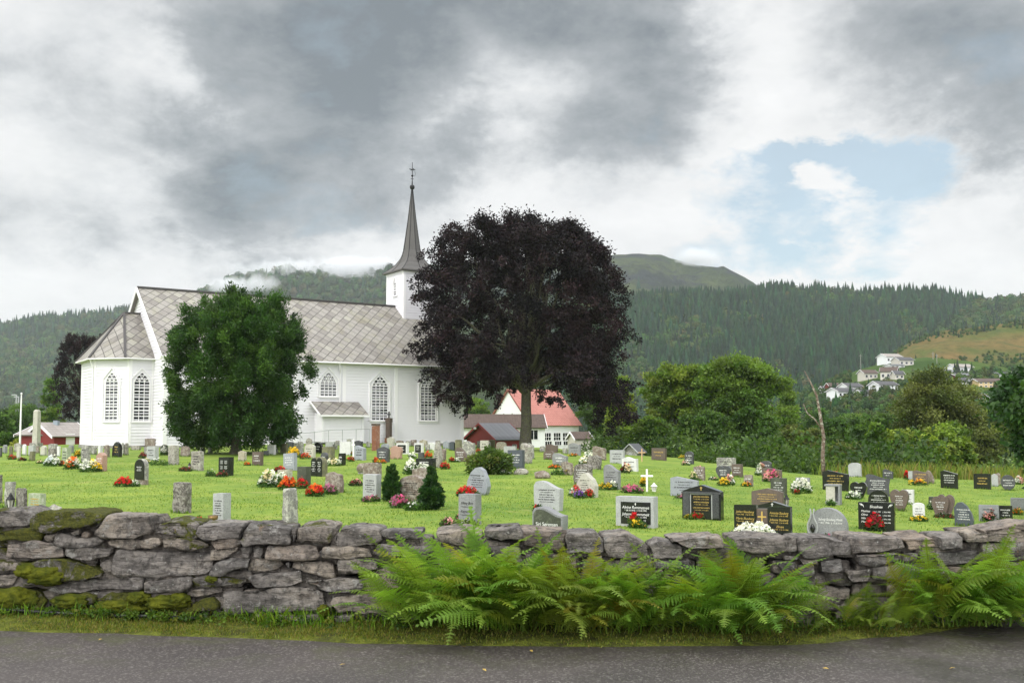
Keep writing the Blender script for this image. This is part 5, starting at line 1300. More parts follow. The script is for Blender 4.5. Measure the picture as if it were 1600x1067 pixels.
rows('''
-4 3 699 714 rect dark | dark grey headstone cut by the picture edge in the far row by the flagpole
3 11 695 708 round grey | grey round-topped headstone at the end of the far row by the flagpole
13 20 697 713 arch mossy | brownish mossy headstone with red flowers below it near the flagpole
21 33 692 706 arch rough | dark mottled arched headstone right behind a pale arched one by the flagpole
25 32 697 716 arch beige | narrow pale arched headstone in front of the flagpole foot
34 41 694 711 round white | narrow whitish round-topped headstone beside the flagpole
43 55 696 712 rect pale | flat pale headstone rising behind a squat dark mossy one near the obelisk
44 54 705 720 rect mossy | squat dark mossy headstone standing in front of a flat pale one
55 62 697 708 arch brownm | small brown headstone at the foot of the tall memorial obelisk
62 73 696 712 gable beige | beige gabled headstone with a mossy crest in front of the red shed
74 90 693 702 rough mid | jagged pale rock headstone peeking out over a dark weathered slab
73 88 701 720 rect bark | dark weathered slab headstone behind bluish white hydrangea flowers
88 94 697 713 rect white | thin white headstone between the dark weathered slab and the green one
95 110 699 724 rect green k d=.22 | thick slab headstone with greenish lichen front and whitish side
106 115 695 708 arch grey | small grey arched headstone behind the green lichen one
125 141 696 723 rect mid k | wide grey mottled headstone with a dark inscribed front panel by flowers
141 151 697 710 gable mid | grey gabled headstone behind the wide mottled one, near the chancel
152 160 696 711 rect white | small whitish headstone by the chancel wall
161 171 695 714 arch brownm | brown round-topped headstone beside the black pointed one
174 190 690 714 gothic black g | black pointed gothic headstone with small gold lettering near the chancel wall
188 194 692 711 rough mid | rough grey headstone half hidden behind the black pointed one
193 200 692 711 rough rough | rough lichen-grey headstone just after the black pointed one
148 166 707 736 gable pink w d=.26 | pinkish brown gabled headstone with thick side, beside white and yellow flowers
204 220 696 703 rect rough | low long grey stone block lying against the church foundation
225 248 685 698 rect brownm d=.4 | weathered stone block crowning the tall old tomb by the chancel
223 247 698 712 rect mid d=.45 | big old tomb base of grey stone under a weathered block
228 247 697 719 rect pale k d=.24 | pale granite headstone standing before the old stone tomb
249 264 694 711 gothic dgreen w | dark mossy headstone with pale marks, beside the old tomb
261 279 696 726 rect rough d=.24 | tall mossy brown pillar headstone with a pale streak, near white flowers
281 297 697 713 arch brownm | reddish brown arched headstone half under the round evergreen
297 318 705 735 rect rough k d=.2 | lichen-speckled pale brown headstone with a small lantern before it
371 385 704 720 rough tan | tan speckled headstone in the shade of the round evergreen
393 411 706 727 rect brown w d=.22 | dark brown headstone with white letters and pale side by the evergreen
411 420 704 712 rect dark | low dark headstone behind the brown white-lettered one
417 431 695 710 rect white | tall white headstone at the evergreen's edge, close to the church
437 450 693 709 rect mossy | mossy dark headstone between the white one and the beige ones near the ramp
449 459 690 700 arch dark | dark arched headstone behind the mossy one, under the handrail
458 474 692 710 rect mid d=.24 | grey weathered headstone with beige side beside yellow tall flowers
477 488 684 698 gothic rough | old stone headstone with round knob rising behind a beige arched one
475 493 694 715 arch beige k | beige arched headstone above bright orange flowers near the church
489 505 691 708 round black w | black round-topped headstone behind the beige arched one
502 523 698 719 rect mossy d=.3 | thick mossy tan headstone with flat top behind white daisies
500 513 707 727 round dark w | small dark round headstone in front of the thick mossy tan one
508 522 690 699 rect white | pale stone by the church wall under the porch
530 550 690 711 rect white d=.22 | white headstone with grey vertical stripes near the porch
553 567 688 698 gable dark w | dark ornate gabled headstone behind the blue-grey slanted one
553 572 696 719 slr lblue k d=.24 | blue-grey headstone with slanting top and bright white side
528 540 708 727 rect black w d=.24 | small black headstone with white marks and tan side
442 464 708 735 rect lblue w d=.2 | light grey-blue headstone with white carved letters, red flowers at its foot
463 485 729 759 rect dgreen d=.24 | dark green stone slab headstone behind red begonias
432 456 734 750 rect tan d=.3 | low pinkish tan headstone behind white flowers
506 537 738 769 rough brownm | rough brown boulder-like headstone with pale lichen top
595 608 693 704 arch lblue | small blue-grey arched headstone by the red granite pillar
604 617 683 699 rough beige | rough pointed pale rock leaning by the brown cross monument
618 631 688 694 rough brownm | low dark brown stone below the church wall, beside the cross monument
641 651 687 697 rect brownm | small brown headstone close to the church wall behind the white framed ones
655 668 687 698 rough tan | tan rough headstone close to the church wall beyond the white one
668 681 691 703 arch white | pinkish white arched headstone near the church corner
676 692 690 731 point rough k d=.26 | tall rough pointed brown headstone with pale inscription panel
688 697 701 720 arch brownm | brown arched headstone tucked behind the tall rough pointed one
692 702 689 701 gable lblue | pale grey-blue gabled headstone near the church corner
702 711 690 704 arch blue | dark blue-grey arched headstone at the church corner
711 722 687 705 rect mossy d=.3 | tall mossy square headstone at the church corner
722 743 689 711 swave mid | broad grey rough-topped headstone before the red barn
710 731 699 721 leaf brown w | dark brown headstone with curved top and white letters, red and white flowers beside
588 609 698 722 gable dark w d=.22 | dark grey gabled headstone with white lettering and orange flowers in front
609 629 697 717 rough pink | lumpy orange-brown headstone with pink flowers at its base
653 663 707 717 rect dark | small square dark headstone below the white one with black panel
649 681 716 736 rect black w d=.28 | wide black headstone with white flowers laid in front
643 675 731 750 gable brownm d=.28 | brown headstone with pale pointed top partly hidden by a dwarf cypress
764 774 687 700 rect mossy | greenish brown headstone in the far row before the red barn
750 764 688 705 rect beige k | tall beige headstone in the far row before the red barn
775 792 690 703 arch tan | tan arched headstone in the far row before the barn's grey roof
787 807 697 708 rect pale | low pale grey headstone behind the dark blue slab, near the laurel
793 820 703 732 rect blue w d=.22 | dark blue-grey slab headstone between laurel bush and beech trunk
824 835 692 717 slr mid | grey leaning headstone partly behind a rough slanted one by the beech trunk
813 832 692 724 slr rough d=.3 yaw=45 | rough grey headstone with steep slanted top by the beech trunk
852 872 694 707 swave brown w | brown headstone with wavy top before the parish house
849 867 704 718 arch brown w | dark brown arched headstone in front of a brown wavy-topped one
888 908 692 711 swave grey k | broad grey headstone with light shoulders and orange flowers, before the parish house
863 888 708 727 wave grey w d=.2 | grey wavy headstone with white letters and orange-red flowers
876 896 721 742 rough brownm | rough brown headstone with a yellowish plant in front
926 948 697 719 slr brownm d=.2 | brown headstone with top slanting sharply down, behind white flowers
953 977 703 724 rect pale k d=.24 | pale grey rectangular headstone on open lawn by the small stone hut
972 998 714 736 swave white k d=.22 | rough white marble headstone with reddish plant before it
1018 1042 700 719 rect brown g d=.2 | polished brown rectangular headstone with gold letters at the lawn edge
917 940 711 733 rough bark d=.24 | striped brown stone with white flowers heaped on top
896 927 724 757 rough bark w d=.2 | dark rough headstone with pale lettering behind the beige pointed one
899 936 739 776 point beige k d=.26 | beige pointed-oval headstone with red and purple flowers
944 971 726 764 wave grey k d=.22 | smooth grey headstone with curved sloping top and yellow flowers
1048 1093 745 776 slr lblue k d=.18 | light grey-blue headstone with sloping top and small black cross, heather in front
1061 1070 701 712 rect pale | smaller of two pale headstones at the lawn edge with red flowers
1071 1083 700 712 rect pale | taller of two pale headstones side by side at the lawn edge
1049 1057 704 713 rough white | small whitish rock at the lawn edge near pale headstones
1070 1085 705 725 round dark w | dark round-topped headstone with a pale carved cross and pink flowers
1088 1100 708 718 rect pale | low pale grey headstone by dark trees beside a brown boulder
1107 1122 704 717 rough brownm | brown rough boulder headstone at the lawn edge under the maple
1126 1136 700 717 gable dark d=.2 | narrow dark headstone with a pale bird on top under the maple
1136 1148 705 717 point white | white pointed headstone just beyond the dark one under the maple
1120 1151 715 736 rect mid k d=.2 | wide grey headstone rising behind a dark heart
1119 1144 728 748 heart dark w d=.16 | dark heart-shaped headstone with white letters in front of a wide grey one
1144 1162 725 745 rect brown w d=.2 | dark brown square headstone beside the dark heart
1165 1180 711 724 wave pale k | pale wavy headstone alone at the tree line
1084 1103 729 750 rect brownm w d=.22 | brown speckled headstone with flowers on top and green plant before it
1163 1178 742 760 rect brownm w d=.2 | small brown headstone with a white picture and yellow flowers
1196 1213 711 728 arch pale k | pale arched headstone at the tree line behind a dark grey one
1209 1218 719 728 rough white | low white stone beside the pale arched headstone
1188 1207 720 738 arch dark w | dark grey arched headstone with white flowers beside it
1220 1239 713 731 arch white k d=.24 | whitish arched headstone with thick side at the tree line
1236 1246 724 732 slr white | low whitish sloping stone next to the whitish arched headstone
1191 1223 730 753 slr brown g d=.16 | dark headstone with sloping top and big pink flower bunch
1205 1231 747 774 rect dgreen w d=.18 | dark greenish square headstone with pale script behind the brown carved one
1244 1267 746 764 rect grey d=.22 | speckled grey low headstone behind white flowers
1175 1226 763 792 top brown g d=.18 | brown polished headstone with carved rays and gold cross, lantern beside
1249 1258 718 732 rect white | smaller block of a pale twin headstone at the tree line
1256 1273 717 735 rect white d=.2 | larger block of a pale twin headstone at the tree line
1281 1290 720 737 rect pale | pale narrow headstone at the foot of the dead trunk
1289 1303 723 739 rect mid | grey headstone just beyond the dead trunk's foot
1312 1328 724 740 round brownm | brown round-topped headstone beside a white one at the tree line
1327 1348 723 745 arch pale d=.22 | white headstone with a photo plaque and red flowers at the tree line
1350 1376 731 743 rect red w d=.2 | reddish granite low headstone at the tree line with white marks
1380 1397 733 748 wave dark w | small dark wavy headstone with pale edge by the yellow shrubs
1286 1328 735 766 slr black g d=.16 | wide black slanted headstone with gold sunrays and letters
1350 1366 746 771 point dark d=.16 | curved dark stone wing with pale edge beside a tall flag-shaped headstone
1329 1357 753 778 heart black w d=.16 | black heart headstone with white doves and letters
1354 1393 741 774 flag dark w d=.2 | tall dark flag-shaped headstone with gold bird emblem
1358 1391 766 792 round black w d=.2 | black rounded headstone with bright pale rim behind the big black family stone
1392 1423 765 798 heart brown w d=.2 | single brown heart headstone with rough stone head above it
1410 1430 765 788 rect white k d=.16 | plain white headstone behind the single brown heart
1420 1429 736 750 rect pale | pale block headstone with red flowers behind the brown slanted one
1427 1452 735 756 slr brown g d=.2 | polished brown slanted headstone with yellow flowers in front
1447 1461 735 755 leaf brownm | rough brown headstone leaning behind the polished brown slanted one
1465 1481 733 748 round grey k | grey disc-like headstone behind a dark one with heart emblem
1471 1499 735 763 slr black w d=.2 | dark polygonal headstone with white heart emblem
1523 1551 740 764 rect black g d=.24 | black square headstone with gold letters beside pale and brown ones
1549 1561 740 760 gable pale | pale headstone with grey top beside the black square one
1556 1565 739 758 round brownm | brown rounded headstone squeezed behind the dark disc
1565 1588 742 766 circle dark w d=.18 | dark disc-shaped headstone with white emblem at the top
1428 1447 786 811 arch white k d=.2 | small white slightly tilted headstone with yellow flowers at its base
1452 1461 776 794 rect dgreen | small dark block behind the pair of brown hearts
1492 1524 785 822 leaf blue w d=.16 | dark blue leaf-shaped headstone with white letters, standing alone on lawn
1531 1563 789 815 rect grey k d=.14 | plain dark grey headstone with pink flowers before it
1562 1584 790 813 rect black w d=.14 | black low headstone adjoining the plain dark grey one
1581 1604 778 797 rect grey d=.2 | grey headstone at the picture edge with yellow flowers
-6 3 742 786 rect bark d=.2 | dark headstone mostly cut off by the frame above the mossy wall
5 23 753 792 rect mid d=.2 | grey upright headstone with a black lantern in front, above the mossy wall
24 42 763 798 rect bark d=.3 yaw=50 | thick headstone with black mottled side between two paler ones
42 70 771 803 rect green g d=.3 | pale greenish headstone with worn gold letters right above the mossy wall
267 298 754 801 rect bark d=.2 | dark mottled upright headstone standing alone on the open lawn
330 359 771 820 rect pale k d=.24 | pale grey headstone with bronze vase just over the wall
437 465 764 826 taper mid d=.3 | tapering pale granite obelisk stump just over the wall
566 595 741 780 rect pale k d=.24 | pale grey smooth headstone with reddish rough side, heather at its foot
566 596 723 748 rect brownm d=.26 | brown headstone with black arched panel behind a pale grey one
622 668 743 783 arch brownm k d=.3 | large brown rounded headstone between two dwarf cypresses
728 767 730 773 oval lblue k d=.2 | grey teardrop-shaped headstone with dark letters behind red flowers
834 881 752 797 wave pale k d=.22 | pale grey wavy headstone with carved wheat ears and two red roses
''')
q_ = random.Random(88)
for (x0, w_, yt, yb, shp, mt) in [(311, 9, 699, 708, 'rect', 'mid'), (324, 8, 698, 708, 'arch', 'mid'), (427, 7, 699, 707, 'arch', 'mid'), (465, 8, 690, 699, 'rect', 'mid'), (519, 8, 694, 702, 'rect', 'mid'), (523, 9, 688, 696, 'arch', 'mid'), (541, 8, 686, 695, 'rect', 'mid'), (572, 7, 690, 699, 'arch', 'mid'), (613, 8, 694, 703, 'rect', 'mid'), (633, 9, 689, 697, 'arch', 'mid'), (664, 8, 694, 704, 'rect', 'mid'), (680, 8, 688, 697, 'rect', 'mid'), (716, 8, 692, 702, 'arch', 'mid'), (745, 8, 689, 699, 'rect', 'mid'), (758, 9, 690, 700, 'arch', 'mid'), (800, 8, 694, 702, 'rect', 'mid'), (843, 9, 697, 706, 'arch', 'mid'), (879, 8, 700, 709, 'rect', 'mid')]:
    headstone(x0, x0+w_, yt, yb, shp, mt, 'tiny weathered grey headstone in the crowded back rows near the church wall and parish house')
# --- special stones, built by hand
def sp(x0, x1, yt, yb, label, d=.2, yaw=None, name='headstone', cat='gravestone'):
    p, w, h, d, yaw = place(x0, x1, yt, yb, d, yaw)
    r_ = empty(name, p, -yaw); tag(r_, label, cat, 'gravestones in the churchyard'); r_['tw'] = w*.72; return r_, w, h, d
def slab(root, shape, w, h, d, mat, nm='slab', x=0, y=0, z=0, bevel=.006, seed=1):
    b = MB(); b.prism([(px+x, (pz if pz > 1e-4 or z > 0 else -.12)+z) for px, pz in prof(shape, w, h, random.Random(seed))], y-d/2, y+d/2)
    return b.build(nm, GM[mat] if isinstance(mat, str) else mat, root, bevel=bevel)
# white-framed stone with black panel
r_, w, h, d = sp(963, 1029, 776, 823, 'light grey framed headstone with black panel of white script and two red roses', .26)
slab(r_, 'rect', w, h, d, 'pale', 'frame'); b = MB(); b.box(-w*.36, w*.42, -d/2-.012, -d/2+.01, h*.10, h*.82); b.build('panel', GM['black'], r_)
text_mesh('Alvine Rommetveit', h*.135, TXT['w'], r_, (w*.03, -d/2-.014, h*.60), shear=.25); text_mesh('* 28.10.1916  † 13.8.1992', h*.075, TXT['w'], r_, (w*.03, -d/2-.014, h*.52)); text_mesh('Johannes Rommetveit', h*.135, TXT['w'], r_, (w*.03, -d/2-.014, h*.38), shear=.25); text_mesh('* 4.12.1912  † 21.11.1993', h*.075, TXT['w'], r_, (w*.03, -d/2-.014, h*.30)); text_mesh('Takk  for  alt', h*.10, TXT['w'], r_, (w*.10, -d/2-.014, h*.19), shear=.25)
b = MB(); b.box(w*.02, w*.035, -d/2-.016, -d/2-.011, h*.71, h*.79); b.box(w*.005, w*.05, -d/2-.0165, -d/2-.0115, h*.757, h*.77); b.build('cross', TXT['w'], r_)
# small wave stone over the wall
r_, w, h, d = sp(832, 888, 793, 842, 'dark grey-green wavy headstone with white letters half hidden by the wall top', .26)
slab(r_, 'wave', w, h, d, 'grey'); slab(r_, 'wave', w*.90, h*.93, .02, 'dgreen', 'panel', 0, -d/2-.006, 0)
text_mesh('Siri Sørensen', h*.16, TXT['w'], r_, (0, -d/2-.020, h*.42)); text_mesh('* 2.11.1922  † 17.11.1999', h*.08, TXT['w'], r_, (0, -d/2-.020, h*.31)); text_mesh('Reidar Sørensen', h*.15, TXT['w'], r_, (0, -d/2-.020, h*.14), shear=.2)
# temple stone
r_, w, h, d = sp(1067, 1132, 758, 811, 'black temple-shaped headstone with gable, two columns and gold lettering', .24)
slab(r_, 'top', w, h, d, 'black')
for sx_ in (-1, 1):
    slab(r_, 'rect', w*.17, h*.70, .05, 'dark', 'column', sx_*w*.38, -d/2-.02, .04)
b = MB(); b.box(-w*.50, w*.50, -d/2-.05, -d/2+.002, h*.745, h*.80); b.build('cornice', GM['dark'], r_)
b = MB()
for sx_ in (-1, 1): b.box(sx_*w*.275-.012, sx_*w*.275+.012, -d/2-.016, -d/2+.002, .02, h*.745)
b.box(-w*.262, w*.262, -d/2-.0155, -d/2+.002, h*.72, h*.744); b.build('panel_border', GM['pale'], r_)
r_['tw'] = w*.42
text_mesh('JAKOB HANSEN', h*.066, TXT['g'], r_, (0, -d/2-.003, h*.635)); text_mesh('* 17.8.1895  † 18.12.1967', h*.045, TXT['g'], r_, (0, -d/2-.003, h*.57)); text_mesh('ANNA HANSEN', h*.066, TXT['g'], r_, (0, -d/2-.003, h*.475)); text_mesh('* 14.4.1903  † 3.1.1991', h*.045, TXT['g'], r_, (0, -d/2-.003, h*.41)); text_mesh('LARS KRISTIAN HANSEN', h*.060, TXT['g'], r_, (0, -d/2-.003, h*.315)); text_mesh('* 15.5.1928  † 9.11.2011', h*.045, TXT['g'], r_, (0, -d/2-.003, h*.25)); text_mesh('FRED', h*.06, TXT['g'], r_, (0, -d/2-.003, h*.14))
b = MB(); b.box(-.008, .008, -d/2-.006, -d/2, h*.84, h*.95); b.box(-.03, .03, -d/2-.0065, -d/2, h*.91, h*.925); b.build('cross', TXT['g'], r_)
# double stone with cross pillar
r_, w, h, d = sp(1148, 1239, 790, 842, 'double black headstone with gold names and a brown pillar with a gold cross between', .16)
slab(r_, 'rect', w*.40, h, d, 'black', 'slab', -w*.30); slab(r_, 'rect', w*.40, h*.98, d, 'black', 'slab', w*.30); slab(r_, 'rect', w*.195, h*.90, d*.8, 'brown', 'pillar', 0)
b = MB(); b.box(-.014, .014, -d*.4-.012, -d*.4, h*.28, h*.82); b.box(-w*.075, w*.075, -d*.4-.013, -d*.4-.001, h*.64, h*.68); b.build('cross', TXT['g'], r_)
for X, nm_ in ((-w*.30, ('Johan Skauberg', 'Maria Skauberg', 'Agnes Skauberg')), (w*.30, ('Annanias Skauberg', 'Johanne Skauberg', '  Elnæs'))):
    for j, n_ in enumerate(nm_):
        text_mesh(n_, h*.098, TXT['g'], r_, (X, -d/2-.003, h*(.76-.20*j)), shear=.3, maxw=w*.33)
        text_mesh('* 20.4.1902  † 26.10.1986', h*.052, TXT['g'], r_, (X, -d/2-.003, h*(.69-.20*j)), maxw=w*.33)
# black gable stone behind it
r_, w, h, d = sp(1183, 1237, 784, 822, 'black gabled headstone with a small white cross behind the double black one', .2)
slab(r_, 'top', w, h, d, 'black'); b = MB(); b.box(-.007, .007, -d/2-.005, -d/2, h*.80, h*.95); b.box(-.028, .028, -d/2-.0055, -d/2, h*.89, h*.905); b.build('cross', TXT['w'], r_)
b = MB(); b.box(-w*.47, w*.47, -d/2-.02, -d/2+.002, h*.70, h*.74); b.build('cornice', GM['dark'], r_)
# lyre stone
r_, w, h, d = sp(1263, 1328, 794, 845, 'round-shouldered grey headstone with a carved flame-shaped opening and white script', .2)
slab(r_, 'round', w, h, d, 'grey')
b = MB()
for sgn in (-1, 1): b.tube([(-w*.36+sgn*w*x, -d/2-.01, h*z) for x, z in ((.05, .96), (.03, .80), (.05, .66), (.12, .48), (.12, .32), (.07, .15), (.05, .0))], .018, 6)
b.build('carved_rim', GM['pale'], r_)
b = MB(); b.lathe([(0, -.16*h), (.05*w, -.1*h), (.075*w, 0), (.05*w, .1*h), (0, .2*h)], 10, (-w*.36, -d/2+.02, h*.36)); b.build('carved_flame', GM['black'], r_, smooth=True)
r_['tw'] = w*.6
text_mesh('Solveig Skauberg Moldt', h*.105, TXT['w'], r_, (w*.09, -d/2-.003, h*.62), shear=.25); text_mesh('* 28.7.1946  † 12.8.2014', h*.07, TXT['w'], r_, (w*.09, -d/2-.003, h*.53))
# family stone
r_, w, h, d = sp(1343, 1401, 785, 829, 'big black family headstone with four lines of white names and corner ornaments', .18)
slab(r_, 'rect', w, h, d, 'black')
text_mesh('Skaalnes', h*.13, TXT['w'], r_, (0, -d/2-.003, h*.80), shear=.25)
for j, n_ in enumerate(('Mathias', 'Oline', 'Nils A.', 'Mari')):
    text_mesh(n_, h*.10, TXT['w'], r_, (-w*.42, -d/2-.003, h*(.65-.125*j)), 'LEFT', .25, w*.28); text_mesh('* 2.11.1901   † 20.6.1984', h*.062, TXT['w'], r_, (w*.16, -d/2-.003, h*(.65-.125*j)), maxw=w*.48)
b = MB()
for sgn in (-1, 1):
    for j in range(3): b.tube([(sgn*w*(.46-.02*j), -d/2-.003, h*(.93-.03*j)), (sgn*w*(.40-.02*j), -d/2-.003, h*(.93-.02*j)), (sgn*w*(.36-.01*j), -d/2-.003, h*(.88-.03*j))], .006, 4)
b.build('corner_ornament', TXT['w'], r_)
# rectangular pair-name stone before the red flowers
r_, w, h, d = sp(716, 752, 772, 819, 'upright grey headstone with dark script and rough reddish side, just over the ferns', .26)
slab(r_, 'rect', w, h, d, 'grey')
for j, n_ in enumerate(('Elling Boe', 'Ragna Boe')): text_mesh(n_, h*.12, TXT['k'], r_, (0, -d/2-.003, h*(.66-.27*j)), shear=.3); text_mesh('* 19.6.1910  † 4.4.1996', h*.055, TXT['k'], r_, (0, -d/2-.003, h*(.56-.27*j)))
# glossy arch stone on a plinth
r_, w, h, d = sp(209, 231, 717, 757, 'glossy green-black arched headstone on a brown plinth with red flowers', .34)
slab(r_, 'rect', w*1.05, h*.20, d*.9, 'brownm', 'plinth'); slab(r_, 'round', w, h*.8, d, 'mid', 'slab', 0, 0, h*.2); slab(r_, 'round', w*.97, h*.78, .03, 'black', 'face', 0, -d/2-.012, h*.2)
scribble(3, w*.6, h*.2, -d/2-.03, random.Random(4), TXT['w'], r_, h*.52)
# black stone with four text panels
r_, w, h, d = sp(340, 364, 714, 743, 'black headstone with four small blocks of white lettering by the evergreen', .26)
slab(r_, 'rect', w, h, d, 'black')
for sx_ in (-1, 1):
    for z in (.62, .34): scribble(4, w*.30, h*.20, -d/2-.003, random.Random(int(z*100)+sx_), TXT['w'], r_, h*z).location.x = sx_*w*.2
# black double arch
r_, w, h, d = sp(485, 511, 714, 744, 'black twin-arched headstone with two columns of white names and mossy side', .3)
slab(r_, 'round', w, h, d, 'mossy', 'slab')
for sx_ in (-1, 1): slab(r_, 'round', w*.46, h*.95, .03, 'black', 'face', sx_*w*.24, -d/2-.012); scribble(6, w*.32, h*.55, -d/2-.03, random.Random(sx_+9), TXT['w'], r_, h*.22).location.x = sx_*w*.24
# dark arched panel for the brown stone
# white framed dark panel stones by the church
for (x0, x1, yt, yb, lab) in ((619, 639, 692, 709, 'low white-framed headstone with dark panel near the church wall'), (647, 662, 692, 708, 'upright white headstone with black lettered panel near the church wall')):
    r_, w, h, d = sp(x0, x1, yt, yb, lab, .2); slab(r_, 'rect', w, h, d, 'white', 'frame'); b = MB(); b.box(-w*.38, w*.38, -d/2-.01, -d/2+.005, h*.08, h*.82); b.build('panel', GM['black'], r_); scribble(3, w*.5, h*.4, -d/2-.013, random.Random(3), TXT['w'], r_, h*.3)
# pair of brown hearts
r_, w, h, d = sp(1457, 1494, 773, 807, 'pair of joined brown heart headstones with white letters and carved figure', .2)
slab(r_, 'heart', w*.76, h*.92, d*.6, 'brown', 'heart', -w*.10, -d*.3); slab(r_, 'heart', w*.80, h, d*.6, 'brown', 'heart', w*.11, d*.31)
scribble(4, w*.42, h*.4, -d*.6-.004, random.Random(6), TXT['w'], r_, h*.30).location.x = -w*.1
slab(r_, 'rect', w*.7, .10, d*1.5, 'brownm', 'plinth')
# concrete box with panel
r_, w, h, d = sp(1290, 1318, 757, 788, 'concrete box-like headstone frame with pale panel under a flat cap', .3)
slab(r_, 'rect', w, h*.09, d*1.05, 'grey', 'cap', 0, 0, h*.91); b = MB(); b.box(-w*.44, w*.48, d/2-.05, d/2, -.1, h*.91); b.box(w*.38, w*.48, -d/2, d/2-.05, -.1, h*.91); b.box(-w*.44, w*.38, -d/2+.02, d/2-.05, -.1, h*.16); b.build('box', GM['grey'], r_)
b = MB(); b.box(-w*.40, w*.16, -d/2+.02, -d/2+.06, h*.16, h*.91); b.build('panel', GM['beige'], r_)
# red granite pillar and brown monument with cross
r_, w, h, d = sp(580, 593, 662, 704, 'tall red granite pillar with dark cap in front of the church wall', .4, name='grave_pillar', cat='grave monument')
slab(r_, 'taper' if False else 'rect', w, h*.92, d, 'red', 'shaft'); slab(r_, 'rect', w*1.12, h*.08, d*1.1, 'brown', 'cap', 0, 0, h*.92)
r_, w, h, d = sp(600, 614, 643, 692, 'brown stepped monument with a small dark cross on top by the church windows', .5, name='grave_monument', cat='grave monument')
slab(r_, 'rect', w, h*.16, w*.9, 'red', 'base'); slab(r_, 'rect', w*.78, h*.50, w*.7, 'brown', 'shaft', 0, 0, h*.16); slab(r_, 'gable', w*.9, h*.14, w*.8, 'brown', 'cap', 0, 0, h*.66)
b = MB(); b.box(-.04, .04, -.04, .04, h*.79, h); b.box(-.14, .14, -.035, .035, h*.89, h*.925); b.build('cross', M_IRON, r_)
# round dark ball stone
p = lawn_at(565, 740); k = p.y/F; r_ = empty('ball_headstone', p); tag(r_, 'round ball-shaped dark brown headstone on a small base', 'gravestone', 'gravestones in the churchyard')
b = MB(); rr_ = 8*k; b.lathe([(rr_*math.sin(a), rr_*1.05-rr_*math.cos(a)) for a in np.linspace(.15, math.pi-.02, 12)], 16); b.build('ball', GM['brownm'], r_, smooth=True); b = MB(); b.lathe([(rr_*.7, -.1), (rr_*.7, .05), (rr_*.5, .09)], 12); b.build('plinth', GM['mid'], r_)
# memorial obelisk, crosses, lanterns, vase
def obelisk(px, base, top, wpx, Y, label):
    p = at(px, base, Y); k = Y/F; w = wpx*k; h = (base-top)*k; r_ = empty('obelisk', p, -R(12)); tag(r_, label, 'memorial')
    b = MB(); b.faces([(sx*w*s/2, sy*w*s/2, z) for s, z in ((1, -.3), (.82, h*.95), (.45, h)) for sx, sy in ((-1, -1), (1, -1), (1, 1), (-1, 1))], [(i+j*4, (i+1) % 4+j*4, (i+1) % 4+4+j*4, i+4+j*4) for j in (0, 1) for i in range(4)] + [(8, 9, 10, 11)]); b.build('shaft', GM['beige'], r_)
    b = MB(); b.box(-w*.75, w*.75, -w*.75, w*.75, -.3, .25); b.build('plinth', GM['mid'], r_)
obelisk(56.5, 697, 640, 9, 78, 'tall tapering beige stone memorial obelisk in front of the red shed')
M_WWOOD = simple('white_wood', (.78, .78, .76), .6, .03, 9); M_WOOD = simple('raw_wood', (.55, .36, .20), .7, .15, 9)
def cross(px, base, top, wpx, mat, label, yaw=.35):
    p = lawn_at(px, base); k = p.y/F; h = (base-top)*k; w = wpx*k; r_ = empty('grave_cross', p, -yaw); tag(r_, label, 'grave cross'); a = max(.022, h*.04)
    b = MB(); b.box(-a, a, -.02, .02, -.1, h); b.build('upright', mat, r_); b = MB(); b.box(-w/2, w/2, -.0245, .0245, h*.66, h*.66+2*a); b.build('crossbar', mat, r_)
cross(1011, 768, 733, 19, M_WWOOD, 'white wooden grave cross with heather and a white lantern beside it')
cross(1003, 721, 701, 11, M_WOOD, 'small plain wooden grave cross at the lawn edge near the stone hut')
cross(552, 716, 686, 5, M_WWOOD, 'thin pale grave cross rising beside the white striped headstone', .2)
M_LGLASS = simple('lantern_glass', (.55, .52, .50), .2, .1, 9)
def lantern(px, base, top, wpx, mat, label):
    p = lawn_at(px, base); k = p.y/F; h = (base-top)*k; w = wpx*k/2; r_ = empty('grave_lantern', p, .3); tag(r_, label, 'lantern')
    b = MB(); b.lathe([(w*.55, 0), (w*.6, h*.08), (w*.45, h*.12)], 6); b.build('base', mat, r_)
    b = MB(); b.lathe([(w*.45, h*.12), (w*.78, h*.60)], 6); b.build('glass', M_LGLASS, r_)
    b = MB()
    for j in range(6):
        a = 2*math.pi*(j+.5)/6; b.beam((w*.46*math.cos(a), w*.46*math.sin(a), h*.1), (w*.80*math.cos(a), w*.80*math.sin(a), h*.61), w*.12, w*.12)
    b.build('frame', mat, r_); b = MB(); b.lathe([(w*1.0, h*.60), (w*.95, h*.64), (w*.40, h*.82), (w*.42, h*.86), (w*.2, h*.93), (w*.12, h)], 6); b.build('roof', mat, r_)
lantern(16, 797, 770, 15, M_IRON, 'black grave lantern with glass sides above the mossy wall')
lantern(1229, 792, 772, 10, M_IRON, 'dark grave lantern beside the brown carved headstone')
lantern(1022, 768, 754, 11, M_WWOOD, 'white grave lantern beside the white cross')
lantern(1107, 811, 794, 9, M_IRON, 'small dark grave lantern at the foot of the black temple headstone')
lantern(296, 734, 722, 6, M_IRON, 'tiny dark lantern before the lichen-speckled headstone')
M_BRONZE = simple('bronze', (.20, .13, .05), .35, .3, 14, metal=.7)
r_, w, h, d = sp(334, 346, 803, 822, 'bronze flower vase in front of the pale headstone just over the wall', .02, name='vase', cat='vase'); del r_['group']; r_.location.y -= .35
b = MB(); b.lathe([(w*.28, -.1), (w*.3, h*.1), (w*.5, h*.75), (w*.52, h), (w*.42, h*.98)], 10); b.build('bowl', M_BRONZE, r_, smooth=True)
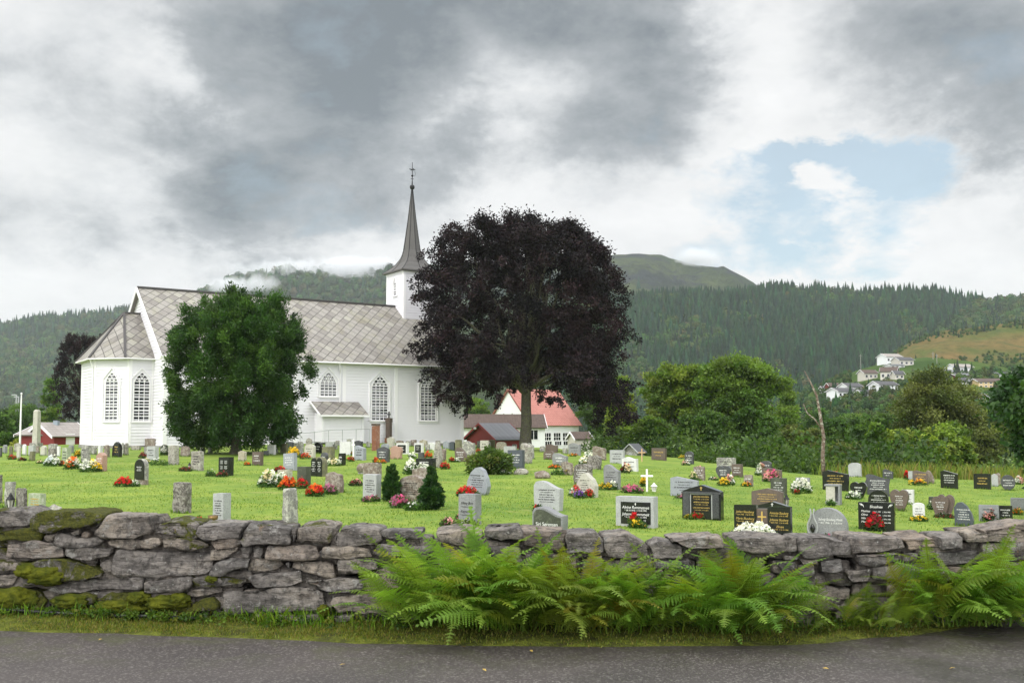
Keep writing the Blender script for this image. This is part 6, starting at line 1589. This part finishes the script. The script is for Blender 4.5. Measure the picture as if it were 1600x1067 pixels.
p = lawn_at(1309, 846); r_ = empty('vase', p+Vector((0, -.25, 0))); tag(r_, 'amber pot at the foot of the grey carved headstone', 'pot'); b = MB(); kk_ = p.y/F; b.lathe([(4*kk_, -.1), (4*kk_, 5*kk_), (3*kk_, 9*kk_), (4.2*kk_, 15*kk_), (3.6*kk_, 15*kk_)], 10); b.build('pot', simple('amber_clay', (.42, .20, .06), .5, .15, 9), r_, smooth=True)
# field boulders
def boulder(px, base, wpx, hpx, mat, label, seed):
    p = lawn_at(px, base); k = p.y/F; bm = bmesh.new(); bmesh.ops.create_icosphere(bm, subdivisions=3, radius=1); w, h = wpx*k/2, hpx*k
    for v in bm.verts:
        e = 1+.28*mnoise.fractal(v.co*1.3+Vector((seed, 0, 0)), 1, 2, 4); v.co = Vector((v.co.x*w*e, v.co.y*w*.7*e, v.co.z*h*.62*e+h*.38))
    me = bpy.data.meshes.new('boulder'); bm.to_mesh(me); bm.free(); me.materials.append(GM[mat]); tag(link('boulder', me, None, p), label, 'boulder')
boulder(84, 802, 22, 13, 'rough', 'small rough grey boulder on the grass just above the mossy wall', 1)
boulder(814, 741, 22, 10, 'rough', 'low pinkish grey rock beside the laurel bush', 2)
boulder(847, 747, 25, 12, 'brownm', 'flat-topped grey-brown rock on open lawn beyond the laurel', 3)
# small stone hut
p = lawn_at(989, 711); k = p.y/F; r_ = empty('stone_hut', p, -R(28)); tag(r_, 'tiny grey stone hut with a pointed slate roof at the lawn edge', 'hut')
b = MB(); W_, H_ = 22*k, 9*k; b.prism([(W_/2, -.3), (W_/2, H_*.6), (0, H_*1.75), (-W_/2, H_*.6), (-W_/2, -.3)], -.5, .9); b.build('wall', GM['mid'], r_)
M_GROOF = simple('grey_roofing', (.10, .105, .115), .7, .15, 3)
b = MB()
for sgn in (-1, 1): b.beam((sgn*W_*.66, .2, H_*.36), (0, .2, H_*1.95), 1.75, .06, Vector((sgn, 0, 1)))
b.build('roof', M_GROOF, r_)
b = MB()
for sgn in (-1, 1): b.beam((sgn*W_*.68, -.70, H_*.36), (0, -.70, H_*1.93), .05, .14, Vector((0, -1, 0)))
b.build('verge_board', GM['pale'], r_); b = MB(); b.prism([(x, z-.1) for x, z in prof('round', W_*.28, H_*.75, random.Random(1))], -.53, -.48); b.build('door', GM['pale'], r_)

for o_ in list(S.objects):
    if 'tw' in o_: del o_['tw']
# ---------------------------------------------------------------- flowers
M_BLOOM = leafmat('petal', .25, .6, .2)
PC = {'r': (.58, .012, .018), 'o': (.75, .13, .012), 'w': (.80, .80, .76), 'p': (.66, .10, .26), 'h': (.42, .14, .24), 'y': (.78, .52, .03), 'v': (.22, .08, .42), 'd': (.26, .02, .03), 'k': (.76, .38, .36), 'c': (.80, .68, .42), 'b': (.70, .76, .82)}
def flowers(px, base, wpx, hpx, cols, label, green=(.06, .13, .025), dens=1.0, seed=None, fs=None, name='flower_plant'):
    seed = seed or int(px*13+base*3); rng = np.random.default_rng(seed); p = lawn_at(px, base); k = p.y/F; w, h = wpx*k/2, hpx*k
    nb = int((40+wpx*hpx*.30)*dens); nl = int(170+wpx*hpx*.9)
    def dome(n, lo, hi):
        a = rng.uniform(0, 2*np.pi, n); r_ = np.sqrt(rng.random(n)); q_ = rng.uniform(lo, hi, n)
        bump = 1+.2*np.sin(3*a+seed)
        return np.stack([w*r_*np.cos(a), w*.55*r_*np.sin(a), h*q_*bump*np.sqrt(np.maximum(.05, 1-.8*r_**2))], 1)
    C = dome(nl, .05, .85); V, Fq, c = leaves(rng, C, np.full(nl, .03), nl, max(.07, h*.22), max(.035, h*.10), [green, tuple(v*1.4 for v in green), tuple(v*.65 for v in green)], outward=(0, 0, 0), bias=.3)
    root = fast_mesh(name, V, Fq, M_LEAF, c, None, p); tag(root, label, 'flowers', 'flowers planted by the graves')
    C = dome(nb, .6, 1.05); n = nb; f = fs or max(.030, min(.06, h*.13))
    nrm = rng.normal(0, .5, (n, 3)); nrm[:, 2] += .7; nrm[:, 1] -= .6; nrm /= np.linalg.norm(nrm, axis=1)[:, None]
    e = np.cross(nrm, rng.normal(0, 1, (n, 3))); e /= np.linalg.norm(e, axis=1)[:, None]; u = np.cross(nrm, e); s_ = f*rng.uniform(.6, 1.2, (n, 1))
    Vs = []
    for j in range(5):
        a0, a1, a2 = 2*np.pi*j/5-.5, 2*np.pi*j/5, 2*np.pi*j/5+.5
        Vs += [C, C+(e*np.cos(a0)+u*np.sin(a0))*s_*.8, C+(e*np.cos(a1)+u*np.sin(a1))*s_*1.15+nrm*s_*.25, C+(e*np.cos(a2)+u*np.sin(a2))*s_*.8]
    V = np.stack(Vs, 1).reshape(-1, 3); Fq = np.arange(len(V)).reshape(-1, 4)
    pal = np.array([PC[ch] for ch in cols]); xs_ = (C[:, 0]/w+1)/2
    ci = np.clip((xs_*len(pal)+rng.normal(0, .35, n)).astype(int), 0, len(pal)-1); c = pal[ci]*rng.uniform(.75, 1.2, (n, 1))
    fast_mesh('blossoms', V, Fq, M_BLOOM, np.repeat(c, 20, 0), root)
for ln in '''
19 718 13 7 r|red flowers before the mossy brown headstone near the flagpole
35 720 11 5 d|low dull plant beside the squat mossy headstone near the flagpole
47 695 11 8 r|round red flower bunch at the foot of the memorial obelisk
62 724 9 5 c|small pale tuft between the squat mossy headstone and hydrangeas
81 728 24 15 bw|bluish white hydrangea before the dark weathered slab
97 728 10 8 do|dark red flowers between hydrangea and peach flowers
113 733 24 17 cow|peach and orange flowers before the mottled headstone
142 737 34 17 wwy|white and yellow flower heap beside the pinkish gabled headstone
121 714 9 11 y|yellow flowers behind the mottled headstone
193 760 26 14 rr|red potted flowers before the glossy arched headstone on a plinth
211 760 12 10 w|white flowers by the plinth of the glossy arched headstone
249 727 28 12 g|leafy green plant before the pale headstone at the old tomb
223 716 12 9 d|reddish dark plant beside the old stone tomb
228 724 12 8 c|faded pink flowers before the pale headstone at the old tomb
259 711 16 14 w|scattered white flowers before the mossy brown pillar
289 736 18 7 d|brownish creeping plant before the lichen-speckled headstone
329 744 14 11 g|spindly green plant next to the four-panel black headstone
347 745 18 9 gd|dark green plant at the foot of the four-panel black headstone
386 727 10 5 o|small orange flowers on the lawn by the evergreen
458 715 20 15 yy|tall yellow flowers before the grey weathered headstone near the church
477 717 17 9 ro|bright orange-red flowers below the beige arched headstone
521 728 24 11 wcw|white daisies before the thick mossy tan headstone
548 721 12 8 r|red flower clump beside the small black headstone
549 711 9 7 o|orange flowers behind, at the striped white headstone
419 761 29 23 wcw|white flower bush at the foot of the low tan headstone
439 752 18 13 w|white flowers touching the low tan headstone, smaller of two
437 738 18 10 dr|dark red flowers on the low tan headstone
449 765 27 18 ooro|orange-red begonias beside the dark green slab
472 763 18 15 r|deep red begonias right at the dark green slab
492 775 28 17 ror|red begonias with pink before the rough brown boulder-like headstone
514 772 24 14 h|purplish heather at the rough brown boulder-like headstone
556 759 18 11 dk|red and brown plant beside the ball-shaped headstone
587 724 8 9 ro|red and orange blooms by the dark grey gabled headstone
596 724 14 7 yo|orange-yellow flowers before the dark grey gabled headstone
616 716 12 9 p|pink flowers before the lumpy orange-brown headstone
642 741 18 21 ww|tall white flowers beside the wide black headstone
662 737 22 12 w|white flowers laid along the wide black headstone
644 717 12 10 w|white flower tuft below the low white-framed headstone
669 716 12 10 ro|red and orange flowers beside the tall rough pointed headstone
695 733 15 11 rr|red flowers in front of the tall rough pointed headstone
706 722 8 8 r|red flowers next to the curved dark brown headstone
714 722 10 7 w|white flowers next to the curved dark brown headstone
790 741 18 9 ww|white flowers under the laurel bush
747 707 8 6 r|small red flowers behind the laurel bush
730 775 34 14 rr|big red flower mass on top behind the upright grey headstone
583 783 20 9 h|dull pink heather, smaller patch by the pale smooth headstone
574 784 16 8 hk|pale pink heather patch a step away from the pale smooth headstone
625 793 32 17 hph|pink heather at the foot of the large brown rounded headstone
650 797 36 14 g|green groundcover between heather and bushy cypress
701 822 22 12 hk|faded pink heather before the upright grey headstone
727 825 36 13 g|light green groundcover before the upright grey headstone
721 812 14 9 p|hot pink blooms at the foot of the upright grey headstone
839 799 8 10 rd|red rose at the edge of the pale wavy headstone
846 796 8 11 r|taller red rose against the pale wavy headstone
866 732 20 6 o|orange-red flowers along the grey wavy headstone with white letters
871 742 18 10 g|green plant beside the rough brown headstone
890 742 14 16 yc|yellowish bush before the rough brown headstone
895 713 16 5 yo|orange flowers before the broad grey headstone
927 716 28 12 ww|white flowers heaped on the striped brown stone
914 727 20 13 wc|creamy white flowers behind the dark rough headstone
900 775 20 15 wrr|red and white flowers at the beige pointed-oval headstone
905 778 18 10 v|purple flowers before the beige pointed-oval headstone
920 777 16 11 r|deep red flowers beside purple ones at the beige headstone
945 765 22 10 yy|yellow flowers before the smooth grey curved headstone
957 765 12 13 w|white blooms before the smooth grey curved headstone
978 739 16 14 dc|reddish green plant before the rough white marble headstone
988 770 34 12 hph|pink and lilac heather beside the white cross
1006 760 11 15 yy|yellow flowers behind the white cross
1074 779 34 8 hhp|pink heather bed before the headstone with sloping top
1066 714 8 9 r|red flowers before the smaller pale headstone at the lawn edge
1068 717 16 6 y|yellow flowers at the lawn edge under two pale headstones
1072 727 14 8 kw|pale pink flowers before the dark headstone with carved cross
1084 750 12 12 cg|green yellowish plant before the brown speckled headstone
1093 734 12 6 k|pink flowers on the brown speckled headstone
1131 759 18 12 yy|yellow flowers before the dark heart
1141 758 12 15 kw|grey-pink flower arrangement before the dark heart
1115 750 12 5 wk|white flowers beside the dark heart
1166 760 14 7 yo|yellow flowers before the small headstone with white picture
1189 738 12 14 wk|white and pink flowers beside the dark grey arched headstone
1186 743 12 9 w|round white plant below the dark grey arched headstone
1207 753 26 18 kpk|big pink flower bunch on the dark sloping headstone
1252 770 30 20 www|white flower bush before the speckled grey headstone
1245 772 9 7 r|red flowers at the base of the white bush
1080 806 14 18 kgk|pink geranium before the black temple headstone
1087 811 22 9 rr|red flowers on the ground before the black temple headstone
1076 811 12 6 y|yellow flowers at the corner of the black temple headstone
1213 783 10 8 p|magenta flowers beside the brown carved headstone
1180 845 66 25 wwww|large mound of white daisies before the double black headstone
1290 845 26 9 hvp|purple and pink flowers before the round-shouldered grey headstone
1368 829 30 24 rdr|red-leaved spiky plant before the big black family headstone
1385 829 16 8 g|green leaves at the foot of the big black family headstone
1306 745 14 8 o|orange flowers under the dead trunk
1333 744 10 7 r|red flowers before the white headstone with plaque
1312 757 16 10 kp|pink flowers before the wide black headstone with sunrays
1333 780 24 12 ww|white flowers before the black heart
1298 790 12 9 g|small green plant before the concrete box headstone
1417 749 9 12 rr|red flowers beside the pale block headstone at the tree line
1434 758 28 10 yoy|yellow and orange flowers before the polished brown slanted headstone
1436 814 26 8 yy|yellow flowers before the small tilted white headstone
1549 815 24 20 kgd|pink flowers and dark leaves before the plain dark grey headstone
1590 804 16 9 oy|orange-yellow flowers before the headstone at the picture edge
1592 757 16 12 wk|white flowers under the overhanging tree
1456 796 10 12 gw|green plant behind the pair of brown hearts
1475 809 30 6 gd|low plant along the base of the joined hearts
309 820 32 10 rrr|red flowers just over the wall beside the pale headstone
990 824 12 22 rgr|two dark red roses leaning on the black panel
997 825 22 12 gy|green rose leaves before the framed headstone
1270 738 18 5 yo|orange flowers below the pale twin headstone
1188 785 10 6 c|pale buds by the brown carved headstone
'''.strip().split('\n'):
    a, lab = ln.split('|'); a = a.split(); cols = a[4].replace('g', '')
    px, base, w_, h_ = map(float, a[:4])
    flowers(px, base, w_, h_, cols or 'w', lab, dens=.05 if not cols else (.45 if 'g' in a[4] else 1), green=(.035, .07, .02) if 'd' in a[4] else ((.12, .17, .03) if lab.startswith('light') else (.06, .13, .025)))

# ---------------------------------------------------------------- other buildings
M_RED = simple('red_boards', (.20, .022, .022), .65, .15, 2, .2, 20); M_TILE = None
def m_tile(name, a, b, su=.30, sv=.36):
    m, t = newmat(name); uv = tc(t, 'UV'); u = t.n('ShaderNodeSeparateXYZ', {0: uv}, out=0); v = t.n('ShaderNodeSeparateXYZ', {0: uv}, out=1)
    fu, fv = t.math('FRACT', t.math('DIVIDE', u, su)), t.math('FRACT', t.math('DIVIDE', v, sv))
    idv = t.n('ShaderNodeCombineXYZ', {0: t.math('FLOOR', t.math('DIVIDE', u, su)), 1: t.math('FLOOR', t.math('DIVIDE', v, sv)), 2: 0}); rn = t.n('ShaderNodeTexWhiteNoise', {'Vector': idv}, out=0)
    col = t.mix(t.math('ADD', t.math('MULTIPLY', rn, .6), t.math('MULTIPLY', t.noise(uv, .8, 4), .4)), a, b)
    line = t.math('MAXIMUM', t.maprange(fv, .10, .04, 0, .7), t.maprange(fu, .08, .03, 0, .4)); col = t.mix(line, col, [x*.45 for x in a])
    finish(t, col, .75, t.bump(t.math('ADD', t.math('SINE', t.math('MULTIPLY', fu, math.pi)), t.math('SUBTRACT', 1, fv)), .5, .03), .3); return m
M_TILE = m_tile('red_roof_tiles', (.36, .145, .12), (.46, .20, .165)); M_BTILE = m_tile('brown_roof_tiles', (.075, .05, .042), (.11, .08, .065)); M_STEEL = m_tile('grey_roof_sheets', (.13, .135, .145), (.16, .165, .175), .5, 9)
M_OLDROOF = m_tile('old_slate_roof', (.26, .235, .215), (.34, .31, .285), .5, .5); M_YELLOW = simple('yellow_paint', (.62, .47, .24), .6, .05, 1); M_BEIGE = simple('cream_paint', (.55, .52, .46), .6, .05, 1); M_REDB = simple('barn_red', (.17, .03, .025), .6, .1, 1); M_DROOF = m_tile('dark_roof', (.06, .06, .065), (.10, .10, .105), .35, .4)
M_WH2 = simple('house_white', (.76, .77, .78), .6, .03, 1)
def gable_house(name, label, loc, yaw, L_, W_, he, hr, wallm, roofm, ov=.35, ovg=.3, wins=(), cat='house', group=None, trim=True, roofname='roof', base=-1.2):
    """local x along the ridge, front wall at y=0, gable ends at x=0 and x=L_"""
    r_ = empty(name, loc, yaw); tag(r_, label, cat, group)
    b = MB(); b.faces([(x, y, z) for x in (0, L_) for (y, z) in ((0, base), (W_, base), (W_, he), (W_/2, hr), (0, he))], [(0, 4, 3, 2, 1), (5, 6, 7, 8, 9), (0, 5, 9, 4), (2, 7, 6, 1)])
    b.build('wall', wallm, r_)
    b = MB(); sl_ = (hr-he)/(W_/2); ze_ = he-sl_*ov+.06
    for sgn, y0 in ((1, -ov), (-1, W_+ov)): roofquad(b, [(-ovg, y0, ze_), (L_+ovg, y0, ze_), (L_+ovg, W_/2, hr+.08), (-ovg, W_/2, hr+.08)], Vector((1, 0, 0)), Vector((0, sgn, sl_)).normalized(), .09)
    b.build(roofname, roofm, r_)
    if trim:
        for X in (-ovg-.03, L_+ovg+.03):
            b = MB()
            b.faces([(X-.025, -ov, ze_-.20), (X-.025, -ov, ze_+.02), (X-.025, W_/2, hr+.10), (X-.025, W_+ov, ze_+.02), (X-.025, W_+ov, ze_-.20), (X-.025, W_/2, hr-.13), (X+.025, -ov, ze_-.20), (X+.025, -ov, ze_+.02), (X+.025, W_/2, hr+.10), (X+.025, W_+ov, ze_+.02), (X+.025, W_+ov, ze_-.20), (X+.025, W_/2, hr-.13)],
                    [(0, 1, 2, 5), (5, 2, 3, 4), (11, 8, 7, 6), (10, 9, 8, 11), (1, 7, 8, 2), (2, 8, 9, 3), (0, 5, 11, 6), (5, 4, 10, 11), (0, 6, 7, 1), (4, 3, 9, 10)])
            b.build('bargeboard', trim if not isinstance(trim, bool) else M_TRIM, r_)
    for (face, c, z, w, h, nc, nr) in wins:
        M = Matrix.Translation((c, 0, z)) if face == 'f' else Matrix.Translation((0, c, z)) @ Matrix.Rotation(-math.pi/2, 4, 'Z') if face == 'l' else Matrix.Translation((L_, c, z)) @ Matrix.Rotation(math.pi/2, 4, 'Z')
        fb = MB(); t_ = min(.07, w*.12)
        for (x0, x1, z0, z1) in ((-w/2-t_, w/2+t_, -t_, 0), (-w/2-t_, w/2+t_, h, h+t_), (-w/2-t_, -w/2, 0, h), (w/2, w/2+t_, 0, h)): fb.box(x0, x1, -.05, .01, z0, z1, M)
        for j in range(1, nc): fb.box(-w/2+w*j/nc-.025, -w/2+w*j/nc+.025, -.04, .01, 0, h, M)
        for j in range(1, nr): fb.box(-w/2, w/2, -.039, .009, h*j/nr-.025, h*j/nr+.025, M)
        f_ = fb.build('window', M_TRIM, r_); gb = MB(); gb.box(-w/2, w/2, -.02, .005, 0, h, M); gb.build('pane', M_GLASS, f_)
    return r_
# parish house with red tiled roof
Yh = 125; cor = at(829, 697, Yh); kh = Yh/F
Lh = (912-829)*kh/.88; Wh = 9.8
heh = (667-661)*kh+1.65-cor.z; hrh = (667-611)*kh+1.65-cor.z+.35
hs = gable_house('parish_house', 'white parish house with a steep red tiled roof behind the copper beech', cor, UA, Lh, Wh, heh, hrh, M_WH2, M_TILE, .4, .25,
   [('f', Lh*f_, heh-2.25, 1.05, 1.0, 3, 2) for f_ in (.34, .54, .73)] + [('f', Lh*f_, heh-1.15, 1.05, .001+.95, 3, 1) for f_ in ()] + [('f', Lh*f_, .10, 1.0, .55, 3, 1) for f_ in (.36, .56, .74)] + [('l', Wh*.42, heh+.5, .22, .8, 1, 1), ('l', Wh*.62, heh+.5, .22, .8, 1, 1)], trim=simple('red_brown_board', (.22, .07, .05), .6, .1, 3))
w1 = at(722, 697, 112); gable_house('house_wing', 'low white wing with dark brown tiled roof joining the parish house behind the red barn', w1, UA*.2, 128*112/F/.98, 4.5, (667-667)*.07+2.25, 3.55, M_WH2, M_BTILE, .4, .2, [('f', 128*112/F*f_, .75, .9, 1.05, 2, 1) for f_ in (.64, .76, .88)], 'house')
# red barn with grey roof
Yb = 92; cb = at(776, 697, Yb); kb = Yb/F
gable_house('red_barn', 'red boarded barn with grey sheet roof beside the church corner', cb, R(32), 44*kb/.92, 5.6, (667-685)*kb+1.65-cb.z, (667-662)*kb+1.65-cb.z, M_RED, M_STEEL, .35, .3, [], 'barn', trim=M_RED)
p_ = at(742, 669, Yb-1.5)
lp = empty('wall_lamp', p_); tag(lp, 'white lamp box under the gable of the red barn', 'lamp'); b = MB(); b.box(-.12, .12, -.1, .1, -.1, .1); b.build('lamp_body', M_TRIM, lp, bevel=.02); b = MB(); b.box(-.04, .04, .1, .9, -.03, .03); b.build('bracket', M_IRON, lp)
# garage lean-to by the parish house
cg = at(900, 699, 112); gable_house('garage', 'small grey garage with brown roof beyond the parish house', cg, R(20), 1.9, 2.4, 1.0, 1.7, M_BEIGE, M_BTILE, .2, .2, [], 'garage')
# red shed at the church's far end
Ys = 84; cs = at(84, 699, Ys); ks = Ys/F
sh = gable_house('red_shed', 'red boarded shed with grey slate roof and white door near the obelisk', cs+Vector((0, 0, 0)), UA+math.pi/2-R(90)+R(15), 44*ks/.85, 5.0, (667-680)*ks+1.65-cs.z, (667-661)*ks+1.65-cs.z, M_RED, M_OLDROOF, .35, .3, [], 'shed')
cs2 = at(30, 699, Ys+2); gable_house('red_shed', 'lower red boarded shed wing behind the obelisk and flagpole', cs2, R(-6), 60*ks, 5.2, (667-678)*ks+1.65-cs.z, (667-660)*ks+1.65-cs.z-.25, M_RED, M_OLDROOF, .35, .3, [], 'shed')
b = MB(); b.box(1.0, 1.75, -.05, .02, .15, 1.15); dr = b.build('door', M_TRIM, sh)
for (px, py, hh) in ((88, 662, .75), (64, 664, .55)):
    pc = at(px, py+2, Ys+2.2); ch_ = empty('metal_chimney', pc); tag(ch_, 'blue-grey metal chimney box on the ridge of the red shed' if px == 88 else 'smaller metal chimney box lower on the roof behind the obelisk', 'chimney'); b = MB(); b.box(-.2, .2, -.2, .2, -.9, hh*.55); b.build('chimney_box', simple('blue_grey_metal', (.28, .33, .38), .5, .1, 3), ch_, bevel=.02); b = MB(); b.box(-.24, .24, -.24, .24, hh*.55, hh*.62); b.build('cap', M_IRON, ch_)
# flagpole and lamp posts
pf_ = at(31, 699, 76); fp = empty('flagpole', pf_); tag(fp, 'slim white flagpole standing near the red shed', 'flagpole'); b = MB(); hh = 82*76/F; b.tube([(0, 0, -.4), (0, 0, hh*.5), (0, 0, hh)], [.075, .065, .045], 10); b.build('pole', M_TRIM, fp); b = MB(); b.lathe([(.01, hh), (.07, hh+.05), (.07, hh+.12), (.01, hh+.17)], 10); b.build('finial', M_TRIM, fp); b = MB(); b.box(-.14, .14, -.14, .14, -.4, .25); b.build('foot', M_FOUND, fp)
for px, top, lab in ((23.5, 617, 'taller grey street lamp post behind the flagpole'), (27, 620, 'shorter grey street lamp post behind the flagpole')):
    pl_ = at(px, 690, 150); l_ = empty('street_lamp', pl_); tag(l_, lab, 'street lamp', 'street lamps behind the flagpole'); b = MB(); hh = (690-top)*150/F; b.tube([(0, 0, -2), (0, 0, hh)], .09, 8); b.build('pole', mrail, l_); b = MB(); b.box(-.7, .05, -.12, .12, hh-.08, hh+.06); b.build('lamp_head', mrail, l_, bevel=.03)
# hillside houses
def hh(name, x0, x1, yt, yb, label, wallm, roofm, face=.3, winrow=5, storeys=1, hill_='village_slope', depth=8):
    cx = (x0+x1)/2; p = on_hill(hill_, cx, yb+1); k = p.y/F; L_ = (x1-x0)*k*(.80 if face else .95); h = (yb-yt)*k; he = h*.66
    yaw = face; p0 = p - Vector((math.cos(yaw), math.sin(yaw), 0))*L_*.45
    wins = []
    for s_ in range(storeys):
        for j in range(winrow): wins.append(('f', L_*(j+.5)/winrow, he*(s_+.28)/storeys, L_/winrow*.5, he*.38/storeys, 1, 1))
    r_ = gable_house(name, label, p0, yaw, L_, min(depth, L_*.9), he, h, wallm, roofm, .5, .4, wins, 'house', 'houses on the hillside', base=-4)
    return r_
for a in [
 (1379, 1414, 551, 566, 'highest hillside house with a grey roof and timber gable front', M_WH2, M_OLDROOF, .25, 4, 1),
 (1400, 1431, 557, 571, 'pale bungalow with dark roof adjoining the highest hillside house', M_BEIGE, M_DROOF, .2, 3, 1),
 (1387, 1416, 568, 574, 'low white garage roof below the highest hillside house', M_WH2, M_STEEL, .1, 3, 1),
 (1346, 1374, 577, 592, 'brown-roofed hillside house beside the one with a pointed timber gable', M_BEIGE, M_BTILE, .2, 3, 1),
 (1372, 1402, 572, 592, 'hillside house with pointed brown timber gable', M_BEIGE, M_BTILE, -.5, 3, 1),
 (1396, 1414, 578, 592, 'small cream annex beside the pointed-gable hillside house', M_BEIGE, M_DROOF, .1, 2, 1),
 (1367, 1408, 594, 611, 'long white hillside house with a dark roof and row of windows', M_WH2, M_DROOF, .25, 5, 2),
 (1318, 1352, 597, 613, 'white hillside house behind the lowest white house', M_WH2, M_DROOF, .3, 3, 1),
 (1302, 1346, 605, 621, 'lowest white hillside house with terrace and dark roof', M_WH2, M_DROOF, .3, 5, 1),
 (1342, 1366, 608, 618, 'small white hillside house with hipped dark roof joining the lowest one', M_WH2, M_DROOF, .2, 2, 1),
 (1283, 1298, 602, 611, 'tiny white shed at the edge of the hillside village', M_WH2, M_DROOF, .1, 2, 1),
 (1293, 1313, 597, 611, 'red hillside house with cream lower wall at the edge of the village', M_REDB, M_BTILE, .2, 2, 1),
 (1487, 1524, 567, 582, 'tall white modern hillside house with grey flat roof', M_WH2, M_OLDROOF, .15, 4, 1),
 (1465, 1490, 576, 583, 'white hillside garage block beside the tall modern house', M_WH2, M_STEEL, .1, 3, 1),
 (1488, 1522, 582, 593, 'dark red lower storey house under the tall white modern one', M_REDB, M_STEEL, .15, 3, 1),
 (1495, 1512, 590, 600, 'small white pointed gable house below the dark red one', M_WH2, M_DROOF, -.8, 2, 1),
 (1523, 1570, 590, 605, 'long yellow hillside house with brown roof', M_YELLOW, M_BTILE, -.05, 5, 2),
 (1538, 1600, 580, 590, 'long grey-roofed building above the yellow hillside house', M_WH2, M_STEEL, .05, 6, 1),
 (1450, 1474, 591, 602, 'white hillside house half hidden by the olive willow crown', M_WH2, M_OLDROOF, .1, 3, 1),
 (1474, 1486, 592, 602, 'small pale house just beyond the olive willow crown', M_BEIGE, M_OLDROOF, .1, 2, 1),
 (1517, 1546, 614, 630, 'white house with dark roof lowest under the yellow one', M_WH2, M_DROOF, .2, 3, 1),
]: hh('hillside_house', *a)
for px, yb, yt, lab in ((1345, 572, 555, 'utility pole by dark trees above the hillside village'), (1458, 560, 552, 'utility pole on the heath slope above the hillside village'), (1464, 566, 555, 'utility pole just below another on the heath slope'), (1511, 613, 600, 'utility pole below the yellow hillside house')):
    p = on_hill('village_slope', px, yb+2); u_ = empty('utility_pole', p); tag(u_, lab, 'utility pole', 'utility poles on the hillside'); h_ = (yb-yt)*p.y/F+1; b = MB(); b.tube([(0, 0, -1), (0, 0, h_)], .13, 6); b.box(-.7, .7, -.06, .06, h_-.7, h_-.55); b.build('pole', GM['mid'], u_)
# longer grass left standing round the stones; darker green painted in for contact shade
pts = []; q = random.Random(19)
for r_ in HS:
    me = r_.children[0].data; xs_ = [v.co.x for v in me.vertices]; w = max(xs_)-min(xs_); yw = r_.rotation_euler.z
    for _ in range(46):
        x = q.uniform(-.5, .5)*w; y = -.13+q.gauss(0, .05) if q.random() < .7 else q.uniform(-.15, .15)
        if abs(y) < .1: x = (w/2+abs(q.gauss(0, .04)))*q.choice((-1, 1))
        X = r_.location.x+x*math.cos(yw)-y*math.sin(yw); Y = r_.location.y+x*math.sin(yw)+y*math.cos(yw); pts.append((X, Y, lawn_z(X, Y)-.01))
tag(blades('grave_grass', pts, .04, .13, .022, [(.07, .15, .015), (.10, .19, .02), (.15, .24, .025)], .7, 12), kind='stuff')
# understorey filling in below the trees at the lawn's edge
rng = np.random.default_rng(77); C = []; q = random.Random(4)
while len(C) < 900:
    s = q.uniform(.075, .60); Y = edge_y(s)+q.uniform(5, 40)
    if s > .42 and Y < edge_y(s)+15: continue
    z = lawn_z(s*Y, Y)+q.random()**1.6*(2.0 if s < .42 else 1.4); C.append((s*Y, Y, z))
V, Fq, c = leaves(rng, np.array(C), np.full(len(C), 1.15), 85000, .27, .17, [(.045, .09, .018), (.065, .12, .022), (.09, .15, .028), (.03, .065, .014)], outward=(20, 90, -20), bias=.3, flat=.8)
tag(fast_mesh('undergrowth', V, Fq, M_LEAF, c), kind='stuff')
# ---------------------------------------------------------------- cloud clinging to the mountain tops
def fog(name, items, dens):
    m = bpy.data.materials.new(name); m.use_nodes = True; t = NT(m.node_tree); v = tc(t, 'Object')
    g = t.n('ShaderNodeVectorMath', {0: v}, operation='LENGTH', out=1)
    wpos = geo(t); n = t.noise(wpos, .016, 6, .66, .5)
    f = t.math('SUBTRACT', t.math('ADD', t.maprange(g, .2, 1.0, .42, -.42), t.math('MULTIPLY', t.math('SUBTRACT', n, .5), 2.8)), .0)
    d = t.math('MULTIPLY', t.math('MAXIMUM', f, 0), dens*4)
    p = t.n('ShaderNodeVolumePrincipled', {'Color': (.97, .98, 1, 1), 'Density': d, 'Anisotropy': .3})
    t.n('ShaderNodeOutputMaterial', {'Volume': p}, out=None)
    for px, py, Y, rx, ry, rz in items:
        c = at(px, py, Y); bm = bmesh.new(); bmesh.ops.create_icosphere(bm, subdivisions=2, radius=1.05); me = bpy.data.meshes.new(name); bm.to_mesh(me); bm.free(); me.materials.append(m)
        o = link(name, me, None, c); o.scale = (rx, ry, rz); tag(o, kind='stuff')
fog('fog_bank', [(500, 428, 1820, 270, 130, 34), (440, 420, 1850, 160, 110, 22), (570, 418, 1850, 160, 110, 22), (385, 446, 1720, 105, 90, 26), (640, 422, 1840, 110, 100, 28), (1090, 404, 1900, 75, 90, 22) ], .024)
